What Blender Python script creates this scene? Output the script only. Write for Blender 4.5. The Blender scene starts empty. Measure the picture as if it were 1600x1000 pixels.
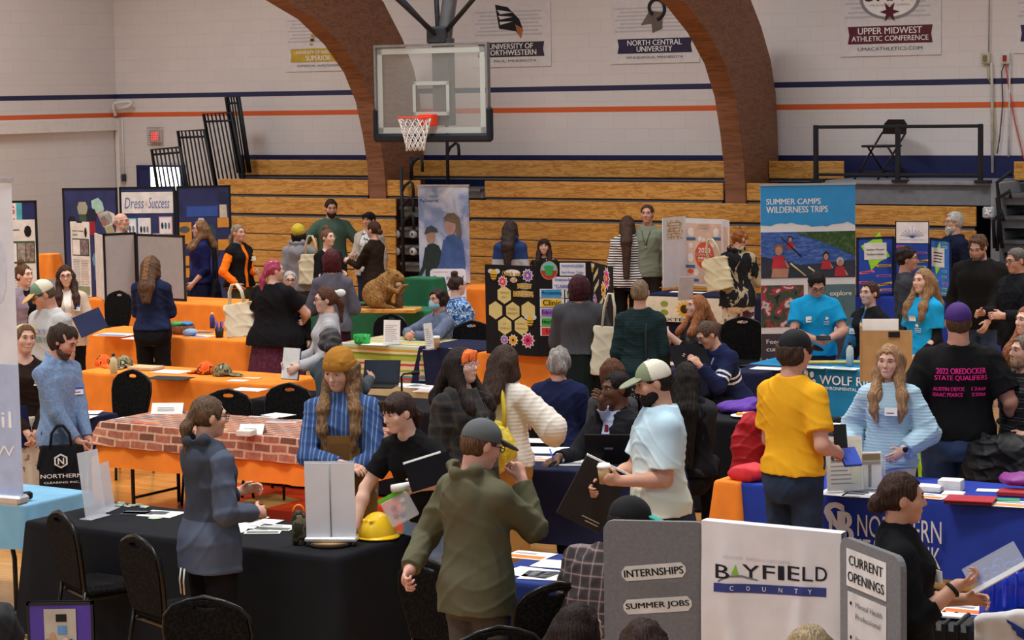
import bpy, math, random
import numpy as np
from mathutils import Vector, Matrix, Euler
# ---------------------------------------------------------------- camera, light, exposure
SC = bpy.context.scene
COL = SC.collection
F, CAMH = 3600.0, 3.4
PIT, ROL = math.atan(360 / F), math.radians(1.0)
TH = math.radians(33.0)
cr0, cu0 = np.array([1., 0, 0]), np.array([0, math.sin(PIT), math.cos(PIT)])
CF = np.array([0, math.cos(PIT), -math.sin(PIT)])
CR = cr0 * math.cos(ROL) - cu0 * math.sin(ROL)
CU = cu0 * math.cos(ROL) + cr0 * math.sin(ROL)
cam = bpy.data.cameras.new('camera')
cam.sensor_width = 36.0
cam.lens = 36.0 * F / 1600
cam.clip_end = 200
camo = bpy.data.objects.new('camera', cam)
COL.objects.link(camo)
M4 = Matrix(((CR[0], CU[0], -CF[0], 0), (CR[1], CU[1], -CF[1], 0), (CR[2], CU[2], -CF[2], CAMH), (0, 0, 0, 1)))
camo.matrix_world = M4
SC.camera = camo
SC.view_settings.view_transform = 'Standard'
SC.view_settings.look = 'None'
SC.view_settings.gamma = 1.0
SC.view_settings.use_curve_mapping = False
SC.view_settings.exposure = 0.22
world = bpy.data.worlds.new('world')
SC.world = world
world.use_nodes = True
world.node_tree.nodes['Background'].inputs[0].default_value = (0.93, 0.95, 1.0, 1)
world.node_tree.nodes['Background'].inputs[1].default_value = 0.36
U = np.array([math.cos(TH), -math.sin(TH), 0])
V = np.array([math.sin(TH), math.cos(TH), 0])
O = np.array([-3.5, 36.0, 0])          # foot of the bleacher front
def W(u, v, z): return O + U * u + V * v + np.array([0, 0, z])
def gym_light(u, v, z, power, size):
    l = bpy.data.lights.new('gym_light', 'AREA')
    l.shape = 'RECTANGLE'; l.size = size; l.size_y = size * .6
    l.spread = math.radians(125)          # hooded gym luminaires
    l.energy = power; l.color = (1.0, 0.965, 0.93)
    o = bpy.data.objects.new('gym_light', l)
    COL.objects.link(o)
    o.location = Vector(W(u, v, z)); o.rotation_euler = (0, 0, -TH)
for iu in range(4):
    for iv in range(7):
        gym_light(-9 + iu * 8.0, -46 + iv * 6.8, 9.0, 235, 2.2)

# ---------------------------------------------------------------- pixel <-> place
def ray(px, py): return CF + CR * (px - 800) / F + CU * (500 - py) / F
C0 = np.array([0, 0, CAMH])
def atz(px, py, z):
    d = ray(px, py); return C0 + d * ((z - CAMH) / d[2])
def aty(px, py, Y):
    d = ray(px, py); return C0 + d * (Y / d[1])
def atv(px, py, v):                     # on the plane v = const of the gym frame; returns (u, z)
    d = ray(px, py); k = (v - (C0 - O) @ V) / (V @ d); p = C0 + d * k - O
    return p @ U, p[2]
def atu(px, py, u):                     # on the plane u = const; returns (v, z)
    d = ray(px, py); k = (u - (C0 - O) @ U) / (U @ d); p = C0 + d * k - O
    return p @ V, p[2]
# ---------------------------------------------------------------- materials
def lin(c):
    if isinstance(c, str):
        c = c.lstrip('#'); c = [int(c[i:i + 2], 16) / 255 for i in (0, 2, 4)]
    return [x / 12.92 if x <= .04045 else ((x + .055) / 1.055) ** 2.4 for x in c]
MC = {}
def nodes(m):
    m.use_nodes = True; nt = m.node_tree
    return nt, nt.nodes, nt.links, nt.nodes['Principled BSDF']
def mat(c, rough=.75, metal=0., var=.06, scale=9., emit=0., alpha=1., spec=.3, bump=0., bscale=300., trans=0.):
    key = (c, rough, metal, var, scale, emit, alpha, spec, bump, bscale, trans)
    if key in MC: return MC[key]
    m = bpy.data.materials.new('paint_' + str(c).strip('#')); nt, N, L, B = nodes(m)
    l = lin(c)
    B.inputs['Base Color'].default_value = (*l, 1)
    B.inputs['Roughness'].default_value = rough; B.inputs['Metallic'].default_value = metal
    B.inputs['Specular IOR Level'].default_value = spec
    if trans: B.inputs['Transmission Weight'].default_value = trans
    if alpha < 1: B.inputs['Alpha'].default_value = alpha
    if emit:
        B.inputs['Emission Color'].default_value = (*l, 1); B.inputs['Emission Strength'].default_value = emit
    if var or bump:
        t = N.new('ShaderNodeTexCoord'); n = N.new('ShaderNodeTexNoise'); n.inputs['Scale'].default_value = scale
        n.inputs['Detail'].default_value = 4; L.new(t.outputs['Object'], n.inputs['Vector'])
        if var:
            r = N.new('ShaderNodeValToRGB'); L.new(n.outputs['Fac'], r.inputs['Fac'])
            r.color_ramp.elements[0].position = .3; r.color_ramp.elements[1].position = .7
            r.color_ramp.elements[0].color = (*[x * (1 - var * 2) for x in l], 1)
            r.color_ramp.elements[1].color = (*[min(1, x * (1 + var * 2)) for x in l], 1)
            L.new(r.outputs[0], B.inputs['Base Color'])
        if bump:
            n2 = N.new('ShaderNodeTexNoise'); n2.inputs['Scale'].default_value = bscale; L.new(t.outputs['Object'], n2.inputs['Vector'])
            b = N.new('ShaderNodeBump'); b.inputs['Strength'].default_value = bump; b.inputs['Distance'].default_value = .01
            L.new(n2.outputs['Fac'], b.inputs['Height']); L.new(b.outputs[0], B.inputs['Normal'])
    MC[key] = m
    return m
def ramp_mat(name, stops, tex='wave', scale=8., dist=0., detail=2., direction='Z', rough=.8, coord='Object', mapscale=(1, 1, 1), rot=(0, 0, 0), interp='CONSTANT', wtype='SIN', band='BANDS', spec=.25, coat=0):
    key = ('R', name)
    if key in MC: return MC[key]
    m = bpy.data.materials.new(name); nt, N, L, B = nodes(m)
    t = N.new('ShaderNodeTexCoord'); mp = N.new('ShaderNodeMapping'); L.new(t.outputs[coord], mp.inputs[0])
    mp.inputs['Scale'].default_value = mapscale; mp.inputs['Rotation'].default_value = rot
    if tex == 'wave':
        x = N.new('ShaderNodeTexWave'); x.bands_direction = direction; x.wave_type = band; x.wave_profile = wtype
        x.inputs['Scale'].default_value = scale; x.inputs['Distortion'].default_value = dist; x.inputs['Detail'].default_value = detail
        out = x.outputs['Fac']
    elif tex == 'voronoi':
        x = N.new('ShaderNodeTexVoronoi'); x.inputs['Scale'].default_value = scale; out = x.outputs['Distance']
    else:
        x = N.new('ShaderNodeTexNoise'); x.inputs['Scale'].default_value = scale; x.inputs['Detail'].default_value = detail
        x.inputs['Distortion'].default_value = dist; out = x.outputs['Fac']
    L.new(mp.outputs[0], x.inputs['Vector'])
    r = N.new('ShaderNodeValToRGB'); r.color_ramp.interpolation = interp; L.new(out, r.inputs['Fac'])
    e = r.color_ramp.elements
    while len(e) < len(stops): e.new(.5)
    for k, (p, c) in enumerate(stops):
        e[k].position = p; e[k].color = (*lin(c), 1)
    L.new(r.outputs[0], B.inputs['Base Color']); B.inputs['Roughness'].default_value = rough
    B.inputs['Specular IOR Level'].default_value = spec
    if coat: B.inputs['Coat Weight'].default_value = coat
    MC[key] = m
    return m
def glass(c='#dfe8ea', a=.25, rough=.08):
    return mat(c, rough=rough, var=0, alpha=a, spec=.6)
BLACK = mat('#141416', .7); WHITE = mat('#f2f1ee', .7, var=.02); PAPER = mat('#f4f3f0', .8, var=.015)
# ---------------------------------------------------------------- mesh building
def rotz(a): return np.array([[math.cos(a), -math.sin(a), 0], [math.sin(a), math.cos(a), 0], [0, 0, 1.]])
def rotx(a): return np.array([[1., 0, 0], [0, math.cos(a), -math.sin(a)], [0, math.sin(a), math.cos(a)]])
def roty(a): return np.array([[math.cos(a), 0, math.sin(a)], [0, 1., 0], [-math.sin(a), 0, math.cos(a)]])
R_ = math.radians
class MB:
    def __init__(s): s.v = []; s.f = []; s.m = []; s.mats = []; s.sm = []; s.X = None
    def mi(s, m):
        if m not in s.mats: s.mats.append(m)
        return s.mats.index(m)
    def add(s, verts, faces, m, smooth=False):
        b = len(s.v); k = s.mi(m)
        for p in verts:
            p = np.asarray(p, float)
            if s.X is not None: p = s.X[0] @ p + s.X[1]
            s.v.append(tuple(p))
        for f in faces: s.f.append([b + i for i in f]); s.m.append(k); s.sm.append(smooth)
        return s
    def box(s, lo, hi, m, bev=0.):
        x0, y0, z0 = lo; x1, y1, z1 = hi
        if bev <= 0:
            vs = [(x0, y0, z0), (x1, y0, z0), (x1, y1, z0), (x0, y1, z0), (x0, y0, z1), (x1, y0, z1), (x1, y1, z1), (x0, y1, z1)]
            return s.add(vs, [(0, 3, 2, 1), (4, 5, 6, 7), (0, 1, 5, 4), (1, 2, 6, 5), (2, 3, 7, 6), (3, 0, 4, 7)], m)
        bev = min(bev, (x1 - x0) / 2.01, (y1 - y0) / 2.01, (z1 - z0) / 2.01)
        rings = []
        for z, i in ((z0, bev), (z0 + bev, 0), (z1 - bev, 0), (z1, bev)):
            a = []
            for cx, cy, sx, sy in ((x0, y0, 1, 1), (x1, y0, -1, 1), (x1, y1, -1, -1), (x0, y1, 1, -1)):
                pr = [(cx + sx * (i), cy + sy * (bev + i * .4)), (cx + sx * (bev + i * .4), cy + sy * i)]
                if (sx, sy) in ((-1, 1), (1, -1)): pr.reverse()
                a += pr
            rings.append([(p[0], p[1], z) for p in a])
        return s.loft(rings, m, smooth=False)
    def obox(s, c, size, m, R=None, bev=0.):
        o = s.X; R = np.eye(3) if R is None else R; c = np.asarray(c, float)
        s.X = (R, c) if o is None else (o[0] @ R, o[0] @ c + o[1])
        h = np.asarray(size) / 2; s.box(-h, h, m, bev); s.X = o
        return s
    def loft(s, rings, m, closed=True, caps=True, smooth=True):
        n = len(rings[0]); vs = [p for r in rings for p in r]; fs = []
        for i in range(len(rings) - 1):
            for j in range(n if closed else n - 1):
                a, b = i * n + j, i * n + (j + 1) % n
                fs.append((a, b, b + n, a + n))
        if caps and closed:
            fs.append(tuple(range(n - 1, -1, -1))); fs.append(tuple((len(rings) - 1) * n + j for j in range(n)))
        return s.add(vs, fs, m, smooth)
    def tube(s, pts, r, m, n=8, caps=True, closed=False):
        P = [np.asarray(p, float) for p in pts]; rings = []; prev = None
        L = len(P)
        for i, p in enumerate(P):
            if closed: t = P[(i + 1) % L] - P[i - 1]
            else: t = P[min(i + 1, L - 1)] - P[max(i - 1, 0)]
            t = t / (np.linalg.norm(t) + 1e-9)
            if prev is None:
                a = np.array([0, 0, 1.]) if abs(t[2]) < .9 else np.array([1., 0, 0])
                x = np.cross(a, t)
            else: x = prev - t * (prev @ t)
            x = x / (np.linalg.norm(x) + 1e-9); prev = x; y = np.cross(t, x)
            rr = r[i] if hasattr(r, '__len__') else r
            rings.append([p + rr * (x * math.cos(2 * math.pi * k / n) + y * math.sin(2 * math.pi * k / n)) for k in range(n)])
        if closed: rings.append(rings[0])
        return s.loft(rings, m, caps=caps and not closed)
    def lathe(s, prof, m, c=(0, 0, 0), n=20, caps=True):
        c = np.asarray(c, float)
        return s.loft([[c + np.array([r * math.cos(2 * math.pi * k / n), r * math.sin(2 * math.pi * k / n), z]) for k in range(n)] for r, z in prof], m, caps=caps)
    def prism(s, pts, y0, y1, m):          # outline in x-z, front face at y0 (towards -y)
        n = len(pts)
        ar = sum(pts[i][0] * pts[(i + 1) % n][1] - pts[(i + 1) % n][0] * pts[i][1] for i in range(n))
        if ar < 0: pts = pts[::-1]
        vs = [(x, y0, z) for x, z in pts] + [(x, y1, z) for x, z in pts]
        return s.add(vs, [tuple(range(n)), tuple(range(2 * n - 1, n - 1, -1))] + [(j, j + n, (j + 1) % n + n, (j + 1) % n) for j in range(n)], m)
    def ball(s, c, r, m, n=10):
        c = np.asarray(c, float); r = np.ones(3) * r
        k = max(4, n // 2 + 1)
        return s.loft([[c + r * np.array([math.sin(t) * math.cos(a), math.sin(t) * math.sin(a), -math.cos(t)]) for a in [2 * math.pi * j / n for j in range(n)]]
                       for t in [max(.02, min(math.pi - .02, math.pi * i / (k - 1))) for i in range(k)]], m)
    def build(s, name, parent=None):
        me = bpy.data.meshes.new(name)
        me.from_pydata(s.v, [], s.f)
        for m in s.mats: me.materials.append(m)
        me.polygons.foreach_set('material_index', s.m); me.polygons.foreach_set('use_smooth', s.sm)
        me.update()
        o = bpy.data.objects.new(name, me); COL.objects.link(o)
        if parent is not None: o.parent = parent
        return o
def tag(o, label=None, cat=None, group=None, kind=None):
    if label: o['label'] = label
    if cat: o['category'] = cat
    if group: o['group'] = group
    if kind: o['kind'] = kind
    return o
def root(name, loc, rz, label, cat, group=None):
    o = bpy.data.objects.new(name, None); COL.objects.link(o)
    o.location = Vector(loc); o.rotation_euler = (0, 0, rz); o.empty_display_size = .1
    return tag(o, label, cat, group)
def place(o, loc, rz=0.):
    o.location = Vector(loc); o.rotation_euler = (0, 0, rz); return o
def dup(r, loc, rz, label=None):
    c = r.copy(); COL.objects.link(c); c.location = Vector(loc); c.rotation_euler = (0, 0, rz)
    if label: c['label'] = label
    for ch in list(r.children):
        d = ch.copy(); COL.objects.link(d); d.parent = c
        for g in list(ch.children):
            e = g.copy(); COL.objects.link(e); e.parent = d
    return c
def struct(mb, name, parent=None):
    o = mb.build(name, parent)
    if parent is None: o['kind'] = 'structure'
    return o
# ---- flat lettering, fitted to a box (x0,x1,z0,z1) in the x-z plane, facing -y
def letters(mb, txt, x0, x1, z0, z1, m, y=0., bold=.0, keep=False, shear=0., th=.0012):
    cu = bpy.data.curves.new('lettering', 'FONT'); cu.body = txt; cu.resolution_u = 3; cu.shear = shear
    cu.align_x = 'CENTER'
    o = bpy.data.objects.new('lettering', cu); COL.objects.link(o)
    dg = bpy.context.evaluated_depsgraph_get(); me = bpy.data.meshes.new_from_object(o.evaluated_get(dg))
    P = np.array([v.co[:2] for v in me.vertices]) if len(me.vertices) else np.zeros((0, 2))
    fs = [list(p.vertices) for p in me.polygons]
    bpy.data.objects.remove(o); bpy.data.meshes.remove(me); bpy.data.curves.remove(cu)
    if not len(P): return
    lo, hi = P.min(0), P.max(0); sx = (x1 - x0) / max(1e-6, hi[0] - lo[0]); sz = (z1 - z0) / max(1e-6, hi[1] - lo[1])
    if keep: sx = sz = min(sx, sz)
    cx, cz = (x0 + x1) / 2, (z0 + z1) / 2; mid = (lo + hi) / 2
    b = bold * (hi[1] - lo[1]) * sz
    for k, dx in enumerate((-b, 0, b) if bold else (0,)):       # heavier strokes: overlaid copies, a hair apart
        mb.add([(cx + dx + (p[0] - mid[0]) * sx, y - th - .0002 * k, cz + (p[1] - mid[1]) * sz) for p in P], fs, m)
def rect(mb, x0, x1, z0, z1, m, y=0., th=.002): mb.box((x0, y - th, z0), (x1, y, z1), m)
def poly(mb, pts, m, y=0., th=.002): mb.prism(pts, y - th, y, m)
def disc(cx, cz, rx, rz=None, n=20, a0=0, a1=360):
    rz = rx if rz is None else rz
    return [(cx + rx * math.cos(R_(a0 + (a1 - a0) * k / (n - (a1 - a0 != 360)))), cz + rz * math.sin(R_(a0 + (a1 - a0) * k / (n - (a1 - a0 != 360))))) for k in range(n)]
def flower(cx, cz, r, n=9, inner=.5):
    return [(cx + r * (1 if k % 2 == 0 else inner) * math.cos(math.pi * k / n), cz + r * (1 if k % 2 == 0 else inner) * math.sin(math.pi * k / n)) for k in range(2 * n)]
def scribble(mb, x0, x1, z0, z1, n, m, y=0., frac=.85, seed=0):   # lines of small print
    rnd = random.Random(seed); h = (z1 - z0) / n
    for i in range(n):
        w = (x1 - x0) * (frac + (1 - frac) * rnd.random())
        rect(mb, x0, x0 + w, z1 - (i + .62) * h, z1 - (i + .3) * h, m, y, .001)
# ================================================================ the gym
def wall_mat(axis):
    m = bpy.data.materials.new('painted_block_wall'); nt, N, L, B = nodes(m)
    t = N.new('ShaderNodeTexCoord'); sp = N.new('ShaderNodeSeparateXYZ'); L.new(t.outputs['Object'], sp.inputs[0])
    cb = N.new('ShaderNodeCombineXYZ'); L.new(sp.outputs[axis], cb.inputs[0]); L.new(sp.outputs[2], cb.inputs[1])
    br = N.new('ShaderNodeTexBrick'); L.new(cb.outputs[0], br.inputs['Vector'])
    br.inputs['Scale'].default_value = 1; br.inputs['Brick Width'].default_value = .4; br.inputs['Row Height'].default_value = .2
    br.inputs['Mortar Size'].default_value = .005; br.inputs['Mortar Smooth'].default_value = .3
    br.inputs['Color1'].default_value = (*lin('#dfd9d7'), 1); br.inputs['Color2'].default_value = (*lin('#dcd6d4'), 1)
    br.inputs['Mortar'].default_value = (*lin('#d5cecb'), 1)
    r = N.new('ShaderNodeValToRGB'); r.color_ramp.interpolation = 'CONSTANT'
    mp = N.new('ShaderNodeMapRange'); mp.inputs['From Max'].default_value = 10; L.new(sp.outputs[2], mp.inputs[0]); L.new(mp.outputs[0], r.inputs['Fac'])
    e = r.color_ramp.elements
    st = [(0, 0), (.3035, 2), (.3125, 0), (.3335, 1), (.343, 0)]
    cl = {0: (0, 0, 0, 0), 1: (*lin('#20264f'), 1), 2: (*lin('#d9612c'), 1)}
    while len(e) < len(st): e.new(.5)
    for k, (p, c) in enumerate(st): e[k].position = p; e[k].color = cl[c]
    mx = N.new('ShaderNodeMixRGB'); L.new(r.outputs['Alpha'], mx.inputs[0]); L.new(br.outputs[0], mx.inputs[1]); L.new(r.outputs[0], mx.inputs[2])
    L.new(mx.outputs[0], B.inputs['Base Color']); B.inputs['Roughness'].default_value = .6
    bp = N.new('ShaderNodeBump'); bp.inputs['Strength'].default_value = .25; bp.inputs['Distance'].default_value = .004
    L.new(br.outputs['Fac'], bp.inputs['Height']); bp.invert = True; L.new(bp.outputs[0], B.inputs['Normal'])
    return m
def wood_mat(name, c1, c2, c3, sx=1., rough=.35):
    m = bpy.data.materials.new(name); nt, N, L, B = nodes(m)
    t = N.new('ShaderNodeTexCoord'); mp = N.new('ShaderNodeMapping'); L.new(t.outputs['Object'], mp.inputs[0])
    mp.inputs['Scale'].default_value = (sx * 1.2, 2, 9)
    n = N.new('ShaderNodeTexNoise'); n.inputs['Scale'].default_value = 2.2; n.inputs['Detail'].default_value = 5; n.inputs['Distortion'].default_value = 1.6
    L.new(mp.outputs[0], n.inputs['Vector'])
    w = N.new('ShaderNodeMath'); w.operation = 'MULTIPLY'; w.inputs[1].default_value = 7; L.new(n.outputs['Fac'], w.inputs[0])
    fr = N.new('ShaderNodeMath'); fr.operation = 'PINGPONG'; fr.inputs[1].default_value = 1; L.new(w.outputs[0], fr.inputs[0])
    r = N.new('ShaderNodeValToRGB'); L.new(fr.outputs[0], r.inputs['Fac']); e = r.color_ramp.elements
    e.new(.5)
    for k, c in enumerate((c1, c2, c3)): e[k].color = (*lin(c), 1)
    e[0].position = 0; e[1].position = .3; e[2].position = .9
    L.new(r.outputs[0], B.inputs['Base Color']); B.inputs['Roughness'].default_value = rough
    return m
def floor_mat():
    m = bpy.data.materials.new('maple_floor'); nt, N, L, B = nodes(m)
    t = N.new('ShaderNodeTexCoord'); br = N.new('ShaderNodeTexBrick'); L.new(t.outputs['Object'], br.inputs['Vector'])
    br.inputs['Scale'].default_value = 1; br.inputs['Brick Width'].default_value = 1.1; br.inputs['Row Height'].default_value = .06
    br.inputs['Mortar Size'].default_value = .0012
    br.inputs['Color1'].default_value = (*lin('#d19a55'), 1); br.inputs['Color2'].default_value = (*lin('#c08845'), 1); br.inputs['Mortar'].default_value = (*lin('#7c5527'), 1)
    n = N.new('ShaderNodeTexNoise'); mp = N.new('ShaderNodeMapping'); mp.inputs['Scale'].default_value = (1, 14, 1)
    L.new(t.outputs['Object'], mp.inputs[0]); L.new(mp.outputs[0], n.inputs['Vector']); n.inputs['Scale'].default_value = 3
    mx = N.new('ShaderNodeMixRGB'); mx.blend_type = 'OVERLAY'; mx.inputs[0].default_value = .35
    L.new(br.outputs[0], mx.inputs[1]); L.new(n.outputs['Fac'], mx.inputs[2]); L.new(mx.outputs[0], B.inputs['Base Color'])
    B.inputs['Roughness'].default_value = .22; B.inputs['Coat Weight'].default_value = .3; B.inputs['Coat Roughness'].default_value = .12
    return m
FL = struct(MB().box((-10, -40, -.2), (26, 4, 0), floor_mat()), 'floor'); place(FL, O, -TH)
VW, UL = 1.15, -4.53
wb = struct(MB().box((0, 0, 0), (24, .25, 9), wall_mat(0)), 'wall_back'); place(wb, W(UL, VW, 0), -TH)
wl = struct(MB().box((-.25, -32, 0), (0, .25, 9), wall_mat(1)), 'wall_left'); place(wl, W(UL, VW, 0), -TH)
BEN = wood_mat('bleacher_pine', '#a3662a', '#c58a3c', '#d6a052'); NAVY = mat('#1d2350', .5); STEEL = mat('#6f7276', .45, .4); DARKST = mat('#212429', .5, .2)
GREYP = mat('#85888d', .5); WHT = mat('#e6e1dd', .5, var=.02)
wns = struct(MB().box((0, -.02, 0), (16, 0, 2.41), NAVY), 'trim_1'); place(wns, W(-1.86, VW, 0), -TH)
bm = MB().box((0, -24, -.1), (.09, -.02, .1), WHT); bm = struct(bm, 'trim_2'); place(bm, W(UL, VW, 2.93), -TH)
cl = struct(MB().box((.02, -.08, 0), (.1, 0, 3.03), WHT), 'trim_3'); place(cl, W(UL, VW, 0), -TH)
def gym(name, mb, u, v, z, label, cat, group=None):
    o = mb.build(name); place(o, W(u, v, z), -TH); return tag(o, label, cat, group)
# --- glulam ribs standing out of the wall
RIB = wood_mat('stained_glulam', '#6a432c', '#7e5238', '#8c5e43', .4, .55)
INT = [(0, 0), (0, 1.2), (0, 1.9), (-.04, 2.33), (-.13, 2.75), (-.29, 3.26), (-.57, 3.7), (-1.03, 4.11), (-1.64, 4.47), (-2.65, 4.83), (-4.5, 5.2), (-9, 5.7), (-15, 6.0)]
EXT = [(1.1, 0), (1.1, 1.2), (1.05, 1.9), (1.02, 2.4), (1.0, 2.9), (.95, 3.3), (.8, 3.75), (.52, 4.2), (.05, 4.75), (-1.0, 5.35), (-4, 6.0), (-9, 6.6), (-15, 6.9)]
def rib(u0):
    mb = MB(); n = len(INT)
    for a, b, cap in ((0, .31, 1),):
        vs = []
        for (v1, z1), (v2, z2) in zip(INT, EXT): vs += [(a, v1, z1), (b, v1, z1), (b, v2, z2), (a, v2, z2)]
        fs = []
        for i in range(n - 1):
            for j in range(4):
                p, q = i * 4 + j, i * 4 + (j + 1) % 4; fs.append((p, q, q + 4, p + 4))
        mb.add(vs, [(3, 2, 1, 0)] + fs + [tuple(4 * n - 4 + j for j in range(4))], RIB)
    o = struct(mb, 'arch_rib'); place(o, W(u0, .03, 0), -TH); return o
rib(1.6); rib(7.70); rib(13.8)
# --- retracted bleachers: every bench board is a thing of its own
ROWS = [(2.10, 2.345, .72), (1.825, 2.065, .06), (1.53, 1.785, 0), (1.215, 1.475, 0), (.955, 1.2, 0), (.7, .94, 0), (.44, .68, 0), (.17, .42, 0)]
def uat(px, k):
    z0, z1, v = ROWS[k]
    lo, hi = -20., 40.
    for _ in range(50):
        mid = (lo + hi) / 2; p = W(mid, v, z1) - C0; x = 800 + F * (p @ CR) / (p @ CF)
        lo, hi = (mid, hi) if x < px else (lo, mid)
    return lo
ORD = ['top', 'second', 'third', 'fourth', 'fifth', 'sixth', 'seventh', 'lowest']
BAY = [('left of the first arch', [(380, 577, 0), (341, 575, 1), (341, 618, 2), (341, 618, 3), (341, 618, 4), (341, 618, 5), (341, 618, 6), (341, 618, 7)]),
       ('just right of the first arch, by the hoop', [(604, 656, 1)]),
       ('between the two arches', [(645, 1134, 0), (757, 1130, 1), (733, 1199, 2), (733, 1199, 3), (733, 1199, 4), (733, 1199, 5), (733, 1199, 6), (733, 1199, 7)]),
       ('right of the second arch, left of the platform', [(1201, 1318, 0), (1166, 1281, 1)]),
       ('below the platform and its railing', [(1201, 1525, 2), (1201, 1525, 3), (1201, 1525, 4), (1201, 1525, 5), (1201, 1525, 6), (1201, 1525, 7)]),
       ('at the far right edge past the stairs', [(1584, 1680, 0)])]
for bay, L in BAY:
    for x0, x1, k in L:
        z0, z1, v = ROWS[k]; u0, u1 = uat(x0, k), uat(x1, k)
        mb = MB().box((0, 0, 0), (u1 - u0, .028, z1 - z0), BEN, .006)
        o = gym('bleacher_bench', mb, u0, v, z0, 'varnished pine bleacher board, %s row %s' % (ORD[k], bay), 'bench', 'pine bleacher boards')
        gp_ = min(.06, z0 - (ROWS[k + 1][1] if k < 7 else 0) - .002) if k else .045
        b = MB().box((0.02, .012, -gp_), (u1 - u0 - .02, .026, -.002), DARKST); b.box((.02, .006, -gp_), (u1 - u0 - .02, .012, -gp_ * .55), STEEL); b.build('steel_nose', o)
# understructure, a dark block behind the boards; aisles with grey steps
def aisle(px0, px1, name, lab, top=7):
    u0, u1 = uat(px0, 2) + .01, uat(px1, 2) - .02
    rt = root('bleacher_stairs', W(u0, 0, 0), -TH, lab, 'stairs')
    for k in range(top, 0, -1):
        z0, z1, v = ROWS[k]; v += .04
        mb = MB().box((.0, .10 + v, z0 - .02), (u1 - u0, .9, z1 - .14), GREYP); mb.box((0, v + .02, z1 - .16), (u1 - u0, .9, z1 - .12), STEEL)
        mb.box((0, .2 + v, z0 - .07), (u1 - u0, .9, z0 - .02), DARKST)
        mb.build('step', rt)
    return rt, u1 - u0
def hook(mb, x, v, z, w=.22, s=1):
    mb.tube([(x, v, z - .28), (x, v, z), (x + s * w * .25, v, z + .09), (x + s * w * .8, v, z + .16), (x + s * w, v, z + .13), (x + s * w * 1.05, v, z + .05), (x + s * w * 1.05, v, z - .06)], .024, DARKST)
st, wd = aisle(619, 745, 's', 'grey aisle stairs in the bleachers behind the farm banner')
# the roller wheels seen under the folded steps
for px, py in ((607, 366), (619, 366), (645, 366), (619, 393), (645, 393)):
    u, z = atv(px, py, .06); mb = MB(); mb.X = (rotx(R_(90)), np.zeros(3)); mb.lathe([(.055, 0), (.06, .01), (.06, .05), (.03, .06)], mat('#c9cdd0', .4), n=14); mb.lathe([(.02, .061), (.018, .066)], mat('#39403f'), n=10)
    gym('wheel', mb, u, .1, z, 'pale roller wheel of the folded bleacher at pixel row %s, %s' % ('upper' if py < 380 else 'lower', {607: 'outermost', 619: 'middle', 645: 'inner'}[px]), 'wheel', 'bleacher wheels')
def rail(px, topy, basey, lab, hooks, v=-.05):
    u, z = atv(px, topy, v); _, zb = atv(px, basey, v)
    r = root('aisle_handrail', W(u, v, zb), -TH, lab, 'handrail')
    MB().tube([(0, 0, 0), (0, 0, z - zb)], .026, DARKST).build('post', r)
    for hy in hooks:
        mb = MB(); hook(mb, 0, 0, atv(px, hy, v)[1] - zb, .2); mb.build('grip', r)
    return r
rail(627, 262, 440, 'black aisle handrail with hooked grips left of farm banner', (300, 325, 352))
rail(698, 190, 292, 'black aisle handrail rising above the farm banner top', (240,), .3)
rail(642, 245, 275, 'short black handrail beside the first arch foot', (262,), .3)
# --- platform with railing
u0, _ = atv(1284, 281, 0); u1, _ = atv(1546, 285, 0)
PZ = atv(1400, 283, 0)[1]
pf = root('bleacher_platform', W(u0, 0, 0), -TH, 'grey steel platform deck high in the bleachers at right', 'platform')
MB().box((0, 0, PZ - .05), (u1 - u0, 1.1, PZ), mat('#8c8f94', .45, .2), .01).build('deck', pf)
MB().box((.0, .06, 1.8), (u1 - u0, 1.1, PZ - .05), mat('#77797e', .6)).build('front_panel', pf)
gr = root('guard_rail', W(0, .02, PZ), -TH, 'black railing along the edge of the grey platform', 'railing')
RT = atv(1403, 198, .02)[1] - PZ
pu = [atv(x, 270, .02)[0] for x in (1275, 1403, 1532)]
for x in pu:
    mb = MB().box((x - .03, -.03, -.02), (x + .03, .03, RT + .03), DARKST, .008); mb.box((x - .06, -.07, -.02), (x + .14, .05, .02), DARKST); mb.build('post', gr)
MB().box((pu[0], -.02, RT - .02), (pu[2], .02, RT + .025), DARKST, .008).build('top_rail', gr)
MB().box((pu[0], -.02, .06), (pu[2], .02, .1), DARKST, .008).build('bottom_rail', gr)
MB().box((u1 - u0 + .0, .05, .3), (u1 - u0 + .12, 1.1, PZ - .02), mat('#9a9ca0', .5)).build('side_panel', pf)
st2, _ = aisle(1549, 1690, 's', 'grey aisle stairs in the bleachers at the far right edge')
r2 = root('stair_rail', W(atv(1562, 300, -.1)[0], -.1, 0), -TH, 'black tubular stair rail beside the platform at right', 'handrail')
def gp(px, py, v=-.1, u0=atv(1562, 300, -.1)[0]):
    u, z = atv(px, py, v); return (u - u0, 0, z)
MB().tube([gp(1558, 392), gp(1562, 330), gp(1558, 285), gp(1580, 268), gp(1579, 275)], .026, DARKST).build('upper_rail', r2)
MB().tube([gp(1554, 388), gp(1552, 345), gp(1566, 330), gp(1568, 345)], .026, DARKST).build('lower_rail', r2)
MB().tube([gp(1566, 388), gp(1558, 310), gp(1578, 298), gp(1579, 310)], .026, DARKST).build('grip', r2)
mb = MB().obox((0, 0, 0), (.16, .05, .15), mat('#b9bcbf', .5), bev=.02)
for k in range(4): mb.tube([(0, -.03, 0), (.05 * math.cos(k * 1.57 + .5), -.03, .05 * math.sin(k * 1.57 + .5))], .012, WHITE)
u, z = atv(1546, 332, -.02); gym('motor_box', mb, u, -.05, z, 'small grey box with white fan mark beside the stair rail', 'box')
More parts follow.
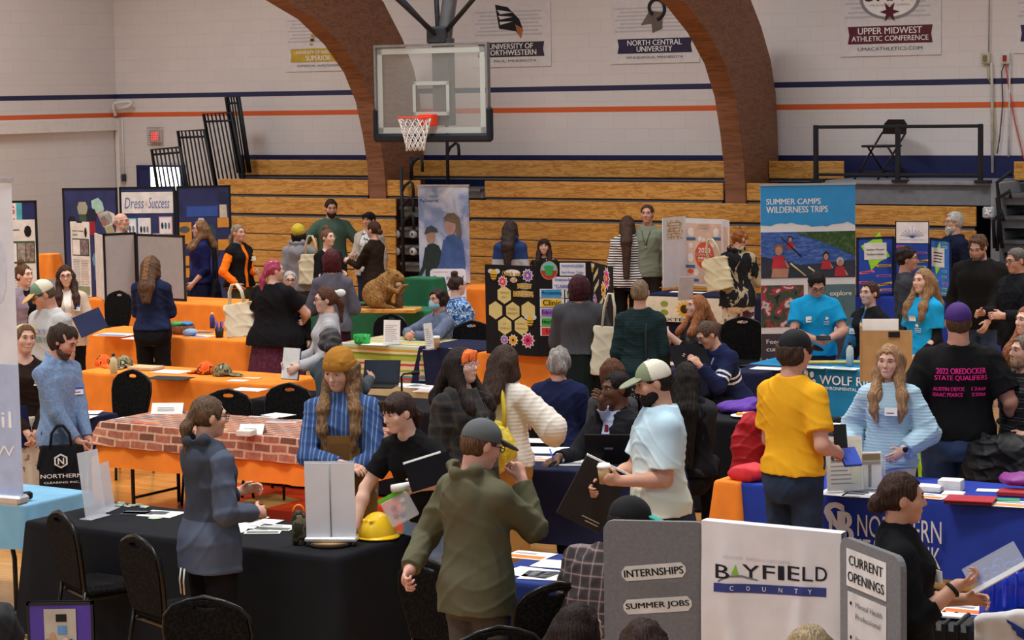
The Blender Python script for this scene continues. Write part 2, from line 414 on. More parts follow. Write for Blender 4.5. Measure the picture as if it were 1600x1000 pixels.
# --- folding chair on the platform
fc = root('folding_chair', W(atv(1376, 265, .55)[0], .62, PZ), -TH + R_(-25), 'dark brown metal folding chair standing on the bleacher platform', 'chair')
BR = mat('#2a2322', .4, .3)
def fchair(fc, m):
    out = [(-.23, .0), (.23, 0), (.22, .14), (.15, .20), (-.15, .20), (-.22, .14)]
    mb = MB(); mb.X = (rotx(R_(-12)), np.array([0, .2, .60])); mb.prism(out, -.012, .012, m); mb.build('backrest', fc)
    MB().box((-.2, -.22, .43), (.2, .18, .46), m, .012).build('seat', fc)
    for s in (-1, 1):
        MB().tube([(s * .235, -.3, 0), (s * .235, .2, .62)], .014, m).build('leg', fc)
        MB().tube([(s * .205, .26, 0), (s * .205, -.1, .45)], .014, m).build('leg', fc)
    MB().tube([(-.235, -.22, .1), (.235, -.22, .1)], .011, m).build('stretcher', fc)
    MB().tube([(-.2, .2, .1), (.2, .2, .1)], .011, m).build('stretcher', fc)
fchair(fc, BR)
# --- leaning black bar panels (folded end rails) left of the bleachers
def barpanel(tl, tr, bl, br, n, lab, v):
    A, B, C, D = [np.array([*atv(*p, v)]) for p in (tl, tr, bl, br)]
    r = root('end_rail', W(A[0], v, min(C[1], D[1])), -TH, lab, 'railing', 'folded bleacher end rails')
    o = np.array([A[0], min(C[1], D[1])]); P = lambda q: (q[0] - o[0], 0, q[1] - o[1])
    MB().tube([P(C), P(A), P(B), P(D)], .028, DARKST, n=6).build('frame', r)
    MB().tube([P(A + (C - A) * .08), P(B + (D - B) * .08)], .02, DARKST, n=6).build('crossbar', r)
    for k in range(1, n):
        t = k / n; MB().tube([P(A + (B - A) * t), P(C + (D - C) * t)], .014, DARKST, n=6).build('bar', r)
barpanel((237, 234), (281, 230), (252, 330), (300, 330), 7, 'lowest black end rail, in front of the lit door', .2)
barpanel((278, 205), (319, 203), (296, 330), (344, 330), 7, 'second lowest black end rail, leaning beside the lit door', .3)
barpanel((318, 178), (361, 176), (345, 330), (392, 330), 7, 'second highest black end rail of the stepped set', .4)
barpanel((353, 152), (373, 151), (372, 270), (391, 270), 5, 'highest black end rail, reaching the navy wall stripe', .5)
# --- door with a lit window, exit sign
ua, _ = atv(216, 262, VW); ub, _ = atv(290, 262, VW); zt = atv(216, 258, VW)[1]
dr = MB().box((0, -.05, 0), (ub - ua, .0, zt), NAVY); dr = struct(dr, 'door_1'); place(dr, W(ua, VW, 0), -TH)
d2 = MB().box((.1, -.075, 0), (ub - ua - .1, -.05, zt - .08), mat('#262d5c', .5)); d2.build('door_leaf', dr)
wa = atv(240, 262, VW)[0] - ua
wn = MB().box((wa, -.085, zt - .42), (ub - ua - .06, -.076, zt - .03), mat('#e9f3ef', .3, emit=2.4, var=.1, scale=6)); wn.build('glass_pane', dr)
RED = mat('#f0303a', .4, emit=1.6, var=0)
u, z = atv(246, 213, VW)
ex = root('exit_sign', W(u, VW, z), -TH, 'red exit sign behind a wire cage on the back wall', 'sign')
MB().box((-.13, -.06, -.11), (.13, -.002, .11), mat('#cfc0b4', .6), .01).build('housing', ex)
mb = MB(); letters(mb, 'EXIT', -.075, .075, -.07, .07, RED, -.062, .01, th=.003); mb.build('lettering', ex)
mb = MB(); CG = mat('#9b948d', .5, .4)
for k in range(8):
    t = -.14 + k * .04
    mb.tube([(t, -.002, -.15), (t, -.1, -.15), (t, -.1, .15), (t, -.002, .15)], .0035, CG, n=4); mb.tube([(-.14, -.1, t), (.14, -.1, t)], .0035, CG, n=4)
mb.build('wire_cage', ex)
# white pipe arm near the corner, conduit with dark cap
u, z = atv(188, 170, VW)
mb = MB().tube([(-.0, -.12, -.12), (-.05, -.12, .05), (0, -.12, .1), (.3, -.12, .12), (.38, -.12, .1), (.3, -.12, .04), (.05, -.12, .0)], .03, WHT)
gym('pipe_arm', mb, u, VW, z, 'white bent pipe arm mounted at the wall corner', 'pipe')
u, _ = atv(195, 250, VW); mb = MB().tube([(0, -.03, 1.9), (0, -.03, 3.02)], .012, WHT); mb.obox((0, -.04, 2.02), (.06, .05, .12), mat('#3c3f4a'))
gym('conduit', mb, u, VW, 0, 'thin white conduit with dark box near the wall corner', 'conduit')
# --- hanging cloth banners on the wall
def wbanner(x0, x1, y0, y1, lab, band, l1, l2, l3, emb, bc='#dcd8d8'):
    a, z1 = atv(x0, y0, VW); b, z0 = atv(x1, y1, VW); z1 = max(z1, z0 + .8); w = b - a; h = z1 - z0
    r = root('wall_banner', W(a, VW - .012, z0), -TH, lab, 'banner', None)
    mb = MB().box((0, -.004, 0), (w, .008, h), mat(bc, .7, var=.03)); mb.build('cloth', r)
    p = MB(); y = -.005
    for k in range(7): rect(p, w * (.05 + .03 * (k % 3)), w * (.9 - .05 * (k % 2)), h * (.5 + .06 * k), h * (.5 + .06 * k + .025), mat('#c3c0c4', .7, var=.02), y, .001)
    B = mat(band, .6); q = [(w * .08, h * .16), (w * .92, h * .16), (w * .905, h * .275), (w * .92, h * .39), (w * .08, h * .39), (w * .095, h * .275)]
    poly(p, q, B, y - .001)
    if l2:
        letters(p, l1, w * .5 - w * .36, w * .5 + w * .36, h * .285, h * .37, WHITE, y - .004, .02, keep=True); letters(p, l2, w * .12, w * .88, h * .185, h * .27, WHITE, y - .004, .02, keep=True)
    letters(p, l3, w * .18, w * .82, h * .07, h * .115, mat('#55555c'), y - .001, .01)
    emb(p, w, h, y - .002); p.build('print', r); return r
def e_eagle(p, w, h, y):
    K = mat('#1c1d22'); O_ = mat('#b06a38'); cx, cz = w * .5, h * .68
    s = w * .16
    poly(p, [(cx - s * 1.2, cz + s * 1.3), (cx - s * .2, cz + s * 1.1), (cx + s * .7, cz + s * .3), (cx + s * .95, cz - s * .3), (cx + s * .8, cz - s * .9), (cx + s * .4, cz - s * .5), (cx - s * .9, cz - s * .3)], K, y)
    for k in range(3): poly(p, [(cx - s * (1.05 - .1 * k), cz + s * (.95 - .4 * k)), (cx + s * .2, cz + s * (.75 - .3 * k)), (cx - s * .8, cz + s * (.65 - .35 * k))], mat('#dcd8d8', .7, var=.03), y - .002)
    poly(p, [(cx + s * .4, cz - s * .05), (cx + s * 1.0, cz - s * .35), (cx + s * .8, cz - s * 1.0), (cx + s * .5, cz - s * .5)], O_, y - .003)
def e_wasp(p, w, h, y):
    cx, cz = w * .5, h * .68; G = mat('#b39a35'); K = mat('#4a4432')
    for k in range(6):
        s = w * .06 * (1.1 - .13 * k); poly(p, disc(cx - k * w * .02, cz + w * .1 - k * w * .05, s, s * .5, 10), G if k % 2 else K, y - .001 * k)
    poly(p, [(cx, cz + w * .12), (cx + w * .18, cz + w * .25), (cx + w * .05, cz + w * .3)], mat('#c9b98a'), y)
def e_ram(p, w, h, y):
    cx, cz = w * .5, h * .7; T = mat('#6f665c'); K = mat('#2b2a31')
    poly(p, [(cx - w * .15, cz - w * .06), (cx - w * .05, cz + w * .08), (cx + w * .1, cz + w * .06), (cx + w * .09, cz - w * .1), (cx - w * .02, cz - w * .14), (cx - w * .03, cz - w * .05)], T, y)
    p.tube([(cx + w * .02 + w * .1 * (1 - k * .03) * math.cos(k * .35), y, cz + w * .1 + w * .1 * (1 - k * .03) * math.sin(k * .35)) for k in range(-4, 13)], w * .02, K, n=5)
def e_oval(p, w, h, y):
    cx, cz = w * .5, h * .74; G = mat('#8b8c90'); M = mat('#5c2230')
    poly(p, disc(cx, cz, w * .3, h * .27, 28), G, y); poly(p, disc(cx, cz, w * .265, h * .235, 28), WHITE, y - .002)
    letters(p, 'UMAC', cx - w * .26, cx + w * .26, cz - h * .03, cz + h * .2, M, y - .005, .03)
    poly(p, flower(cx, cz - h * .17, w * .1, 6, .4), M, y - .005)
    letters(p, 'UPPER MIDWEST ATHLETIC CONFERENCE', cx - w * .2, cx + w * .2, cz - h * .095, cz - h * .07, G, y - .004)
wbanner(445, 551, 22, 110, 'pale wall banner with gold band, half behind the first arch', '#c2a63c', 'UNIVERSITY OF WISCONSIN', 'SUPERIOR', 'SUPERIOR, WISCONSIN', e_wasp)
wbanner(737, 862, 8, 103, 'wall banner reading UNIVERSITY OF NORTHWESTERN with an eagle head', '#38333f', 'UNIVERSITY OF', 'NORTHWESTERN', 'ST. PAUL, MINNESOTA', e_eagle)
wbanner(954, 1094, 2, 97, 'wall banner reading NORTH CENTRAL UNIVERSITY with a ram head', '#332f4c', 'NORTH CENTRAL', 'UNIVERSITY', 'MINNEAPOLIS, MINNESOTA', e_ram)
wbanner(1313, 1471, -30, 85, 'large wall banner reading UPPER MIDWEST ATHLETIC CONFERENCE', '#5f2634', 'UPPER MIDWEST', 'ATHLETIC CONFERENCE', 'UMACATHLETICS.COM', e_oval)
wbanner(1585, 1720, -30, 80, 'wall banner cut off by the right edge of view', '#3d2a5c', '', '', 'MINNESOTA', e_eagle)
# --- outlet boxes, conduits and cords on the right of the wall
def cord(pts, c, lab, r=.008, v=VW - .03, name='power_cord', cat='cord'):
    q = [atv(px, py, v) for px, py in pts]; mb = MB().tube([(a - q[0][0], 0, z - q[0][1]) for a, z in q], r, mat(c, .5), n=6)
    return gym(name, mb, q[0][0], v, q[0][1], lab, cat)
for px, lab, c in ((1542, 'beige outlet box with cords, left one high on the wall', '#c6bfa5'), (1573, 'white outlet box with red plug, right one high on the wall', '#d8d4d0')):
    u, z = atv(px, 91, VW); r = root('outlet_box', W(u, VW, z), -TH, lab, 'outlet')
    MB().box((-.06, -.06, -.075), (.06, 0, .075), mat(c, .6), .008).build('housing', r)
    MB().box((-.025, -.085, -.04), (.02, -.06, .04), mat('#7a7a5a' if px < 1550 else '#a3262a')).build('plug', r)
cord([(1546, -20), (1545, 84)], '#8f8b88', 'thin grey cable dropping to the beige outlet box', .008)
cord([(1549, 98), (1550, 130), (1551, 270)], '#cfcac6', 'white conduit running down below the beige outlet box', .02, name='conduit', cat='conduit')
cord([(1578, 98), (1577, 180), (1576, 245)], '#d6d1cd', 'white conduit running down below the white outlet box', .012, name='conduit', cat='conduit')
cord([(1543, 100), (1544, 122), (1550, 133), (1555, 210), (1552, 245), (1550, 268)], '#b8ad6b', 'dirty yellow cord hanging along the white conduit', .008)
cord([(1570, 98), (1565, 112), (1567, 160), (1562, 215), (1558, 240)], '#4a3b3b', 'dark cord dangling from the red plug', .008)
cord([(1571, 98), (1577, 140), (1586, 190), (1599, 245), (1606, 262)], '#d0524c', 'red cord running down to the right from the outlet', .009)
# --- basketball hoop
bz = 3.05; p0 = aty(674, 143, 31.2); hu, hv = (p0 - O) @ U, (p0 - O) @ V
hp = root('basketball_hoop', W(hu, hv, 0), -TH, 'glass basketball backboard with orange rim hung from overhead steel', 'basketball hoop')
zt, zb = p0[2] + .61, p0[2] - .58; hw = .9
GW = mat('#b9c2bf', .3, var=0); PADK = mat('#1b222c', .5); HS = mat('#55585c', .4, .6); HB = mat('#3a3c41', .5, .4)
MB().box((-hw, -.012, zb), (hw, .012, zt), glass('#cfd8d6', .16)).build('glass_board', hp)
mb = MB(); t = .07; y = -.013
for a in ((-hw + .02, hw - .02, zt - t - .03, zt - .02), (-hw + .02, hw - .02, zb + .02, zb + t + .03), (-hw + .02, -hw + t + .03, zb + .02, zt - .02), (hw - t - .03, hw - .02, zb + .02, zt - .02)): rect(mb, *a, GW, y)
sx, sz0, sz1 = .30, bz + .02, bz + .48
for a in ((-sx, sx, sz1 - .05, sz1), (-sx, sx, sz0, sz0 + .05), (-sx, -sx + .05, sz0, sz1), (sx - .05, sx, sz0, sz1)): rect(mb, *a, GW, y)
mb.build('painted_border', hp)
mb = MB()
for a in (((-hw - .03, -.03, zt), (hw + .03, .04, zt + .03)), ((-hw - .03, -.03, zb), (-hw, .04, zt)), ((hw, -.03, zb), (hw + .03, .04, zt))): mb.box(*a, mat('#8e9498', .35, .7))
mb.build('metal_frame', hp)
mb = MB().box((-hw - .06, -.06, zb - .1), (hw + .06, .07, zb + .015), PADK, .03); mb.box((-hw - .06, -.06, zb - .06), (-hw + .0, .07, zb + .36), PADK, .025); mb.box((hw, -.06, zb - .06), (hw + .06, .07, zb + .36), PADK, .025); mb.build('edge_padding', hp)
OR = mat('#ee4526', .4)
mb = MB().tube([(.228 * math.cos(k * math.pi / 16), -.40 + .228 * math.sin(k * math.pi / 16), bz) for k in range(32)], .011, OR, closed=True)
mb.box((-.11, -.17, bz - .12), (.11, -.015, bz + .04), OR, .01); mb.box((-.09, -.2, bz - .03), (.09, -.1, bz + .01), OR); rim_ = mb.build('rim', hp)
mb = MB(); NT = mat('#f1efee', .8, var=0)
def netp(k, j, n=12):
    t = j / 6; r = .222 * (1 - t) ** 1.3 + .115 * (1 - (1 - t) ** 1.3) + (.012 if j == 6 else 0); a = 2 * math.pi * (k + .5 * (j % 2)) / n
    return (r * math.cos(a), -.4 + r * math.sin(a), bz - .44 * t ** .9)
for k in range(12):
    for d in (0, 1):
        pts = []; kk = k
        for j in range(7):
            pts.append(netp(kk, j))
            if (j % 2 == 1 and d == 0): kk += 1
            if (j % 2 == 0 and d == 1): kk -= 1
        mb.tube(pts, .0065, NT, n=5)
mb.build('net', rim_)
MB().box((-.02, .05, zb + .12), (.26, .2, zt + .1), HS, .01).build('mast', hp)
MB().tube([(.12, .14, zt - .02), (.14, .16, zt + .2), (.24, .3, 5.2), (.5, .5, 8.)], .1, mat('#7d8084', .35, .7), n=12).build('drop_pole', hp)
mb = MB()
for q, e in (((.1, .05, zt + .12), (-.45, -.6, 4.9)), ((.1, .05, zt + .12), (-.25, .5, 5.0)), ((.2, .1, zt + .2), (1.0, .2, 5.0)), ((.05, .1, zt + .1), (-.6, -.2, 4.9))):
    d = np.array(e) - np.array(q); mb2 = MB().tube([q, np.array(q) + d * 2.], .035, HB, n=8); mb2.build('brace', hp)
MB().box((-.08, .0, zt + .02), (.22, .2, zt + .26), HB, .03).build('bracket', hp)
# --- painted court markings on the floor (orange key area, tan and dark shapes)
def fl(pts, c, z, name):
    q = [atz(px, py, 0) for px, py in pts]; mb = MB().add([(p[0], p[1], z) for p in q], [tuple(range(len(q)))], mat(c, .25, spec=.5)); o = mb.build(name); o['kind'] = 'structure'
fl([(215, 905), (320, 735), (520, 735), (700, 800), (620, 950)], '#e04a22', .002, 'trim_4')
fl([(352, 790), (400, 778), (430, 772), (470, 782), (395, 800)], '#cf9a55', .004, 'trim_5')
fl([(365, 756), (420, 752), (470, 742), (440, 735), (360, 745)], '#cf9a55', .004, 'trim_6')
fl([(378, 796), (412, 788), (400, 800), (385, 806)], '#20222c', .006, 'trim_7')
# ================================================================ figures: one surface per body, grown from a distance field
def n_(v): v = np.asarray(v, float); return v / (np.linalg.norm(v) + 1e-9)
A3 = lambda *v: np.array(v, float)
class Field:
    def __init__(s): s.ops = []; s.lo = A3(9, 9, 9); s.hi = -s.lo; s.disp = None
    def _b(s, lo, hi): s.lo = np.minimum(s.lo, lo); s.hi = np.maximum(s.hi, hi)
    def cone(s, a, b, r1, r2, k=.02, cut=False, op='u'):
        a, b = A3(*a), A3(*b); ab = b - a; L2 = ab @ ab + 1e-12; dn = ab / math.sqrt(L2); m = max(r1, r2)
        def f(p):
            q = p - a; t = np.clip(q @ ab / L2, 0, 1); d = np.sqrt(((q - t[:, None] * ab) ** 2).sum(1)) - (r1 + (r2 - r1) * t)
            return np.maximum(d, (p - b) @ dn) if cut else d
        if op == 'u': s._b(np.minimum(a, b) - m, np.maximum(a, b) + m)
        s.ops.append((op, f, k, (a + b) / 2, math.sqrt(L2) / 2 + m + .12)); return s
    def ell(s, c, r, R=None, k=.02, op='u'):
        c, r = A3(*c), np.ones(3) * np.asarray(r, float); Rt = np.eye(3) if R is None else R
        def f(p):
            q = (p - c) @ Rt; k0 = np.sqrt(((q / r) ** 2).sum(1)) + 1e-9; k1 = np.sqrt(((q / (r * r)) ** 2).sum(1)) + 1e-9
            return k0 * (k0 - 1) / k1
        m = r.max()
        if op == 'u': s._b(c - m, c + m)
        s.ops.append((op, f, k, c, m + .12)); return s
    def torso(s, o, Rt, prof, inf=0., k=.03, z0=None, z1=None):
        P = smooth_prof(prof); zs, a, b, y = P[:, 0], P[:, 1] + inf, P[:, 2] + inf, P[:, 3]
        lo, hi = (zs[0] if z0 is None else z0), (zs[-1] if z1 is None else z1)
        def f(p):
            q = (p - o) @ Rt; z = np.clip(q[:, 2], zs[0], zs[-1])
            A, B, Y = np.interp(z, zs, a), np.interp(z, zs, b), np.interp(z, zs, y)
            e = (np.abs(q[:, 0] / A) ** 2.4 + np.abs((q[:, 1] - Y) / B) ** 2.4) ** (1 / 2.4)
            d = (e - 1) * np.minimum(A, B)
            return np.maximum(d, np.maximum(lo - q[:, 2], q[:, 2] - hi))
        m = a.max() + .05; c0, c1 = o + Rt @ A3(0, 0, lo), o + Rt @ A3(0, 0, hi)
        s._b(np.minimum(c0, c1) - m, np.maximum(c0, c1) + m)
        s.ops.append(('u', f, k, (c0 + c1) / 2, (hi - lo) / 2 + m + .12)); return s
    def plane(s, pt, n, k=.004):           # keep the side opposite n
        pt, n = A3(*pt), n_(n); s.ops.append(('i', lambda p: (p - pt) @ n, k, None, 0)); return s
    def fn(s, f, op, k=.01): s.ops.append((op, f, k, None, 0)); return s
    def ev(s, p):
        d = np.full(len(p), 1.)
        for op, f, k, c, r in s.ops:
            if c is not None:
                ix = np.nonzero(((p - c) ** 2).sum(1) < r * r)[0]
                if not len(ix): continue
                x, v = d[ix], f(p[ix])
            else: ix = slice(None); x, v = d, f(p)
            if op == 'u': h = np.maximum(k - np.abs(x - v), 0); o = np.minimum(x, v) - h * h / (4 * k)
            else:
                if op == 's': v = -v
                h = np.maximum(k - np.abs(x - v), 0); o = np.maximum(x, v) + h * h / (4 * k)
            d[ix] = o
        if s.disp is not None: d = d + s.disp(p)
        return d
    def mesh(s, cell, name, mats, parent, colorfn=None, pad=.03):
        B = 4; lo, hi = s.lo - pad, s.hi + pad; nb = np.ceil((hi - lo) / (cell * B)).astype(int) + 1
        g = [lo[i] + (np.arange(nb[i]) + .5) * cell * B - cell * .5 for i in range(3)]
        X = np.stack(np.meshgrid(*g, indexing='ij'), -1).reshape(-1, 3); dc = s.ev(X).reshape(nb)
        act = np.argwhere(np.abs(dc) < cell * B * 1.05 + .012)
        D = np.repeat(np.repeat(np.repeat(np.sign(dc).astype(np.float32), B, 0), B, 1), B, 2).reshape(nb[0], B, nb[1], B, nb[2], B)
        off = np.stack(np.meshgrid(*[np.arange(B)] * 3, indexing='ij'), -1)
        pts = lo + (act[:, None, None, None, :] * B + off) * cell
        vals = s.ev(pts.reshape(-1, 3)).astype(np.float32).reshape(-1, B, B, B)
        D[act[:, 0], :, act[:, 1], :, act[:, 2], :] = vals
        D = D.reshape(nb * B); S = D < 0
        c8 = [(i, j, k) for i in (0, 1) for j in (0, 1) for k in (0, 1)]; n = np.array(D.shape) - 1
        cnt = sum(S[i:i + n[0], j:j + n[1], k:k + n[2]].astype(np.int8) for i, j, k in c8)
        cells = np.argwhere((cnt > 0) & (cnt < 8)); N = len(cells)
        idx = np.full(n, -1, np.int32); idx[cells[:, 0], cells[:, 1], cells[:, 2]] = np.arange(N)
        cv = np.stack([D[cells[:, 0] + i, cells[:, 1] + j, cells[:, 2] + k] for i, j, k in c8], 1)
        acc, w = np.zeros((N, 3)), np.zeros(N)
        for a in range(8):
            for b in range(a + 1, 8):
                df = [x != y for x, y in zip(c8[a], c8[b])]
                if sum(df) != 1: continue
                va, vb = cv[:, a], cv[:, b]; m = (va < 0) != (vb < 0); t = np.where(m, va / np.where(m, va - vb, 1), 0)
                pa, pb = np.array(c8[a], float), np.array(c8[b], float)
                acc += np.where(m[:, None], pa + t[:, None] * (pb - pa), 0); w += m
        verts = lo + (cells + acc / w[:, None]) * cell
        faces = []
        for ax in range(3):
            sh = [slice(None)] * 3; sh2 = list(sh); sh[ax] = slice(0, -1); sh2[ax] = slice(1, None)
            a, b = S[tuple(sh)], S[tuple(sh2)]; e = np.argwhere(a != b)
            u, v = (ax + 1) % 3, (ax + 2) % 3; ok = (e[:, u] > 0) & (e[:, v] > 0) & (e[:, u] < n[u]) & (e[:, v] < n[v]); e = e[ok]
            ins = S[e[:, 0], e[:, 1], e[:, 2]]; q = []
            for du, dv in ((0, 0), (1, 0), (1, 1), (0, 1)):
                c = e.copy(); c[:, u] -= du; c[:, v] -= dv; q.append(idx[c[:, 0], c[:, 1], c[:, 2]])
            q = np.stack(q, 1); q[~ins] = q[~ins][:, ::-1]; faces.append(q[(q >= 0).all(1)])
        fc = np.concatenate(faces); me = bpy.data.meshes.new(name)
        me.vertices.add(N); me.vertices.foreach_set('co', verts.astype(np.float32).ravel())
        me.loops.add(fc.size); me.loops.foreach_set('vertex_index', fc.astype(np.int32).ravel())
        me.polygons.add(len(fc)); me.polygons.foreach_set('loop_start', np.arange(0, fc.size, 4, dtype=np.int32)); me.polygons.foreach_set('loop_total', np.full(len(fc), 4, np.int32))
        me.polygons.foreach_set('use_smooth', np.ones(len(fc), bool))
        mats = mats if isinstance(mats, (list, tuple)) else [mats]
        for m in mats: me.materials.append(m)
        if colorfn is not None: me.polygons.foreach_set('material_index', colorfn(verts[fc].mean(1)).astype(np.int32))
        me.update(calc_edges=True); o = bpy.data.objects.new(name, me); COL.objects.link(o)
        if parent is not None: o.parent = parent
        return o
def folds(seed, amp=.004, lo=14, hi=38, n=5):
    r = np.random.RandomState(seed); K = r.normal(size=(n, 3)); K /= np.linalg.norm(K, axis=1)[:, None]; K *= r.uniform(lo, hi, (n, 1)); ph = r.uniform(0, 6.28, n)
    def f(p):
        wv = p + .05 * np.sin(p[:, [1, 2, 0]] * 9 + ph[:3]); m = .5 + .5 * np.sin(wv[:, [2, 0, 1]] @ K[:, [1, 2, 0]].T[:3] * .45 + ph[::-1])
        return amp * (.7 - 2.6 * (np.exp(-(np.sin(wv @ K.T + ph) / .38) ** 2) * m).mean(1) * 1.6)
    return f
def knitted(amp=.002, fr=260): return lambda p: amp * np.sin(p[:, 2] * fr)
def curls(seed, amp=.008, fr=95):
    r = np.random.RandomState(seed); K = r.normal(size=(5, 3)) * fr * .55; ph = r.uniform(0, 6, 5)
    return lambda p: amp * np.sin(p @ K.T + ph).mean(1) * 1.6
def strands(c, amp=.003, n=46):
    return lambda p: amp * np.sin(np.arctan2(p[:, 0] - c[0], p[:, 1] - c[1]) * n + 9 * p[:, 2] + 2 * np.sin(p[:, 2] * 23))
PM = [(-.115, .060, .058, .012), (-.07, .094, .072, .012), (0, .097, .070, .006), (.06, .090, .062, 0), (.11, .086, .058, 0), (.18, .093, .064, 0), (.225, .097, .066, .002), (.26, .086, .056, .006), (.29, .058, .043, .009), (.325, .036, .034, .01)]
PF = [(-.115, .064, .060, .012), (-.07, .102, .076, .014), (0, .100, .070, .008), (.06, .084, .060, 0), (.11, .074, .054, 0), (.18, .078, .062, -.004), (.215, .082, .072, -.010), (.26, .072, .052, .004), (.29, .050, .038, .008), (.325, .032, .030, .01)]
def smooth_prof(P):
    P = np.array(P); z = np.linspace(P[0, 0], P[-1, 0], 45); Q = np.stack([np.interp(z, P[:, 0], P[:, i]) for i in range(4)], 1)
    for _ in range(5): Q[1:-1, 1:] = .25 * Q[:-2, 1:] + .5 * Q[1:-1, 1:] + .25 * Q[2:, 1:]
    return Q
def hair_col(c): return ramp_mat('hair_' + c.strip('#'), [(0, c), (.45, c), (.62, mixc(c, 1.3)), (.8, mixc(c, .75))], 'noise', 4., .4, 3., rough=.62, mapscale=(28, 28, 3.), interp='LINEAR', spec=.14)
def mixc(c, k):
    c = c.strip('#'); return '#' + ''.join('%02x' % max(0, min(255, int(int(c[i:i + 2], 16) * k + (8 if k > 1 else 0)))) for i in (0, 2, 4))
def skinm(c):
    key = ('S', c)
    if key not in MC:
        m = mat(c, .55, var=.035, scale=14, spec=.35).copy(); B = m.node_tree.nodes['Principled BSDF']; B.inputs['Subsurface Weight'].default_value = .06; B.inputs['Subsurface Radius'].default_value = (.02, .008, .004); MC[key] = m
    return MC[key]
EYE_W = mat('#e9e2dc', .3, var=0); EYE_D = mat('#2a1d16', .25, var=0)
class P: pass
def hand(F_, w, d, nrm, sc, curl, thumbside, cell, k=.01):
    d = n_(d); nrm = n_(nrm - d * (nrm @ d)); t = np.cross(d, nrm) * thumbside
    Rm = np.stack([d, t, nrm], 1)
    F_.cone(w - d * .03, w + d * .02 * sc, .021 * sc, .021 * sc, .02)
    F_.ell(w + d * .05 * sc, (.052 * sc, .041 * sc, .019 * sc), Rm, .015)
    for i, (o, l) in enumerate(((.030, .072), (.010, .082), (-.011, .076), (-.030, .060))):
        b = w + (d * .085 + t * o * 1.0) * sc; cu = curl * (1 + .12 * i); r = max(.0088 * sc, cell * .78)
        d1 = d * math.cos(cu) + nrm * math.sin(cu) + t * o * 2.2; d1 = n_(d1); d2 = n_(d * math.cos(cu * 2.1) + nrm * math.sin(cu * 2.1) + t * o)
        d3 = n_(d * math.cos(cu * 3) + nrm * math.sin(cu * 3))
        m1 = b + d1 * l * .46 * sc; m2 = m1 + d2 * l * .32 * sc
        F_.cone(b - d * .012, m1, r * 1.05, r, .004); F_.cone(m1, m2, r, r * .94, .003); F_.cone(m2, m2 + d3 * l * .24 * sc, r * .94, r * .82, .003)
    b = w + (d * .022 + t * .026) * sc; r = max(.0105 * sc, cell * .85); m1 = b + n_(d * .62 + t * .72 + nrm * .25) * .042 * sc
    F_.cone(b, m1, r * 1.25, r, .012); F_.cone(m1, m1 + n_(d * .85 + t * .25 + nrm * (.2 + .5 * min(curl, 1))) * .036 * sc, r, r * .8, .004)
PEOPLE = []
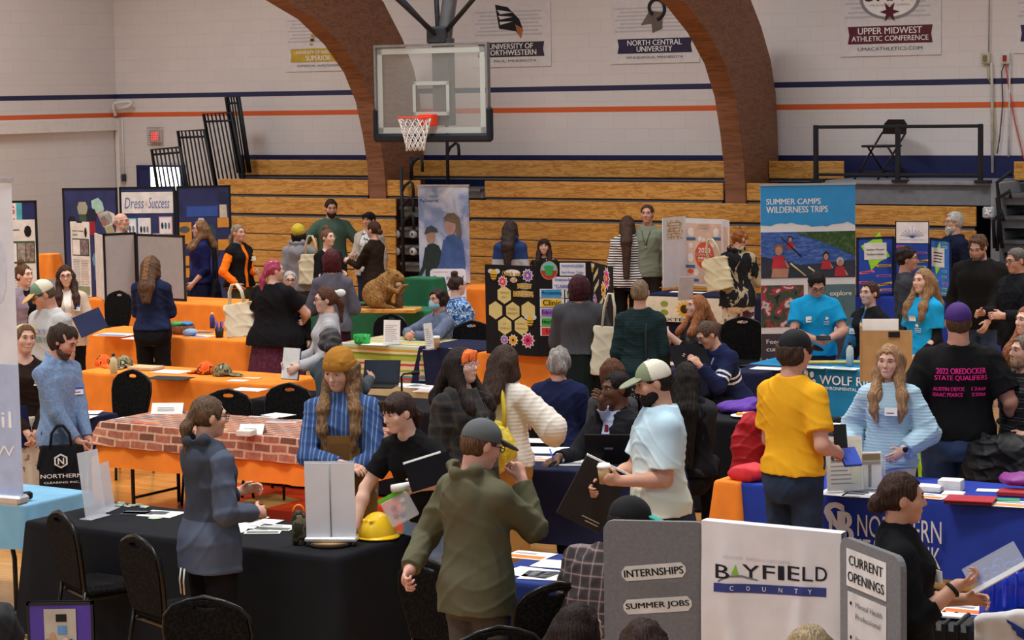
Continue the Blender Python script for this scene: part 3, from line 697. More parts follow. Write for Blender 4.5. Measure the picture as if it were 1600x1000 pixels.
def person(px, py, yaw, label, h=1.68, sex='f', b=1.0, belly=0., sit=None, lean=0., tilt=0., twist=0., head=(0, 0, 0), R='down', L='down', skin='#cf9c84', top=None, over=None, bot=None, hair=None,
           hat=None, glasses=None, beard=None, mask=None, smile=0, face=True, stride=0., ho=.0, legspread=.0, at=None, seed=0, cellk=1., feet=True, handcurl=(.45, .45), tagc=None, zoff=0., group=None):
    s = P(); Z = h; PR = PM if sex == 'm' else PF
    hs = .227 * (h / 1.72) ** .6 / .23 * (1.03 if sex == 'm' else .99)                   # head scale
    bm = 1 + (b - 1) * .85
    prof = [(z * Z, a * Z * bm, (bb + (belly * max(0, 1 - abs(z - .06) / .13))) * Z * (1 + (b - 1)), (y - belly * .6 * max(0, 1 - abs(z - .06) / .13)) * Z) for z, a, bb, y in PR]
    hip = A3(0, 0, .53 * Z) if sit is None else A3(0, 0, sit + .085)
    hip[1] += math.sin(R_(lean)) * .12 * (sit is None); hip[2] += zoff
    Rt = rotz(R_(twist)) @ rotx(R_(lean)) @ roty(R_(tilt)); T = lambda x, y, z: hip + Rt @ A3(x, y, z)
    nk = T(0, .014 * Z, .315 * Z); Rh = rotz(R_(head[0])) @ rotx(R_(head[1])) @ roty(R_(head[2]))
    piv = nk + Rt @ A3(0, -.004 * Z, .028 * Z); HC = piv + Rh @ A3(0, -.018, .100) * hs
    Hh = lambda x, y, z: HC + Rh @ (A3(x, y, z) * hs)
    shw = (.099 if sex == 'm' else .088) * Z * (1 + (b - 1) * .55)
    SH = {1: T(shw, .004 * Z, .254 * Z), -1: T(-shw, .004 * Z, .254 * Z)}
    L1, L2 = .172 * Z, .150 * Z
    arms = {}
    for sd, spec in ((-1, R), (1, L)):
        q = spec if isinstance(spec, dict) else {'t': spec}; t = q.get('t', 'down')
        if isinstance(t, str):
            t = {'down': SH[sd] + A3(sd * .055, -.035, -.315 * Z), 'bent': SH[sd] + Rt @ A3(-sd * .0, -.30, -.15 * Z), 'low': SH[sd] + Rt @ A3(-sd * .04, -.2, -.26 * Z), 'clasp': T(sd * .045, -.27 * max(1, b * .9), .10 * Z), 'hold': T(sd * .10, -.27 * b, .12 * Z), 'belly': T(sd * .03, -.2 * b - belly, .08 * Z),
                 'hip': T(sd * .13 * bm, -.06, .03 * Z), 'face': Hh(sd * .02, -.13, -.10), 'lap': T(sd * .1, -.3, -.02), 'back': T(sd * .02, .15, .03), 'cross': T(-sd * .10, -.17 * b, .17 * Z), 'shoulder': SH[sd] + Rt @ A3(-sd * .06, -.1, -.06)}[t]
        t = A3(*t); v = t - SH[sd]; D = np.linalg.norm(v); D2 = min(D, (L1 + L2) * .995); t = SH[sd] + v / D * D2
        x = (L1 * L1 - L2 * L2 + D2 * D2) / (2 * D2); hgt = math.sqrt(max(0, L1 * L1 - x * x)); dn = v / D
        hint = A3(*q.get('e', (sd * .5, .75, -.9))); hint = hint - dn * (hint @ dn); el = SH[sd] + dn * x + n_(hint) * hgt
        fd = n_(t - el); arms[sd] = (SH[sd], el, t, n_(A3(*q['d'])) if 'd' in q else fd, A3(*q.get('n', (-sd * .9, .0, -.35))), q.get('c', handcurl[0 if sd < 0 else 1]))
    hj = {sd: hip + (rotz(R_(twist * .0)) @ A3(sd * .052 * Z * bm, 0, -.01 * Z)) for sd in (-1, 1)}
    legs = {}
    for sd in (-1, 1):
        if sit is None:
            st = stride * sd; an = A3(sd * (.055 * Z + legspread), -st * .5 + .02, .05 * Z); kn = (hj[sd] + an) / 2 + A3(sd * .004, -.02 - abs(st) * .05, 0); kn[2] = .285 * Z
        else:
            kn = hj[sd] + A3(sd * .05, -.245 * Z, -.03); an = A3(kn[0], kn[1] + .04, .05 * Z)
        legs[sd] = (hj[sd], kn, an)
    # where it stands
    topz = HC[2] + .118 * hs + ho
    if at is None:
        g = atz(px, py, topz + 0.); rr = rotz(R_(yaw)) @ A3(HC[0], HC[1], 0); loc = A3(g[0] - rr[0], g[1] - rr[1], 0)
    else: loc = A3(at[0], at[1], 0)
    Y = loc[1]; cell = (.0062 if Y < 18.5 else .0078 if Y < 25 else .0105) * cellk
    s.loc, s.yaw, s.Y = loc, yaw, Y
    rt = root('person', loc, R_(yaw), label, 'person', group); s.root = rt
    s.w = lambda p: loc + rotz(R_(yaw)) @ np.asarray(p, float)
    s.hand = {'R': arms[-1][2], 'L': arms[1][2]}; s.T, s.H, s.HC, s.Z, s.hip, s.arms, s.hs, s.SH = T, Hh, HC, Z, hip, arms, hs, SH; s.Rt, s.Rh = Rt, Rh; s.prof = smooth_prof(prof)
    PEOPLE.append(s); SK = skinm(skin)
    ar = 1 + (b - 1) * .7; aw = (.0285 if sex == 'm' else .0255) * Z * ar
    # ---- body
    f = Field(); f.torso(hip, Rt, prof, -.012, .03)
    f.cone(nk + Rt @ A3(0, .004, -.05), Hh(0, .022, -.05), (.064 if sex == 'm' else .054) * hs * (1 + (b - 1) * .5), (.056 if sex == 'm' else .049) * hs * (1 + (b - 1) * .5), .02)
    for sd in (-1, 1):
        S0, el, wr, hd, nr, cu = arms[sd]
        f.cone(T(sd * .03 * Z, .01 * Z, .292 * Z), S0, .022 * Z, .026 * Z * ar, .03)
        f.cone(S0, el, aw * 1.06, aw * .86, .02); mid = el + (wr - el) * .28
        f.cone(el, mid, aw * .86, aw * .9, .015); f.cone(mid, wr, aw * .9, aw * .60, .02)
        hand(f, wr, hd, nr, Z / 1.76 * (1 if sex == 'm' else .95), cu, -sd, cell)
        a, k_, n0 = legs[sd]; lw = 1 + (b - 1) * .8
        f.cone(a, k_, .05 * Z * lw, .034 * Z * lw, .03); f.cone(k_, n0, .034 * Z * lw, .022 * Z, .02); f.cone(n0, n0 + A3(0, -.085, -.035), .022 * Z, .018 * Z, .02)
    q = lambda x, y, z: Hh(x, y, z); e = lambda c, r, k=.02, op='u': f.ell(q(*c), np.array(r) * hs, Rh, k * hs, op)
    jw = 1.06 if sex == 'm' else 1.0; fat = 1 + max(0, b - 1) * .35
    e((0, .012, .03), (.0745, .094, .085)); e((0, -.03, -.03), (.059 * jw * fat, .060, .078), .03); e((0, -.064, -.088), (.027 * jw, .024, .023), .035)
    for sx in (-1, 1):
        e((sx * .038, -.064, -.018), (.024 * fat, .02, .022), .03)
        f.cone(q(sx * .012, -.085, .034), q(sx * .045, -.074, .030), .011 * hs, .009 * hs, .018)
        f.ell(q(sx * .031, -.099, .012), np.array((.017, .016, .012)) * hs, Rh, .012, 's')
        e((sx * .077, .006, -.004), (.011, .021, .032), .008)
    f.cone(q(0, -.088, .018), q(0, -.107, -.02), .0075 * hs, .0115 * hs, .012); f.cone(q(-.008, -.094, -.026), q(.008, -.094, -.026), .0085 * hs, .0085 * hs, .010)
    f.cone(q(-.016, -.0865, -.054), q(.016, -.0865, -.054), .0085 * hs, .0085 * hs, .012)
    s.body = f.mesh(cell, 'body', SK, rt)
    if face:
        for sx in (-1, 1):
            mb = MB(); mb.X = (Rh, q(sx * .031, -.0795, .0115)); mb.ball((0, .0005, 0), np.array((.0140, .0105, .0072 - .0018 * smile)) * hs, EYE_W, 10); mb.ball((0, -.0058 * hs, 0), np.array((.0064, .0060, .0070 - .0018 * smile)) * hs, EYE_D, 8); mb.tube([(-.0145 * hs, -.004 * hs, .000), (-.006 * hs, -.0105 * hs, .0068 * hs), (.006 * hs, -.0105 * hs, .0068 * hs), (.0145 * hs, -.004 * hs, 0)], .0022 * hs, mat(mixc(skin, .62), .6), n=5); mb.build('eye', rt)
            mb = MB(); mb.X = (Rh, q(sx * .031, -.0885, .0335)); mb.tube([(-sx * .017 * hs, -.003, -.001), (0, -.003, .004 * hs), (sx * .019 * hs, .008 * hs, -.002)], [.0032 * hs, .0042 * hs, .002 * hs], mat(mixc((hair or {}).get('brow', (hair or {}).get('c', '#3a2a20')), .8), .8), n=6); mb.build('eyebrow', rt)
        if not mask:
            mb = MB(); mb.X = (Rh, q(0, -.0925, -.0545)); w = .021 + .006 * smile
            mb.tube([(-w * hs, .009 * hs, .006 * smile * hs + .0005), (-w * .45 * hs, .0015, -.0002), (0, 0, -.001 * (1 + smile)), (w * .45 * hs, .0015, -.0002), (w * hs, .009 * hs, .006 * smile * hs + .0005)], [.002 * hs, .0052 * hs, .006 * hs, .0052 * hs, .002 * hs], mat(mixc(skin, .78 if sex == 'm' else .74).replace('#', '#'), .45), n=7)
            if smile > .6: mb.tube([(-w * .62 * hs, .0015, .003 * hs), (0, -.0046 * hs, .001 * hs), (w * .62 * hs, .0015, .003 * hs)], .0031 * hs, EYE_W, n=6)
            mb.build('lips', rt)
    # ---- trousers / skirt
    if bot:
        c = bot['c']; g = Field(); wl = bot.get('rise', .045) * Z; fit = bot.get('fit', .012)
        if bot.get('t', 'pants') == 'pants':
            g.torso(hip, Rt if sit is None else np.eye(3), prof, fit, .02, z0=-.115 * Z, z1=wl)
            for sd in (-1, 1):
                a, k_, n0 = legs[sd]; lw = 1 + (b - 1) * .8; end = n0 + A3(0, 0, -.02)
                g.cone(a, k_, .052 * Z * lw + fit, .036 * Z * lw + fit * 1.3, .03); g.cone(k_, end, .036 * Z * lw + fit * 1.3, (.026 + bot.get('flare', .006)) * Z + fit, .02, cut=True)
            g.disp = folds(seed + 3, .005, 12, 30)
        else:
            ln = bot.get('ln', .2); r0 = prof[3][1] + .02; ph = seed
            def sk(p):
                x = p - hip; z = x[:, 2]; t = np.clip((wl - z) / (hip[2] + wl - ln), 0, 1); an = np.arctan2(x[:, 1], x[:, 0])
                rr = r0 + (bot.get('w', .26) * bm - r0) * t ** .75 + .012 * t * np.sin(an * 11 + ph) + .007 * t * np.sin(an * 17 + 2)
                return np.maximum(np.sqrt(x[:, 0] ** 2 + (x[:, 1] * 1.15) ** 2) - rr, np.maximum(z - wl, ln - hip[2] - z)) * .8
            g.fn(sk, 'u', .001); m = bot.get('w', .26) * bm + .05; g._b(A3(-m, -m, ln), A3(m, m, hip[2] + wl))
        g.mesh(cell * 1.45, 'skirt' if bot.get('t') == 'skirt' else 'trousers', c, rt)
    # ---- top
    def garment(t, name, extra=0., sd0=0):
        g = Field(); fit = t.get('fit', .014) + extra; ln = t.get('ln', .05); sl = t.get('sl', 'long')
        pr = [(z, a, bb, y) for z, a, bb, y in prof]
        if 'flare' in t: pr = [(z, a * (1 + t['flare'] * max(0, .2 * Z - z)), bb * (1 + t['flare'] * max(0, .2 * Z - z)), y) for z, a, bb, y in pr]
        lo_ = -ln
        if lo_ < pr[0][0] or t.get('straight', 1): pr = [(min(lo_ - .01, -.12 * Z), pr[2][1] * (1 + t.get('flare', 0) * .2), pr[2][2] * (1 + t.get('flare', 0) * .2), pr[2][3])] + [x for x in pr if x[0] > -.02 * Z]
        if not t.get('tuck'): pr = [(z, a + (.012 if z < .055 * Z else 0), bb + (.012 if z < .055 * Z else 0), y) for z, a, bb, y in pr]
        g.torso(hip, Rt, pr, fit, .03, z0=lo_, z1=.318 * Z)
        for sd in (-1, 1):
            S0, el, wr = arms[sd][:3]
            g.cone(T(sd * .035 * Z, .01 * Z, .288 * Z), S0, .020 * Z + fit, .024 * Z * ar + fit, .035)
            r = aw * .97 + fit * t.get('sfit', .8); puff = t.get('puff', 0)
            if sl == 'none': continue
            if sl == 'short':
                en = S0 + (el - S0) * t.get('sll', .66); g.cone(S0, en, r * 1.08, r * 1.12 + .006, .03, cut=True)
            elif sl == '34': g.cone(S0, el, r * 1.06, r * .98, .03); g.cone(el, el + (wr - el) * .45, r * .98, r * .9, .015, cut=True)
            else:
                g.cone(S0, el, r * 1.06 + puff * .4, r * .98 + puff, .03); en = el + (wr - el) * (.94 if puff == 0 else .9); g.cone(el, en, r * .98 + puff, aw * .62 + fit * .8 + puff * .7, .015, cut=True)
                if puff or t.get('cuff'): g.cone(el + (wr - el) * .88, el + (wr - el) * .97, aw * .62 + .008, aw * .6 + .008, .006, cut=True)
        ne = t.get('neck', .0)                 # neck opening
        if not t.get('high'):
            g.ell(nk + Rt @ A3(0, -.03 - ne * .25, .035 - ne * .5), (.068 * hs + ne * .35, .07 + ne * .3, .062 + ne), Rt, .006, 's')
            if t.get('v'): g.cone(nk + Rt @ A3(0, -.09, .02), nk + Rt @ A3(0, -.16, -t['v']), .05, .008, .004, op='s')
        else: g.cone(nk + Rt @ A3(0, .004, -.03), nk + Rt @ A3(0, .0, t['high']), .064 * hs + fit, .060 * hs + .008, .025, cut=True); g.cone(nk, nk + Rt @ A3(0, -.01, .15), .052 * hs, .054 * hs, .004, op='s')
        if t.get('open'):                       # open front
            w = t['open']; g.fn(lambda p: np.maximum(np.abs(((p - hip) @ Rt)[:, 0]) - w, ((p - hip) @ Rt)[:, 1] + .02), 's', .006)
        if t.get('col'):
            for sd in (-1, 1): a_, b_, c_ = nk + Rt @ A3(sd * .03, .05, .03), nk + Rt @ A3(sd * .060, -.012, .018), nk + Rt @ A3(sd * .034, -.088, -.035); g.cone(a_, b_, .015, .017, .008); g.cone(b_, c_, .017, .015, .008)
        if t.get('hood'):
            k = t['hood']
            g.ell(T(0, .062 * Z * b, .255 * Z), (.112 * k, .05 * k, .095 * k), Rt, .04)
            for sd in (-1, 1):
                g.cone(nk + Rt @ A3(sd * .085, .05, .03), nk + Rt @ A3(sd * .055, -.085, -.045), .030 * k, .020 * k, .025); g.cone(nk + Rt @ A3(sd * .085, .05, .03), nk + Rt @ A3(0, .10, .02), .030 * k, .033 * k, .02)
            g.ell(nk + Rt @ A3(0, .06, .045), (.062, .05, .05), Rt, .012, 's')
            if t.get('hoodhole'): g.ell(T(-.02, .12 * Z * b, .285 * Z), (.05, .035, .06), Rt, .015, 's')
        fl = folds(seed * 7 + 11 + sd0, t.get('fold', .0062), *t.get('fr', (13, 36)))
        kn = t.get('knit')
        g.disp = (lambda p: fl(p) + kn * np.sin(p[:, 2] * t.get('kf', 240) + 3 * np.sin(p[:, 0] * 3))) if kn else fl
        cf = t.get('cf')
        o = g.mesh(cell * t.get('ck', 1.), name, t['c'], rt, (lambda c: cf(s, c)) if cf else None)
        return o
    if top: s.top = garment(top, top.get('name', 'shirt'))
    if over: s.over = garment(over, over.get('name', 'jacket'), .012, 5)
    # ---- hair
    if hair:
        t, c, ln = hair.get('t', 'short'), hair['c'], hair.get('ln', .3); g = Field(); E_ = lambda cc, r, k=.02, op='u': g.ell(q(*cc), np.array(r) * hs, Rh, k * hs, op)
        vol = hair.get('v', 1.)
        E_((0, .014, .034), (.083 * vol, .1035 * vol, .0905 * vol))
        if t in ('curly', 'bob', 'long', 'wavy'): E_((0, .03, -.01), (.088 * vol, .09 * vol, .09), .03)
        if t == 'short': E_((0, .035, -.005), (.079, .077, .078), .02)
        if t in ('pony', 'bun', 'low', 'lowbun'): E_((0, .02, 0.01), (.081, .092, .08), .02)
        # the face window
        fw = hair.get('part', .0)
        for sx in (-1, 1): E_((fw + sx * .023, -.102, -.038), (.050, .082, (.134 if t == 'short' else .130) - .04 * bool(hair.get('fringe', 0))), .008, 's')
        if t in ('short', 'fringe', 'pony', 'bun', 'low', 'lowbun'):
            for sx in (-1, 1): E_((sx * .09, -.012, -.035), (.035, .034, .05), .015, 's')
        if t == 'short': g.fn(lambda p: -(((p - HC) @ Rh)[:, 2] + .078 * hs), 'i', .01)
        if t == 'fringe': g.fn(lambda p: ((p - HC) @ Rh)[:, 2] - .035 * hs, 'i', .02); g.fn(lambda p: -(((p - HC) @ Rh)[:, 2] + .07 * hs), 'i', .01)
        if t == 'bob':
            for sx in (-1, 1): g.cone(q(sx * .072, .0, .02), q(sx * .078, -.012, -.09 - ln * .3), .032 * hs, .026 * hs, .04)
            E_((0, .05, -.06), (.08, .055, .085), .04)
        if t in ('long', 'wavy'):
            if hair.get('back', 1):
                bk = T(0, (.10 * Z * (1 + (b - 1) * .6)) + .03, .27 * Z - ln); up = T(0, .10 * Z * (1 + (b - 1) * .4), .27 * Z)
                wd = hair.get('w', .085)
                for ox in (-.6, 0, .6):
                    g.cone(q(ox * .08, .075, -.01), up + Rt @ A3(ox * wd * 1.1, 0, 0), .05 * hs, .045, .04); g.cone(up + Rt @ A3(ox * wd * 1.1, 0, 0), bk + Rt @ A3(ox * wd * .8, 0, -.03 * abs(ox)), .042, .018, .04)
            fr = hair.get('front', 0)
            for sx in (-1, 1):
                w = hair.get('sides', (1, 1))[0 if sx < 0 else 1]
                if not w: continue
                g.cone(q(sx * .070, -.006, .04), q(sx * .076, -.012, -.10), .024 * hs, .036 * hs, .03); g.cone(q(sx * .06, .03, .0), q(sx * .066, .03, -.12), .03 * hs, .04 * hs, .04)
                if fr:
                    m1 = T(sx * .055 * Z, -.050 * Z * (1 + (b - 1)) - .018, .262 * Z); g.cone(q(sx * .076, -.012, -.10), m1, .036 * hs, .040, .04); g.cone(m1, m1 + Rt @ A3(sx * .004, -.022, -fr * .6), .040, .032, .03); g.cone(m1 + Rt @ A3(sx * .004, -.022, -fr * .6), m1 + Rt @ A3(-sx * .012, -.03, -fr * 1.15), .032, .012, .03)
        if t == 'pony':
            a = q(0, .105, hair.get('ph', .03)); g.cone(q(0, .085, hair.get('ph', .03)), a, .026, .022, .02); e1 = a + A3(*hair.get('pd', (0, .05, -.5))) * ln * .5; e1 += Rh @ A3(0, .03, 0); e2 = a + A3(*hair.get('pd', (0, .05, -.5))) * ln * 1.8 + Rh @ A3(0, .02, 0)
            g.cone(a, e1, .024, .034, .02); g.cone(e1, e2, .034, .012, .02)
        if t == 'bun': g.ell(q(0, .03, .135), np.array((.046, .044, .040)) * hs * hair.get('bs', 1), Rh, .012)
        if t in ('low', 'lowbun'): g.ell(q(0, .115, -.03), np.array((.046, .04, .045)) * hs * hair.get('bs', 1), Rh, .012)
        if hair.get('fringe'):
            for ox in (-.05, -.025, 0, .025, .05): g.cone(q(ox, -.076, .092 - abs(ox) * .2), q(ox * 1.15, -.093 + abs(ox) * .35, .034), .016 * hs, .010 * hs, .012)
        if hat:
            hz = hat.get('z', .036); ty = .10 if hat['t'] == 'cap' else .22; g.fn(lambda p: ((p - HC) @ Rh)[:, 2] + ty * ((p - HC) @ Rh)[:, 1] * (-1 if hat.get('back') else 1) - (hz - .004) * hs, 'i', .006)
        g.disp = (lambda f1, f2: (lambda p: f1(p) + f2(p)))(curls(seed + 2, hair.get('curl', {'curly': .010, 'wavy': .0055}.get(t, .003)), hair.get('cfq', 90)), strands(HC, .0028 if t != 'curly' else .001))
        s.hair = g.mesh(max(cell * .9, .005), 'hair', [hair_col(c)] + ([hair_col(hair['c2'])] if 'c2' in hair else []), rt, (lambda cc: hair['cf'](s, cc)) if 'cf' in hair else None)
    if beard:
        g = Field(); bs_ = beard.get('s', 1.); g.ell(q(0, -.034, -.060), np.array((.0645 * jw * bs_, .0635 * bs_, .060)) * hs, Rh, .02); g.ell(q(0, -.074, -.092), np.array((.030 * bs_, .024 * bs_, .030 + beard.get('ln', 0))) * hs, Rh, .03)
        g.ell(q(0, -.085, .012), np.array((.052, .06, .055)) * hs, Rh, .012, 's'); g.ell(q(0, -.104, -.054), np.array((.02, .02, .009)) * hs, Rh, .006, 's')
        for sx in (-1, 1): g.ell(q(sx * .04, -.078, -.022 if beard.get('full') else -.028), np.array((.030, .044, .032)) * hs * (.8 if beard.get('full') else 1), Rh, .012, 's')
        g.fn(lambda p: ((p - HC) @ Rh)[:, 1] - .004 * hs, 'i', .01); g.disp = curls(seed, .003, 150); g.mesh(max(cell * .8, .0045), 'beard', hair_col(beard['c']), rt)
    if mask:
        g = Field(); g.ell(q(0, -.042, -.052), np.array((.066 * jw, .068, .055)) * hs, Rh, .02); g.cone(q(0, -.1, -.02), q(0, -.1, -.06), .018, .016, .03); g.fn(lambda p: ((p - HC) @ Rh)[:, 1] + .022 * hs, 'i', .004); g.mesh(cell * .9, 'face_mask', mask, rt)
    if hat:
        t, c = hat['t'], hat['c']; g = Field(); z0 = hat.get('z', .036); bk = hat.get('back', 0); sg = 1 if bk else -1
        if t == 'cap':
            g.ell(q(0, .012, .036), np.array((.088, .1075, .098)) * hs, Rh, .01); g.plane(q(0, 0, z0 - .012), -(Rh @ A3(0, .10 * (1 if not bk else -1), 1)), .006)
            c2 = hat.get('c2', c); cf = hat.get('cf')
            co = g.mesh(cell * .9, 'cap', [c] + ([c2] if c2 is not c else []), rt, (lambda cc: (((cc - HC) @ Rh)[:, 1] > hat.get('split', -.01) * hs).astype(int)) if c2 is not c else None)
            br = Field(); br.ell(q(0, sg * .118, z0 + .006), np.array((.075, .085, .012)) * hs, Rh @ rotx(R_(-sg * hat.get('drop', 14))), .01); br.ell(q(0, sg * .02, z0 - .03), np.array((.083, .098, .052)) * hs, Rh, .006, 's'); br.mesh(cell * .75, 'brim', hat.get('bc', c), co)
            mb = MB(); mb.ball(q(0, .012, .135), .008 * hs, hat.get('bc', c), 6); mb.build('button', co)
        else:
            g.ell(q(0, .014, .04), np.array((.092, .112, .102 + hat.get('tall', 0))) * hs, Rh, .01); g.plane(q(0, 0, z0 - .02), -(Rh @ A3(0, .22, 1)), .008); g.disp = folds(seed, .004, 30, 60); co = g.mesh(cell * .9, 'beanie', c, rt)
            if not hat.get('nocuff'):
                g = Field(); g.ell(q(0, .014, .032), np.array((.0965, .117, .106)) * hs, Rh, .01); g.plane(q(0, 0, z0 - .024), -(Rh @ A3(0, .22, 1)), .006); g.plane(q(0, 0, z0 + .030), Rh @ A3(0, .22, 1), .006); g.mesh(cell * .9, 'cuff', c, co)
    if glasses:
        mb = MB(); G = mat(glasses, .35, var=0)
        mb.X = (Rh, HC)
        for sx in (-1, 1):
            pts = [(sx * .033 * hs + .023 * hs * math.cos(a) * (1 if 1 else 1), -.103 * hs, .010 * hs + .0175 * hs * math.sin(a)) for a in [2 * math.pi * k / 14 for k in range(14)]]
            mb.tube(pts, .0024 * hs, G, n=5, closed=True); mb.tube([(sx * .056 * hs, -.101 * hs, .014 * hs), (sx * .077 * hs, -.06 * hs, .014 * hs), (sx * .083 * hs, .01 * hs, .008 * hs)], .0023 * hs, G, n=5)
        mb.tube([(-.010 * hs, -.104 * hs, .013 * hs), (.010 * hs, -.104 * hs, .013 * hs)], .0024 * hs, G, n=5); mb.build('glasses', rt)
    if tagc:                                     # a stick-on name tag on the chest: (x, z above hip in h, header colour)
        x, z, hc = tagc; B_ = (over or top).get('fit', .014) + (.012 if over else 0); zs = [p_[0] for p_ in prof]
        bb = np.interp(z * Z, zs, [p_[2] for p_ in prof]) + B_; yy = np.interp(z * Z, zs, [p_[3] for p_ in prof]); aa = np.interp(z * Z, zs, [p_[1] for p_ in prof]) + B_
        y = yy - bb * max(.05, 1 - abs(x / aa) ** 2.4) ** (1 / 2.4) - .004
        mb = MB(); mb.X = (Rt @ rotz(-x / aa * .9) @ rotx(R_(-4)), T(x, y, z * Z)); mb.box((-.043, -.004, -.028), (.043, .003, .028), PAPER); mb.box((-.043, -.0045, .01 if hc != '#f4f3f0' else .0275), (.043, -.0038, .028), mat(hc)); mb.box((-.03, -.0046, -.014), (.02, -.0039, -.006), mat('#5a5a66')); mb.build('name_tag', rt)
    if feet:
        for sd in (-1, 1):
            g = Field(); n0 = legs[sd][2]; z0 = n0[2] - .05 * Z; g.ell((n0[0], n0[1] - .065, z0 + .035), (.046, .135, .05), None); g.ell((n0[0], n0[1] + .005, z0 + .05), (.042, .05, .06), None); g.plane((0, 0, z0 + .001), (0, 0, -1)); g.mesh(.012, 'shoe', hair.get('shoe', BLACK) if hair else BLACK, rt)
    return s

def wrap(s, draw, fit, back=False, name='print', off=.006, pad=0.):
    """lettering or emblem laid on the shirt: draw(mb) in metres, x across, z above the hip"""
    mb = MB(); draw(mb); Q = s.prof; sg = 1 if back else -1
    for i, (x, y, z) in enumerate(mb.v):
        a, b, yy = (np.interp(z, Q[:, 0], Q[:, k]) for k in (1, 2, 3)); a += fit; b += fit
        f = max(.02, 1 - min(1, abs(x / a)) ** 2.4) ** (1 / 2.4)
        mb.v[i] = tuple(s.T(-x if back else x, yy + sg * (b * f + off - y), z))
    return mb.build(name, s.root)
def band(s, c, r=.012, z=.05, tilt=.0, name='headband'):
    mb = MB(); mb.X = (s.Rh, s.HC)
    mb.tube([((.089 * math.cos(a)) * s.hs, (.0 + tilt * math.sin(a)) * s.hs, (z + .075 * math.sin(a)) * s.hs) for a in [math.pi * k / 14 for k in range(15)]], r, mat(c, .5), n=6); return mb.build(name, s.root)
def item(p, size, R, c, name, label, cat, extra=None, bev=.002, group=None):
    mb = MB(); mb.X = (R, np.zeros(3)); h = A3(*size) / 2; mb.box(-h, h, c, bev)
    if extra: extra(mb, *size)
    o = mb.build(name); o.location = Vector(p); return tag(o, label, cat, group)
def lanyard(s, c, r=.006, drop=.2):
    mb = MB(); Z = s.Z; Q = s.prof
    def sp(x, z): a, b, yy = (np.interp(z, Q[:, 0], Q[:, k]) for k in (1, 2, 3)); a += .02; b += .026; return s.T(x, yy - b * max(.05, 1 - min(1, abs(x / a)) ** 2.4) ** (1 / 2.4) - .004, z)
    for sd in (-1, 1): mb.tube([s.T(sd * .055, -.0, .312 * Z)] + [sp(sd * .06 * (1 - t), .285 * Z - drop * t) for t in (.05, .3, .6, .85, 1)], r, mat(c, .5), n=5)
    mb.ball(sp(0, .285 * Z - drop - .02), (.012, .008, .02), mat('#c8b878', .4, .5), 8); return mb.build('lanyard', s.root)
# ================================================================ tables and cloths
TZ = .745
GA = math.degrees(-TH)                       # gym axes: things lined up with the hall
class Tb: pass
def clothmesh(L, D, drop, wav=.014, flare=.035, seed=0, sag=0.):
    rnd = random.Random(seed); per = []
    nx, ny = max(6, int(L * 16)), max(4, int(D * 16))
    for i in range(nx): per.append((L * i / nx, 0, 0, -1))
    for i in range(ny): per.append((L, D * i / ny, 1, 0))
    for i in range(nx): per.append((L - L * i / nx, D, 0, 1))
    for i in range(ny): per.append((0, D - D * i / ny, -1, 0))
    n = len(per); out = []
    for k in range(n):
        a, b = per[k - 1], per[k]; nx_, ny_ = b[2] + (a[2] if a[2:] != b[2:] else 0), b[3] + (a[3] if a[2:] != b[2:] else 0); out.append((nx_, ny_))
    ph = [rnd.uniform(0, 6.28) for _ in range(4)]; rings = []
    cx, cy = L / 2, D / 2
    for q in (.02, .6, .97): rings.append([(cx + (p[0] - cx) * q, cy + (p[1] - cy) * q, .004) for p in per])
    rings.append([(p[0], p[1], .003) for p in per])
    for t in (.012, .05, .3, .65, 1.):
        r = []
        for k, p in enumerate(per):
            s_ = p[0] + p[1]; cor = min(abs(p[0]) + abs(p[1]), abs(p[0] - L) + abs(p[1]), abs(p[0] - L) + abs(p[1] - D), abs(p[0]) + abs(p[1] - D)); cf = math.exp(-(cor / .09) ** 2)
            o = .008 + flare * t * .6 + wav * t ** .7 * (math.sin(s_ * 13 + ph[0]) + .7 * math.sin(s_ * 29 + ph[1])) + cf * .045 * t
            z = -drop * min(1, t) + (sag * math.sin(s_ * 7 + ph[2]) + .015 * cf) * t * (t > .5)
            r.append((p[0] + out[k][0] * o, p[1] + out[k][1] * o, z))
        rings.append(r)
    return rings
def table(px, py, L, D, label, c, drop=.72, z=TZ, a=None, legs=None, corner='FL', seed=0, wav=.014, trim=None, nocloth=False, name='tablecloth', flare=.035):
    t = Tb(); a = -TH if a is None else R_(a); p = atz(px, py, z); R = rotz(a); off = {'FL': (0, 0), 'FR': (L, 0), 'BR': (L, D), 'BL': (0, D)}[corner]
    p = p - R @ A3(*off, 0); t.p, t.R, t.a, t.L, t.D, t.z = p, R, a, L, D, z
    t.at = lambda x, y, dz=0: p + R @ A3(x, y, dz)
    if legs:
        f = root('folding_table', (p[0], p[1], 0), a, legs, 'table')
        MB().box((.02, .02, z - .04), (L - .02, D - .02, z - .002), mat('#b9b2a8', .6), .008).build('tabletop', f)
        for x in (.22, L - .22):
            for y in (.1, D - .1): MB().tube([(x + (.0 if x < 1 else 0), y, 0), (x, y, .35), (x + (.08 if x < L / 2 else -.08), y, z - .04)], .016, DARKST).build('leg', f)
            MB().tube([(x, .1, .12), (x, D - .1, .12)], .012, DARKST).build('crossbar', f)
    mb = MB(); mb.loft(clothmesh(L, D, min(drop, z - .012), wav, flare, seed), c, caps=False); mb.add([clothmesh(L, D, drop)[0][0]] * 0, [], c)
    o = mb.build(name); place(o, p, a); tag(o, label, 'tablecloth'); t.o = o; t.cloth = o
    return t
CL = lambda c, v=.05: mat(c, .85, var=v, scale=5, spec=.12, bump=.15, bscale=12)
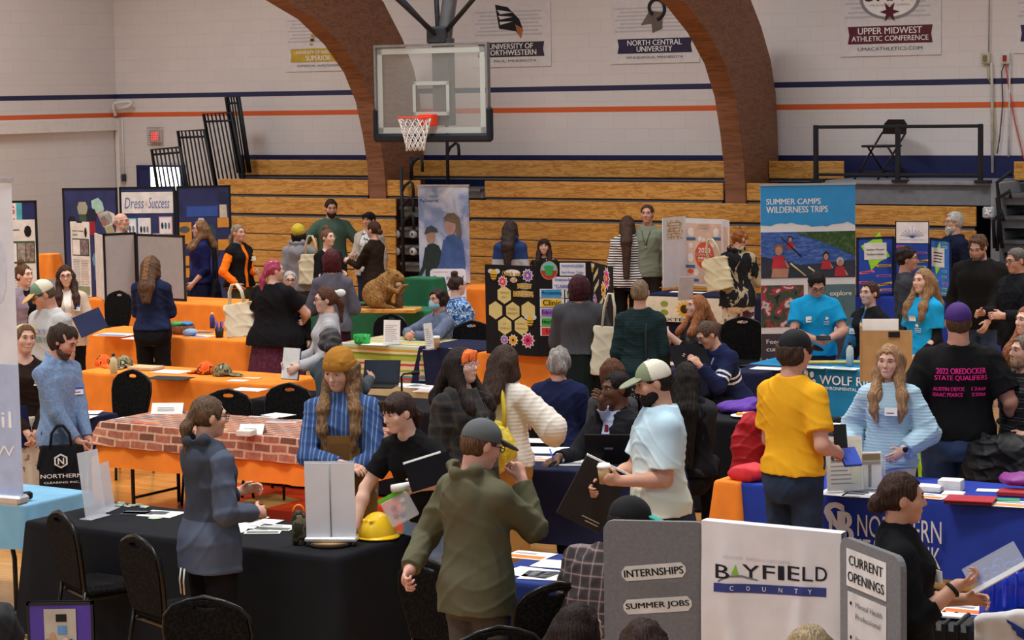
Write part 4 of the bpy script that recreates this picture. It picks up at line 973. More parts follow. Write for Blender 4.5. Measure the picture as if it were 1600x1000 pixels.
ORANGE, NAVYC, BLACKC, BLUEC, GREENC, LBLUE = CL('#f08a34'), CL('#20243f'), CL('#1a1b20'), CL('#2a3fa0'), CL('#2a6346'), CL('#7db0ce')
T1 = table(525, 872, 2.44, .76, 'black cloth on the near table with the yellow hard hat', BLACKC, corner='FR', seed=1, wav=.008)
T2 = table(160, 660, 2.44, .76, 'orange cloth hanging below the brick-print runner', ORANGE, drop=.36, legs='folding table under orange cloth and brick-print runner', seed=2)
def brick_cloth():
    m = bpy.data.materials.new('brick_print'); nt, N, L, B = nodes(m); t = N.new('ShaderNodeTexCoord'); sp = N.new('ShaderNodeSeparateXYZ'); L.new(t.outputs['Object'], sp.inputs[0])
    sb = N.new('ShaderNodeMath'); sb.operation = 'SUBTRACT'; L.new(sp.outputs[1], sb.inputs[0]); L.new(sp.outputs[2], sb.inputs[1])
    ng = N.new('ShaderNodeMath'); ng.operation = 'ADD'; L.new(sp.outputs[2], ng.inputs[0]); L.new(sp.outputs[1], ng.inputs[1])
    cb = N.new('ShaderNodeCombineXYZ'); L.new(sp.outputs[0], cb.inputs[0]); L.new(ng.outputs[0], cb.inputs[1])
    br = N.new('ShaderNodeTexBrick'); L.new(cb.outputs[0], br.inputs['Vector']); br.inputs['Scale'].default_value = 1; br.inputs['Brick Width'].default_value = .17; br.inputs['Row Height'].default_value = .08; br.inputs['Mortar Size'].default_value = .01
    br.inputs['Color1'].default_value = (*lin('#5c332b'), 1); br.inputs['Color2'].default_value = (*lin('#b0684f'), 1); br.inputs['Mortar'].default_value = (*lin('#cda68a'), 1); br.inputs['Bias'].default_value = .15
    n = N.new('ShaderNodeTexNoise'); n.inputs['Scale'].default_value = 25; L.new(cb.outputs[0], n.inputs['Vector']); mx = N.new('ShaderNodeMixRGB'); mx.blend_type = 'OVERLAY'; mx.inputs[0].default_value = .5; L.new(br.outputs[0], mx.inputs[1]); L.new(n.outputs['Fac'], mx.inputs[2])
    L.new(mx.outputs[0], B.inputs['Base Color']); B.inputs['Roughness'].default_value = .6; return m
mb = MB(); mb.loft([[(x - .012 if x < 1 else x + .012, y - .012 if y < .3 else y + .012, z + .006) for x, y, z in r] for r in clothmesh(2.44, .76, .19, .006, .05, 3)], brick_cloth(), caps=False)
o = mb.build('table_runner'); place(o, T2.p, T2.a); tag(o, 'red brick-print plastic runner over the orange cloth', 'tablecloth')
T3 = table(102, 660, .76, .60, 'navy cloth on the small table behind the black carrier bag', NAVYC, drop=.32, corner='FR', legs='small table under navy cloth beside the denim-shirted man', seed=4)
T4 = table(428, 602, 2.44, .70, 'orange cloth under the camouflage caps, in front of another orange table', ORANGE, corner='FR', seed=5)
T5 = table(385, 534, 2.44, .74, 'orange cloth on the table the navy-shirted woman stands at', ORANGE, corner='FR', seed=6)
T6 = table(352, 477, 2.44, .76, 'orange cloth under the grey folding panels', ORANGE, corner='FR', seed=7)
T7 = table(389, 624, 2.44, .70, 'black cloth under the laptop behind the beanie man', BLACKC, seed=8, wav=.01)
T8 = table(540, 536, 1.9, .72, 'cream cloth on the table of the masked man', CL('#c9b98f'), seed=9)
STR = bpy.data.materials.new('serape_stripes'); nt, N, Lk, B = nodes(STR); tc = N.new('ShaderNodeTexCoord'); sp = N.new('ShaderNodeSeparateXYZ'); Lk.new(tc.outputs['Object'], sp.inputs[0])
ad = N.new('ShaderNodeMath'); ad.operation = 'SUBTRACT'; Lk.new(sp.outputs[1], ad.inputs[0]); Lk.new(sp.outputs[2], ad.inputs[1]); rp = N.new('ShaderNodeValToRGB'); rp.color_ramp.interpolation = 'CONSTANT'
ml = N.new('ShaderNodeMath'); ml.operation = 'FRACT'; m2 = N.new('ShaderNodeMath'); m2.operation = 'MULTIPLY'; m2.inputs[1].default_value = 2.35
ad.operation = 'ADD'; Lk.new(ad.outputs[0], m2.inputs[0]); Lk.new(m2.outputs[0], ml.inputs[0]); Lk.new(ml.outputs[0], rp.inputs['Fac'])
ee = rp.color_ramp.elements; SS = [(0, '#35b0c8'), (.06, '#c33a2f'), (.12, '#3d8fa0'), (.17, '#d8c89c'), (.27, '#9aa43a'), (.33, '#dccda4'), (.43, '#c33a2f'), (.49, '#d9cba0'), (.56, '#a4b13c'), (.68, '#7b8a2c'), (.74, '#dccda4'), (.8, '#cf9a3a'), (.86, '#b9d0b4'), (.93, '#dccda4')]
while len(ee) < len(SS): ee.new(.5)
for k, (p_, c_) in enumerate(SS): ee[k].position = p_; ee[k].color = (*lin(c_), 1)
Lk.new(rp.outputs[0], B.inputs['Base Color']); B.inputs['Roughness'].default_value = .9
mb = MB(); mb.loft([[(x - .014 if x < .3 else x + .014, y - .014 if y < .3 else y + .014, z + .005) for x, y, z in r] for r in clothmesh(1.02, .72, .36, .006, .03, 10)], STR, caps=False); o = mb.build('table_runner'); place(o, T8.at(-.03, 0), T8.a); tag(o, 'blanket with red, blue and green stripes on the table', 'tablecloth')
mb = MB(); mb.loft([[(x, y - .016 if y < .3 else y + .016, z + .009) for x, y, z in r] for r in clothmesh(.95, .72, .45, .008, .05, 11)], NAVYC, caps=False); o = mb.build('tablecloth'); place(o, T8.at(.98, 0), T8.a); tag(o, 'navy cloth end beside the striped blanket', 'tablecloth')
T9 = table(668, 486, 2.3, .7, 'green cloth under the mounted beaver', GREENC, corner='FR', seed=12, drop=.5)
T10 = table(748, 551, 1.83, .76, 'orange cloth under the black bee display board', ORANGE, seed=13)
T10b = table(690, 449, 1.9, .7, 'orange cloth on the far table between farm banner and bee board', ORANGE, seed=14)
T11 = table(1016, 742, 1.7, .76, 'navy cloth on the table where the suited man sits', NAVYC, corner='FR', a=-21, drop=.52, legs='folding table under navy cloth in front of the suited man', seed=15)
T12 = table(740, 901, 1.4, .74, 'blue cloth on the near table with white papers', CL('#2a3a7a'), seed=16, drop=.55)
T13 = table(1122, 752, 3.0, .76, 'royal blue cloth lettered NORTHERN STATE BANK', BLUEC, drop=.50, legs='long folding table under the royal blue bank cloth', seed=17, wav=.006)
mb = MB(); mb.loft([[(x - .01 if x < .1 else x, y - .012 if y < .3 else y + .012, z + .006) for x, y, z in r] for r in clothmesh(.17, .76, .70, .006, .05, 18)], ORANGE, caps=False); o = mb.build('tablecloth'); place(o, T13.p, T13.a); tag(o, 'orange cloth peeking out at the end of the bank table', 'tablecloth')
# lettering on the bank cloth
mb = MB(); IV = mat('#d8d6cf', .7, var=0); LB = mat('#c9ccd8', .6, var=0)
def cx_(px): # local x on the cloth front for a pixel column
    lo, hi = -1., 4.
    for _ in range(40):
        m_ = (lo + hi) / 2; q = T13.at(m_, 0, -.2) - C0; x = 800 + F * (q @ CR) / (q @ CF); lo, hi = (m_, hi) if x < px else (lo, m_)
    return lo
letters(mb, 'NORTHERN', cx_(1345), cx_(1476), -.27, -.125, IV, -.052, .0); letters(mb, 'STATE', cx_(1345), cx_(1402), -.42, -.285, IV, -.056); letters(mb, 'BANK', cx_(1413), cx_(1475), -.43, -.295, IV, -.056)
letters(mb, 'S', cx_(1294), cx_(1326), -.34, -.06, LB, -.054, .02); letters(mb, 'N', cx_(1302), cx_(1326), -.30, -.12, LB, -.058, .02); letters(mb, 'B', cx_(1316), cx_(1339), -.33, -.115, LB, -.060, .03)
pr = mb.build('lettering', T13.o); tag(pr, 'pale bank name and monogram')
T14 = table(1480, 968, .9, .6, 'blue cloth on the near right table with blue bottles', CL('#3a57a8'), seed=19)
WB = CL('#2a86b8', .03)
T15 = table(1170, 569, 1.6, .72, 'turquoise cloth lettered WOLF RIDGE', WB, seed=20, wav=.003, flare=.02)
mb = MB(); SNW = mat('#e5ddd4', .8, var=.03)
letters(mb, 'WOLF RIDGE', .76, 1.46, -.145, -.06, WHITE, -.036, .02); letters(mb, 'ENVIRONMENTAL LEARNING CENTER', .77, 1.56, -.195, -.165, WHITE, -.038, .01)
for q, (x, z) in enumerate(((.37, -.05), (.43, -.06), (.45, -.13), (.39, -.13), (.42, -.19))): poly(mb, disc(x + .25, z, .022, .032, 9), WHITE, -.036)
snow = [(-.0 + 1.6 * k / 20, -.40 + .07 * math.sin(k * .55 - 1.2) + .012 * math.sin(k * 2.1)) for k in range(21)]
tag(mb.build('lettering', T15.o), 'white lettering and paw mark'); mb = MB(); poly(mb, snow + [(1.6, -.71), (0, -.71)], SNW, -.05); tag(mb.build('snow_hill', T15.o), 'pale printed snow hill')
T16 = table(1330, 462, 2.4, .75, 'bright blue cloth under the blue folding board', BLUEC, z=TZ, seed=21)
T18 = table(1508, 712, .9, .6, 'cream cloth on the small table right of the purple-capped man', CL('#cfc3b2'), seed=22)
T17 = table(1262, 676, .62, .5, 'black cloth on the small table behind the light-blue sweater woman', BLACKC, seed=23)
T19 = table(1010, 459, 1.15, .62, 'navy cloth behind the sunflower banner', NAVYC, seed=24)
T20 = table(1128, 464, 1.3, .62, 'navy cloth on the table right of the sunflower banner', NAVYC, seed=25)
T21 = table(40, 790, 1.5, .60, 'light blue cloth at the left edge, under the tall pale banner', LBLUE, drop=.30, corner='FR', legs='table under light blue cloth at left edge', seed=26)
T22 = table(1120, 580, .45, .6, 'navy cloth with white papers behind the yellow-shirted man', NAVYC, seed=27)
T23 = table(1085, 655, 1.0, .6, 'black cloth under the purple bag and snack plate', BLACKC, seed=28)
T24 = table(1000, 577, .85, .6, 'navy cloth in front of the green-vested woman', NAVYC, seed=29)
# sunflower banner hung on T19
sb = root('sunflower_banner', T19.at(-.02, -.075, -.34), T19.a, 'cream banner with a yellow sunflower hung on table front', 'banner'); mb = MB().box((0, -.006, 0), (1.2, .004, .32), mat('#ddd3bd', .8)); mb.build('cloth', sb)
mb = MB(); cxf = .62; poly(mb, flower(cxf, .17, .125, 13, .55), mat('#e8b02a'), -.008); poly(mb, disc(cxf, .17, .055), mat('#3b2a20'), -.011); poly(mb, disc(.33, .23, .055, .035), mat('#8a9a3a'), -.009); poly(mb, disc(.33, .12, .055, .035), mat('#8a9a3a'), -.009)
letters(mb, 'EXTENSION', .3, 1.0, .01, .05, mat('#3a3530'), -.009, .02); mb.build('print', sb)
# green cloth standing behind the beaver
o = MB().loft(clothmesh(.42, .25, .52, .01, .02, 31), GREENC, caps=False).build('cloth_drape'); q = aty(632, 434, 28.6); place(o, q, -TH); tag(o, 'green cloth draped over a box behind the beaver', 'cloth')
o = MB().loft(clothmesh(.22, .2, .35, .015, .03, 32), ORANGE, caps=False).build('cloth_drape'); place(o, aty(60, 397, 32.5), -TH); tag(o, 'orange cloth draped over a stand by the left wall', 'cloth')
MB  # ---------------------------------------------------------------- chairs
CHF = ramp_mat('chair_fabric', [(0, '#0b0b0c'), (.5, '#131314'), (.75, '#1d1c1b')], 'voronoi', 60, rough=.95, interp='LINEAR', spec=.08); CHM = mat('#2b2a28', .28, .8)
def make_chair():
    r = root('banquet_chair', (0, 0, 0), 0, 'x', 'chair', 'black banquet chairs')
    half = [(0, .47), (.175, .47), (.205, .62), (.222, .74), (.212, .82), (.165, .872), (.085, .905), (0, .916), (0, .893), (.05, .886), (.062, .874), (.05, .862), (0, .858)]
    mb = MB(); mb.X = (rotx(R_(-9)), A3(0, .185, -.0) - rotx(R_(-9)) @ A3(0, 0, .47) + A3(0, 0, .47))
    for s in (1, -1): mb.prism([(s * x, z) for x, z in half], -.022, .018, CHF)
    mb.build('backrest', r)
    fr = MB(); fr.X = mb.X; ed = half[1:8]; pts = [(x + .008, -.002, z) for x, z in ed] ; pts = [(-x, y, z) for x, y, z in pts[:-1]] + [(0, -.002, .924)] + pts[:-1][::-1]
    fr.tube([(-.185, -.002, .44)] + [(-x - .008, -.002, z) for x, z in ed[:-1]] + [(0, -.002, .926)] + [(x + .008, -.002, z) for x, z in ed[:-1]][::-1] + [(.185, -.002, .44)], .0125, CHM); fr.build('back_frame', r)
    MB().box((-.21, -.24, .415), (.21, .18, .478), CHF, .025).build('seat', r)
    MB().box((-.2, -.22, .395), (.2, .17, .416), CHM, .006).build('seat_frame', r)
    for s in (-1, 1):
        MB().tube([(s * .185, -.2, .4), (s * .205, -.24, 0)], .0125, CHM).build('leg', r); MB().tube([(s * .185, .18, .45), (s * .2, .2, .3), (s * .205, .26, 0)], .0125, CHM).build('leg', r)
    return r
CH0 = make_chair(); first = [True]
def chair(px, py, yaw, label, z=.918, at=None):
    p = atz(px, py, z) if at is None else at; back = rotz(R_(yaw)) @ A3(0, .255, 0); loc = A3(p[0] - back[0], p[1] - back[1], 0)
    if first[0]: first[0] = False; CH0.location = Vector(loc); CH0.rotation_euler = (0, 0, R_(yaw)); CH0['label'] = label; return CH0
    return dup(CH0, loc, R_(yaw), label)
chair(92, 800, 122, 'black banquet chair left of the other two by the near black table')
chair(212, 838, 128, 'black banquet chair behind the parka woman at the near table')
chair(320, 934, 168, 'black banquet chair nearest the camera, right of the purple screen')
chair(668, 876, 140, 'black banquet chair gripped by the olive hoodie man')
chair(872, 912, 200, 'black banquet chair beside the blue table, in front of plaid man')
chair(778, 981, 195, 'black banquet chair of which only the shiny top shows below olive man')
chair(208, 579, GA, 'black banquet chair between the brick runner table and orange table')
chair(357, 609, GA + 12, 'black banquet chair behind the ponytailed parka woman')
chair(453, 600, GA + 8, 'black banquet chair left of the beanie man')
chair(612, 491, GA, 'black banquet chair behind the white sign on the striped table')
chair(736, 502, 20, 'black banquet chair right of the masked man')
chair(856, 617, -50, 'black banquet chair behind the other, beside the navy-topped grey-haired woman')
chair(850, 641, -45, 'black banquet chair with patterned back by the yellow bag')
chair(1160, 496, GA + 20, 'black banquet chair behind the varsity jacket person')
chair(187, 455, GA, 'black banquet chair left of the navy-shirted woman')
# ---------------------------------------------------------------- papers, books, small things on tables
def flat(mb, name, p, yaw, label, cat, group=None):
    o = mb.build(name); place(o, p, R_(yaw)); return tag(o, label, cat, group)
def paper(px, py, w, d, yaw, label, c='#f4f3f0', z=TZ, art=None, h=.0025, cat='paper', name='paper', dz=.007, seed=0):
    mb = MB().box((-w / 2, -d / 2, 0), (w / 2, d / 2, h), mat(c, .75, var=.015))
    if art:
        rnd = random.Random(int(px + py)); K = mat(art, .7)
        if art == '#8a8a90':
            for k in range(7): mb.box((-w * .38, d * (.35 - .1 * k), h), (w * (.38 - .2 * rnd.random()), d * (.35 - .1 * k) + .006, h + .0006), K)
        else: mb.box((-w * .44, -d * .42, h), (w * .44, -d * .05, h + .0006), K); mb.box((-w * .44, d * .1, h), (w * .1, d * .3, h + .0006), mat('#9a9aa2'))
    return flat(mb, name, atz(px, py, z) + A3(0, 0, dz), yaw, label, cat)
G8 = '#8a8a90'
def papers(L_, z=TZ, base=GA): 
    for px, py, w, d, dy, lab, c, art in L_: paper(px, py, w, d, base + dy, lab, c, z, art)
W_ = '#f4f3f0'
papers([(228, 803, .3, .1, 20, 'narrow leaflet strip between key rings and parka woman', '#5d6672', None), (215, 804, .22, .09, 25, 'dark narrow leaflet left of the pale round sticker', '#3a3f46', None), (252, 805, .25, .2, 10, 'white sheet under the parka woman elbow on black table', W_, G8),
        (400, 818, .28, .22, 12, 'white sheet with green pen on the black table', W_, G8), (375, 812, .3, .22, 5, 'white sheet behind the green pen on the black table', W_, None), (412, 832, .22, .16, 30, 'leaflet fan beside the camouflage bottle, front sheet', W_, '#6d6a66'), (432, 826, .24, .17, 15, 'leaflet with green photo beside the camouflage bottle', W_, '#5a6a58'), (372, 828, .2, .2, 2, 'white sheet right beside the parka sleeve', W_, None)])
papers([(205, 657, .3, .21, 8, 'white sheet at left end of the brick runner', W_, G8), (232, 661, .28, .2, 0, 'orange leaflet at left end of the brick runner', W_, '#e0623a'), (268, 664, .3, .21, 4, 'large white sheet in front of the tent card', W_, G8), (245, 652, .26, .18, 10, 'grey leaflet behind the orange one on brick runner', '#b9bcbe', '#777a7c'), (292, 653, .25, .18, 15, 'white sheet right of the tent card', W_, None),
        (365, 656, .28, .1, -8, 'dark pamphlet fan on the brick runner', '#4a4848', None), (352, 672, .1, .08, 0, 'blue and yellow sticker on the brick runner', '#3f9ac8', '#e0c040'), (405, 655, .28, .2, 12, 'white sheet behind the second tent card', W_, G8), (442, 660, .3, .2, 20, 'white form with pens right of second tent card', W_, '#c9c9cc'), (450, 676, .3, .2, 0, 'clipboard form at right end of the brick runner', W_, G8), (435, 650, .24, .18, -5, 'white sheet near the beanie man sleeve', W_, None)])
papers([(130, 646, .3, .2, 30, 'white sheet on the small navy table', W_, None), (120, 653, .3, .2, 20, 'second white sheet on the small navy table', W_, G8)])
papers([(268, 582, .34, .24, 6, 'pale leaflets beside the black clipboard on orange cloth', '#dfe2ea', None), (265, 592, .42, .26, 10, 'black clipboard lying on the orange table', '#26282c', None), (372, 596, .18, .12, 8, 'small white card right of the camouflage cap', W_, None), (395, 592, .16, .1, 15, 'small pale card near the corner of orange table', '#e6c8a8', None)])
papers([(180, 524, .42, .28, 8, 'white leaflets left of the navy-shirted woman', W_, '#5a6a9a'), (215, 530, .3, .2, 5, 'white sheet against the navy-shirted woman hip', W_, None), (310, 526, .34, .2, 0, 'white leaflet in front of the blue bowl', W_, '#6a6aa0'), (318, 520, .2, .15, 20, 'dark leaflet right of the blue bowl', '#4f5f7f', None)])
papers([(635, 603, .3, .2, 10, 'white sheet right of the laptop on black table', W_, None), (662, 606, .34, .22, 0, 'white form behind the desk microphone', W_, '#dcdcdc'), (675, 612, .3, .2, 12, 'white leaflet left of the plaid-shirted person', W_, '#d8a49a'), (390, 610, .3, .2, 8, 'white sheet behind the beanie man on black table', W_, None)])
papers([(590, 539, .3, .2, 5, 'white sheet beside the green woven basket', W_, None), (728, 545, .3, .2, 0, 'white folder with green pen right of the cup', W_, '#5a9a4a')])
papers([(845, 705, .42, .3, 10, 'white sheet farthest left behind others on navy table', W_, None), (838, 718, .3, .22, 2, 'orange and white leaflet on the navy table', W_, '#e8906a'), (898, 724, .38, .28, 12, 'white sheet with grey picture at navy table edge', W_, '#777a80'), (832, 690, .3, .2, 5, 'white paper stack by the chair at navy table', W_, None), (1012, 728, .2, .15, 0, 'white sheet beside the light T-shirt man', W_, None)], base=-21)
papers([(828, 870, .26, .2, 4, 'orange leaflet on the near blue table', W_, '#e8762a'), (872, 884, .26, .2, 8, 'white sheet right of the orange leaflet', W_, None), (832, 897, .3, .22, 0, 'large white sheet in front of the orange leaflet', W_, G8), (858, 902, .3, .22, 15, 'white sheet at front edge of near blue table', W_, G8)])
papers([(1200, 577, .3, .2, 5, 'white papers behind the yellow-shirted man shoulder', W_, None)])
papers([(1272, 575, .26, .16, 0, 'white sheet left on the turquoise cloth', W_, G8), (1318, 577, .3, .16, 0, 'white sheet right on the turquoise cloth', W_, G8)])
papers([(1318, 772, .30, .24, 5, 'white leaflet stack left of the flyer fan', W_, None), (1345, 766, .24, .2, 30, 'printed flyer with photo in the fan on bank table', W_, '#3a4a6a'), (1350, 775, .26, .2, 10, 'white leaflet at front of the flyer fan', W_, '#c9c9cf'), (1452, 777, .24, .18, 0, 'orange and white leaflet left of the red folder', W_, '#e8823a'), (1590, 790, .3, .22, 8, 'orange and white leaflet at right edge of bank table', W_, '#e89a5a'), (1543, 768, .14, .1, 15, 'white envelope behind the red folder', W_, None)])
papers([(1512, 955, .24, .2, 5, 'orange and white leaflet beside the blue bottles', W_, '#e87a3a')])
papers([(1085, 458, .3, .15, 0, 'white sheet on the sunflower table', W_, None), (1060, 457, .2, .15, 10, 'small white sheet left on the sunflower table', W_, None), (820, 554, .4, .2, 0, 'pale papers at the foot of the bee board', '#dcdce4', '#b8c8a8'), (1060, 570, .3, .2, 0, 'orange and white leaflet before the green-vested woman', W_, '#e8823a'), (1545, 704, .3, .2, 0, 'orange flyer on the small cream table', W_, '#e8823a'), (1312, 668, .42, .3, 0, 'big white sheet on the table behind sweater woman', W_, None)])
def box(px, py, w, d, h, yaw, label, c, z=TZ, name='box', cat='box', extra=None, bev=.004, dz=.007):
    mb = MB().box((-w / 2, -d / 2, 0), (w / 2, d / 2, h), mat(c, .6), bev)
    if extra: extra(mb, w, d, h)
    return flat(mb, name, atz(px, py, z) + A3(0, 0, dz), GA + yaw, label, cat)
def pages(mb, w, d, h):
    for k in range(1, int(h / .008)): mb.box((-w / 2 - .001, -d / 2 - .001, k * .008), (w / 2 + .001, d / 2 + .001, k * .008 + .0015), mat('#c9c8c8'))
box(1486, 768, .15, .11, .075, 8, 'tall block of white cards behind the red folder', '#f4f3f2', extra=pages, name='card_stack', cat='cards')
box(1453, 769, .16, .11, .04, 8, 'low block of white cards left of the tall one', '#f4f3f2', extra=pages, name='card_stack', cat='cards')
box(1490, 775, .14, .1, .018, 12, 'thin block of white cards in front of the tall one', '#f4f3f2', extra=pages, name='card_stack', cat='cards')
def redf(mb, w, d, h): mb.box((-w / 2 - .004, -d / 2 - .004, h), (w / 2 + .004, d / 2 + .004, h + .006), mat('#b8283a', .5))
box(1516, 787, .3, .2, .022, 12, 'red leatherette folder box on the bank table', '#4a1520', extra=redf, name='folder_box', cat='folder')
box(1574, 784, .16, .08, .01, 20, 'green ticket stack beside the red folder', '#3aa06a', name='ticket_stack', cat='tickets')
box(385, 682, .13, .1, .045, 10, 'low stack of cream booklets on the brick runner', '#e8e4d8', extra=pages, name='booklet_stack', cat='booklets')
box(228, 578, .3, .2, .03, 8, 'tan booklets stacked by the camouflage cap', '#c9b48a', extra=pages, name='booklet_stack', cat='booklets')
box(1590, 775, .24, .16, .03, 10, 'red flat box under the purple pouch', '#b03038')
def blob(name, loc, yaw, prims, c, label, cat, disp=(.01, 12, 40), cell=.009, group=None, cuts=()):
    g = Field()
    for p in prims:
        if len(p) == 2: g.ell(p[0], p[1], None, .03)
        else: g.cone(*p, k=.03)
    for pt, n in cuts: g.plane(pt, n)
    g.disp = folds(sum(map(ord, label)) % 997, *disp); o = g.mesh(cell, name, c, None); place(o, loc, R_(yaw)); return tag(o, label, cat, group)
BOT = A3(0, 0, .0)
# the soft bags and coats
blob('cloth_bag', atz(1166, 752, TZ), GA, [((0, 0, .05), (.14, .09, .06)), ((.07, .02, .07), (.07, .06, .06))], mat('#d8323c', .6), 'red cloth bag on the orange end of the bank table', 'bag', cuts=[((0, 0, .003), (0, 0, -1))])
blob('pouch', atz(1592, 770, TZ) + A3(0, 0, .045), GA, [((0, 0, .04), (.13, .1, .045))], mat('#8a2f8a', .5), 'purple pouch on the red box at right edge', 'bag', cuts=[((0, 0, .003), (0, 0, -1))])
blob('padded_coat', aty(1572, 740, 15.75) * A3(1, 1, 0), -20, [((0, 0, .86), (.30, .16, .12)), ((-.12, 0, .72), (.2, .17, .2)), ((.15, 0, .7), (.22, .17, .22)), ((0, .02, .5), (.26, .15, .3))], mat('#1b1b1e', .6), 'black padded coat over a chair behind the bank table', 'coat', (.02, 20, 40))
blob('dark_coat', aty(2, 1000, 10.8) * A3(1, 1, 0), 0, [((0, 0, .80), (.1, .12, .22)), ((.0, 0, .5), (.12, .14, .4)), ((.02, 0, .2), (.13, .14, .3))], mat('#15161a', .7), 'black coat hanging at the bottom left corner', 'coat', (.012, 16, 30))
blob('backpack', aty(1284, 740, 17.2) * A3(1, 1, 0), -20, [((0, 0, .5), (.17, .13, .22)), ((0, 0, .66), (.15, .11, .12)), ((0, 0, .2), (.17, .13, .2))], mat('#1d1f22', .7), 'black backpack standing behind the white flyer frame', 'bag', (.01, 16, 30))
blob('backpack', aty(1168, 700, 17.7) * A3(1, 1, 0), 10, [((0, 0, .62), (.14, .12, .20)), ((0, 0, .35), (.16, .13, .25)), ((.02, -.05, .8), (.1, .09, .08))], mat('#b3202c', .6), 'red backpack hanging behind the yellow-shirted man', 'bag', (.014, 16, 34))
blob('safety_vest', aty(1438, 735, 17.6) * A3(1, 1, 0), 0, [((0, 0, .72), (.07, .05, .16)), ((.0, 0, .86), (.04, .04, .08)), ((.02, 0, .35), (.06, .05, .3))], mat('#b6e62a', .6), 'bright yellow-green vest hanging behind the sweater woman', 'vest', (.008, 16, 30))
q = atz(1152, 646, TZ)
blob('cloth_bag', q, GA, [((0, 0, .05), (.18, .13, .06)), ((.1, .05, .08), (.09, .08, .06))], mat('#5a2f9a', .6), 'purple drawstring bag on the black-clothed table', 'bag', cuts=[((0, 0, .004), (0, 0, -1))])
pl = root('plate', atz(1163, 653, TZ) + A3(0, 0, .006), 0, 'white plate of snacks beside the purple bag', 'plate'); MB().lathe([(.001, 0), (.07, .002), (.11, .016), (.112, .018), (.07, .006), (.001, .005)], WHITE).build('dish', pl)
for k, c in enumerate(('#e8a03a', '#e8d8b0', '#e8602a')): mb = MB().ball((0, 0, .02), (.03, .022, .014), mat(c)); tag(place(mb.build('snack'), atz(1163, 653, TZ) + A3(-.04 + .04 * k, .02 * (k - 1), .016)), ['orange cracker snack on the white plate', 'pale cheese snack on the white plate', 'red-orange snack on the white plate'][k], 'snack')
blob('camo_bag', aty(1118, 605, 21.0) * A3(1, 1, 0), 0, [((0, 0, .8), (.09, .08, .07)), ((.03, 0, .72), (.08, .07, .08)), ((0, 0, .4), (.08, .08, .3))], ramp_mat('camo_tan', [(0, '#6a5a3a'), (.45, '#a08a5a'), (.6, '#4a4028')], 'noise', 14), 'tan camouflage bag beside the varsity jacket person', 'bag')
# caps on the orange table
CAMO = ramp_mat('camo_green', [(0, '#5a5a40'), (.42, '#8a8262'), (.52, '#3a3a2a'), (.62, '#b0a888')], 'noise', 16); CAMOO = ramp_mat('camo_orange', [(0, '#e85a1a'), (.48, '#f07a2a'), (.56, '#5a2a12'), (.64, '#e86a22')], 'noise', 14)
def cap(px, py, yaw, c, label, z=TZ):
    r = root('baseball_cap', atz(px, py, z) + A3(0, 0, .008), R_(yaw), label, 'cap', 'camouflage caps')
    g = Field(); g.ell((0, 0, .01), (.085, .1, .11), None); g.plane((0, 0, .004), (0, 0, -1)); g.ell((0, 0, -.02), (.075, .09, .1), None, .006, 's'); g.disp = folds(3, .006, 20, 40); g.mesh(.008, 'crown', c, r)
    g = Field(); g.ell((0, -.14, .012), (.075, .075, .012), rotx(R_(10))); g.mesh(.006, 'brim', c, r)
cap(162, 573, 30, CAMOO, 'orange camouflage cap by the orange table left end'); cap(194, 575, -20, CAMO, 'green camouflage cap behind the juice bottle'); cap(322, 585, -120, CAMOO, 'orange camouflage cap right of the leaflets'); cap(348, 588, 70, CAMO, 'green camouflage cap beside the orange one at right')
def bottle(px, py, r, h, label, c, capc='#222226', z=TZ, prof=None, name='bottle', cat='bottle', body=None, loop=None, group=None):
    t = root(name, atz(px, py, z) + A3(0, 0, .007), 0, label, cat, group)
    MB().lathe(prof or [(.001, 0), (r, .003), (r, h * .62), (r * .85, h * .74), (r * .42, h * .84), (r * .42, h * .88)], body or mat(c, .25), n=16).build('body', t)
    MB().lathe([(r * .46, h * .87), (r * .5, h * .88), (r * .5, h), (.001, h)], mat(capc, .4), n=14).build('cap', t)
    if loop: MB().tube([(r * .75 * math.cos(k), 0, h - .012 + .045 * math.sin(k)) for k in [math.pi * j / 10 for j in range(11)]], .007, mat(loop, .4)).build('carry_loop', t)
    return t
bottle(178, 586, .034, .20, 'juice bottle with black cap on the orange table', '#d8d2a8')
bottle(332, 514, .03, .18, 'blue bottle with pale cap behind the pen cup', '#3a4a9a', '#d8c8a0')
bottle(468, 852, .043, .2, 'camouflage water bottle with orange loop on black table', '#555', '#3a3f38', body=ramp_mat('camo_bottle', [(0, '#3a3a2e'), (.42, '#6a6048'), (.52, '#1f1f1a'), (.6, '#8a7c5c')], 'noise', 12), prof=[(.001, 0), (.043, .003), (.043, .165), (.038, .172), (.036, .18)], loop='#e8782a')
bottle(1328, 573, .036, .23, 'clear bottle with black lid on the turquoise cloth', '#c8d2cc', '#1c1c1e')
for k, (px, py) in enumerate(((1541, 966), (1560, 950), (1577, 955), (1592, 950), (1556, 962))):
    BB = mat('#1f3fd0', .12, var=0, alpha=.8, spec=.6)
    bottle(px, py, .036, .21, ['blue sports bottle leftmost in the cluster by the white chair back', 'blue sports bottle at the back of the cluster', 'blue sports bottle in the middle of the cluster', 'blue sports bottle rightmost in the cluster', 'blue sports bottle in front of the middle one'][k], '#1f3fd0', '#1a2f9a', body=BB, loop='#2a48c8', prof=[(.001, 0), (.035, .003), (.037, .02), (.032, .09), (.037, .13), (.035, .17), (.02, .185)], group='blue sports bottles')
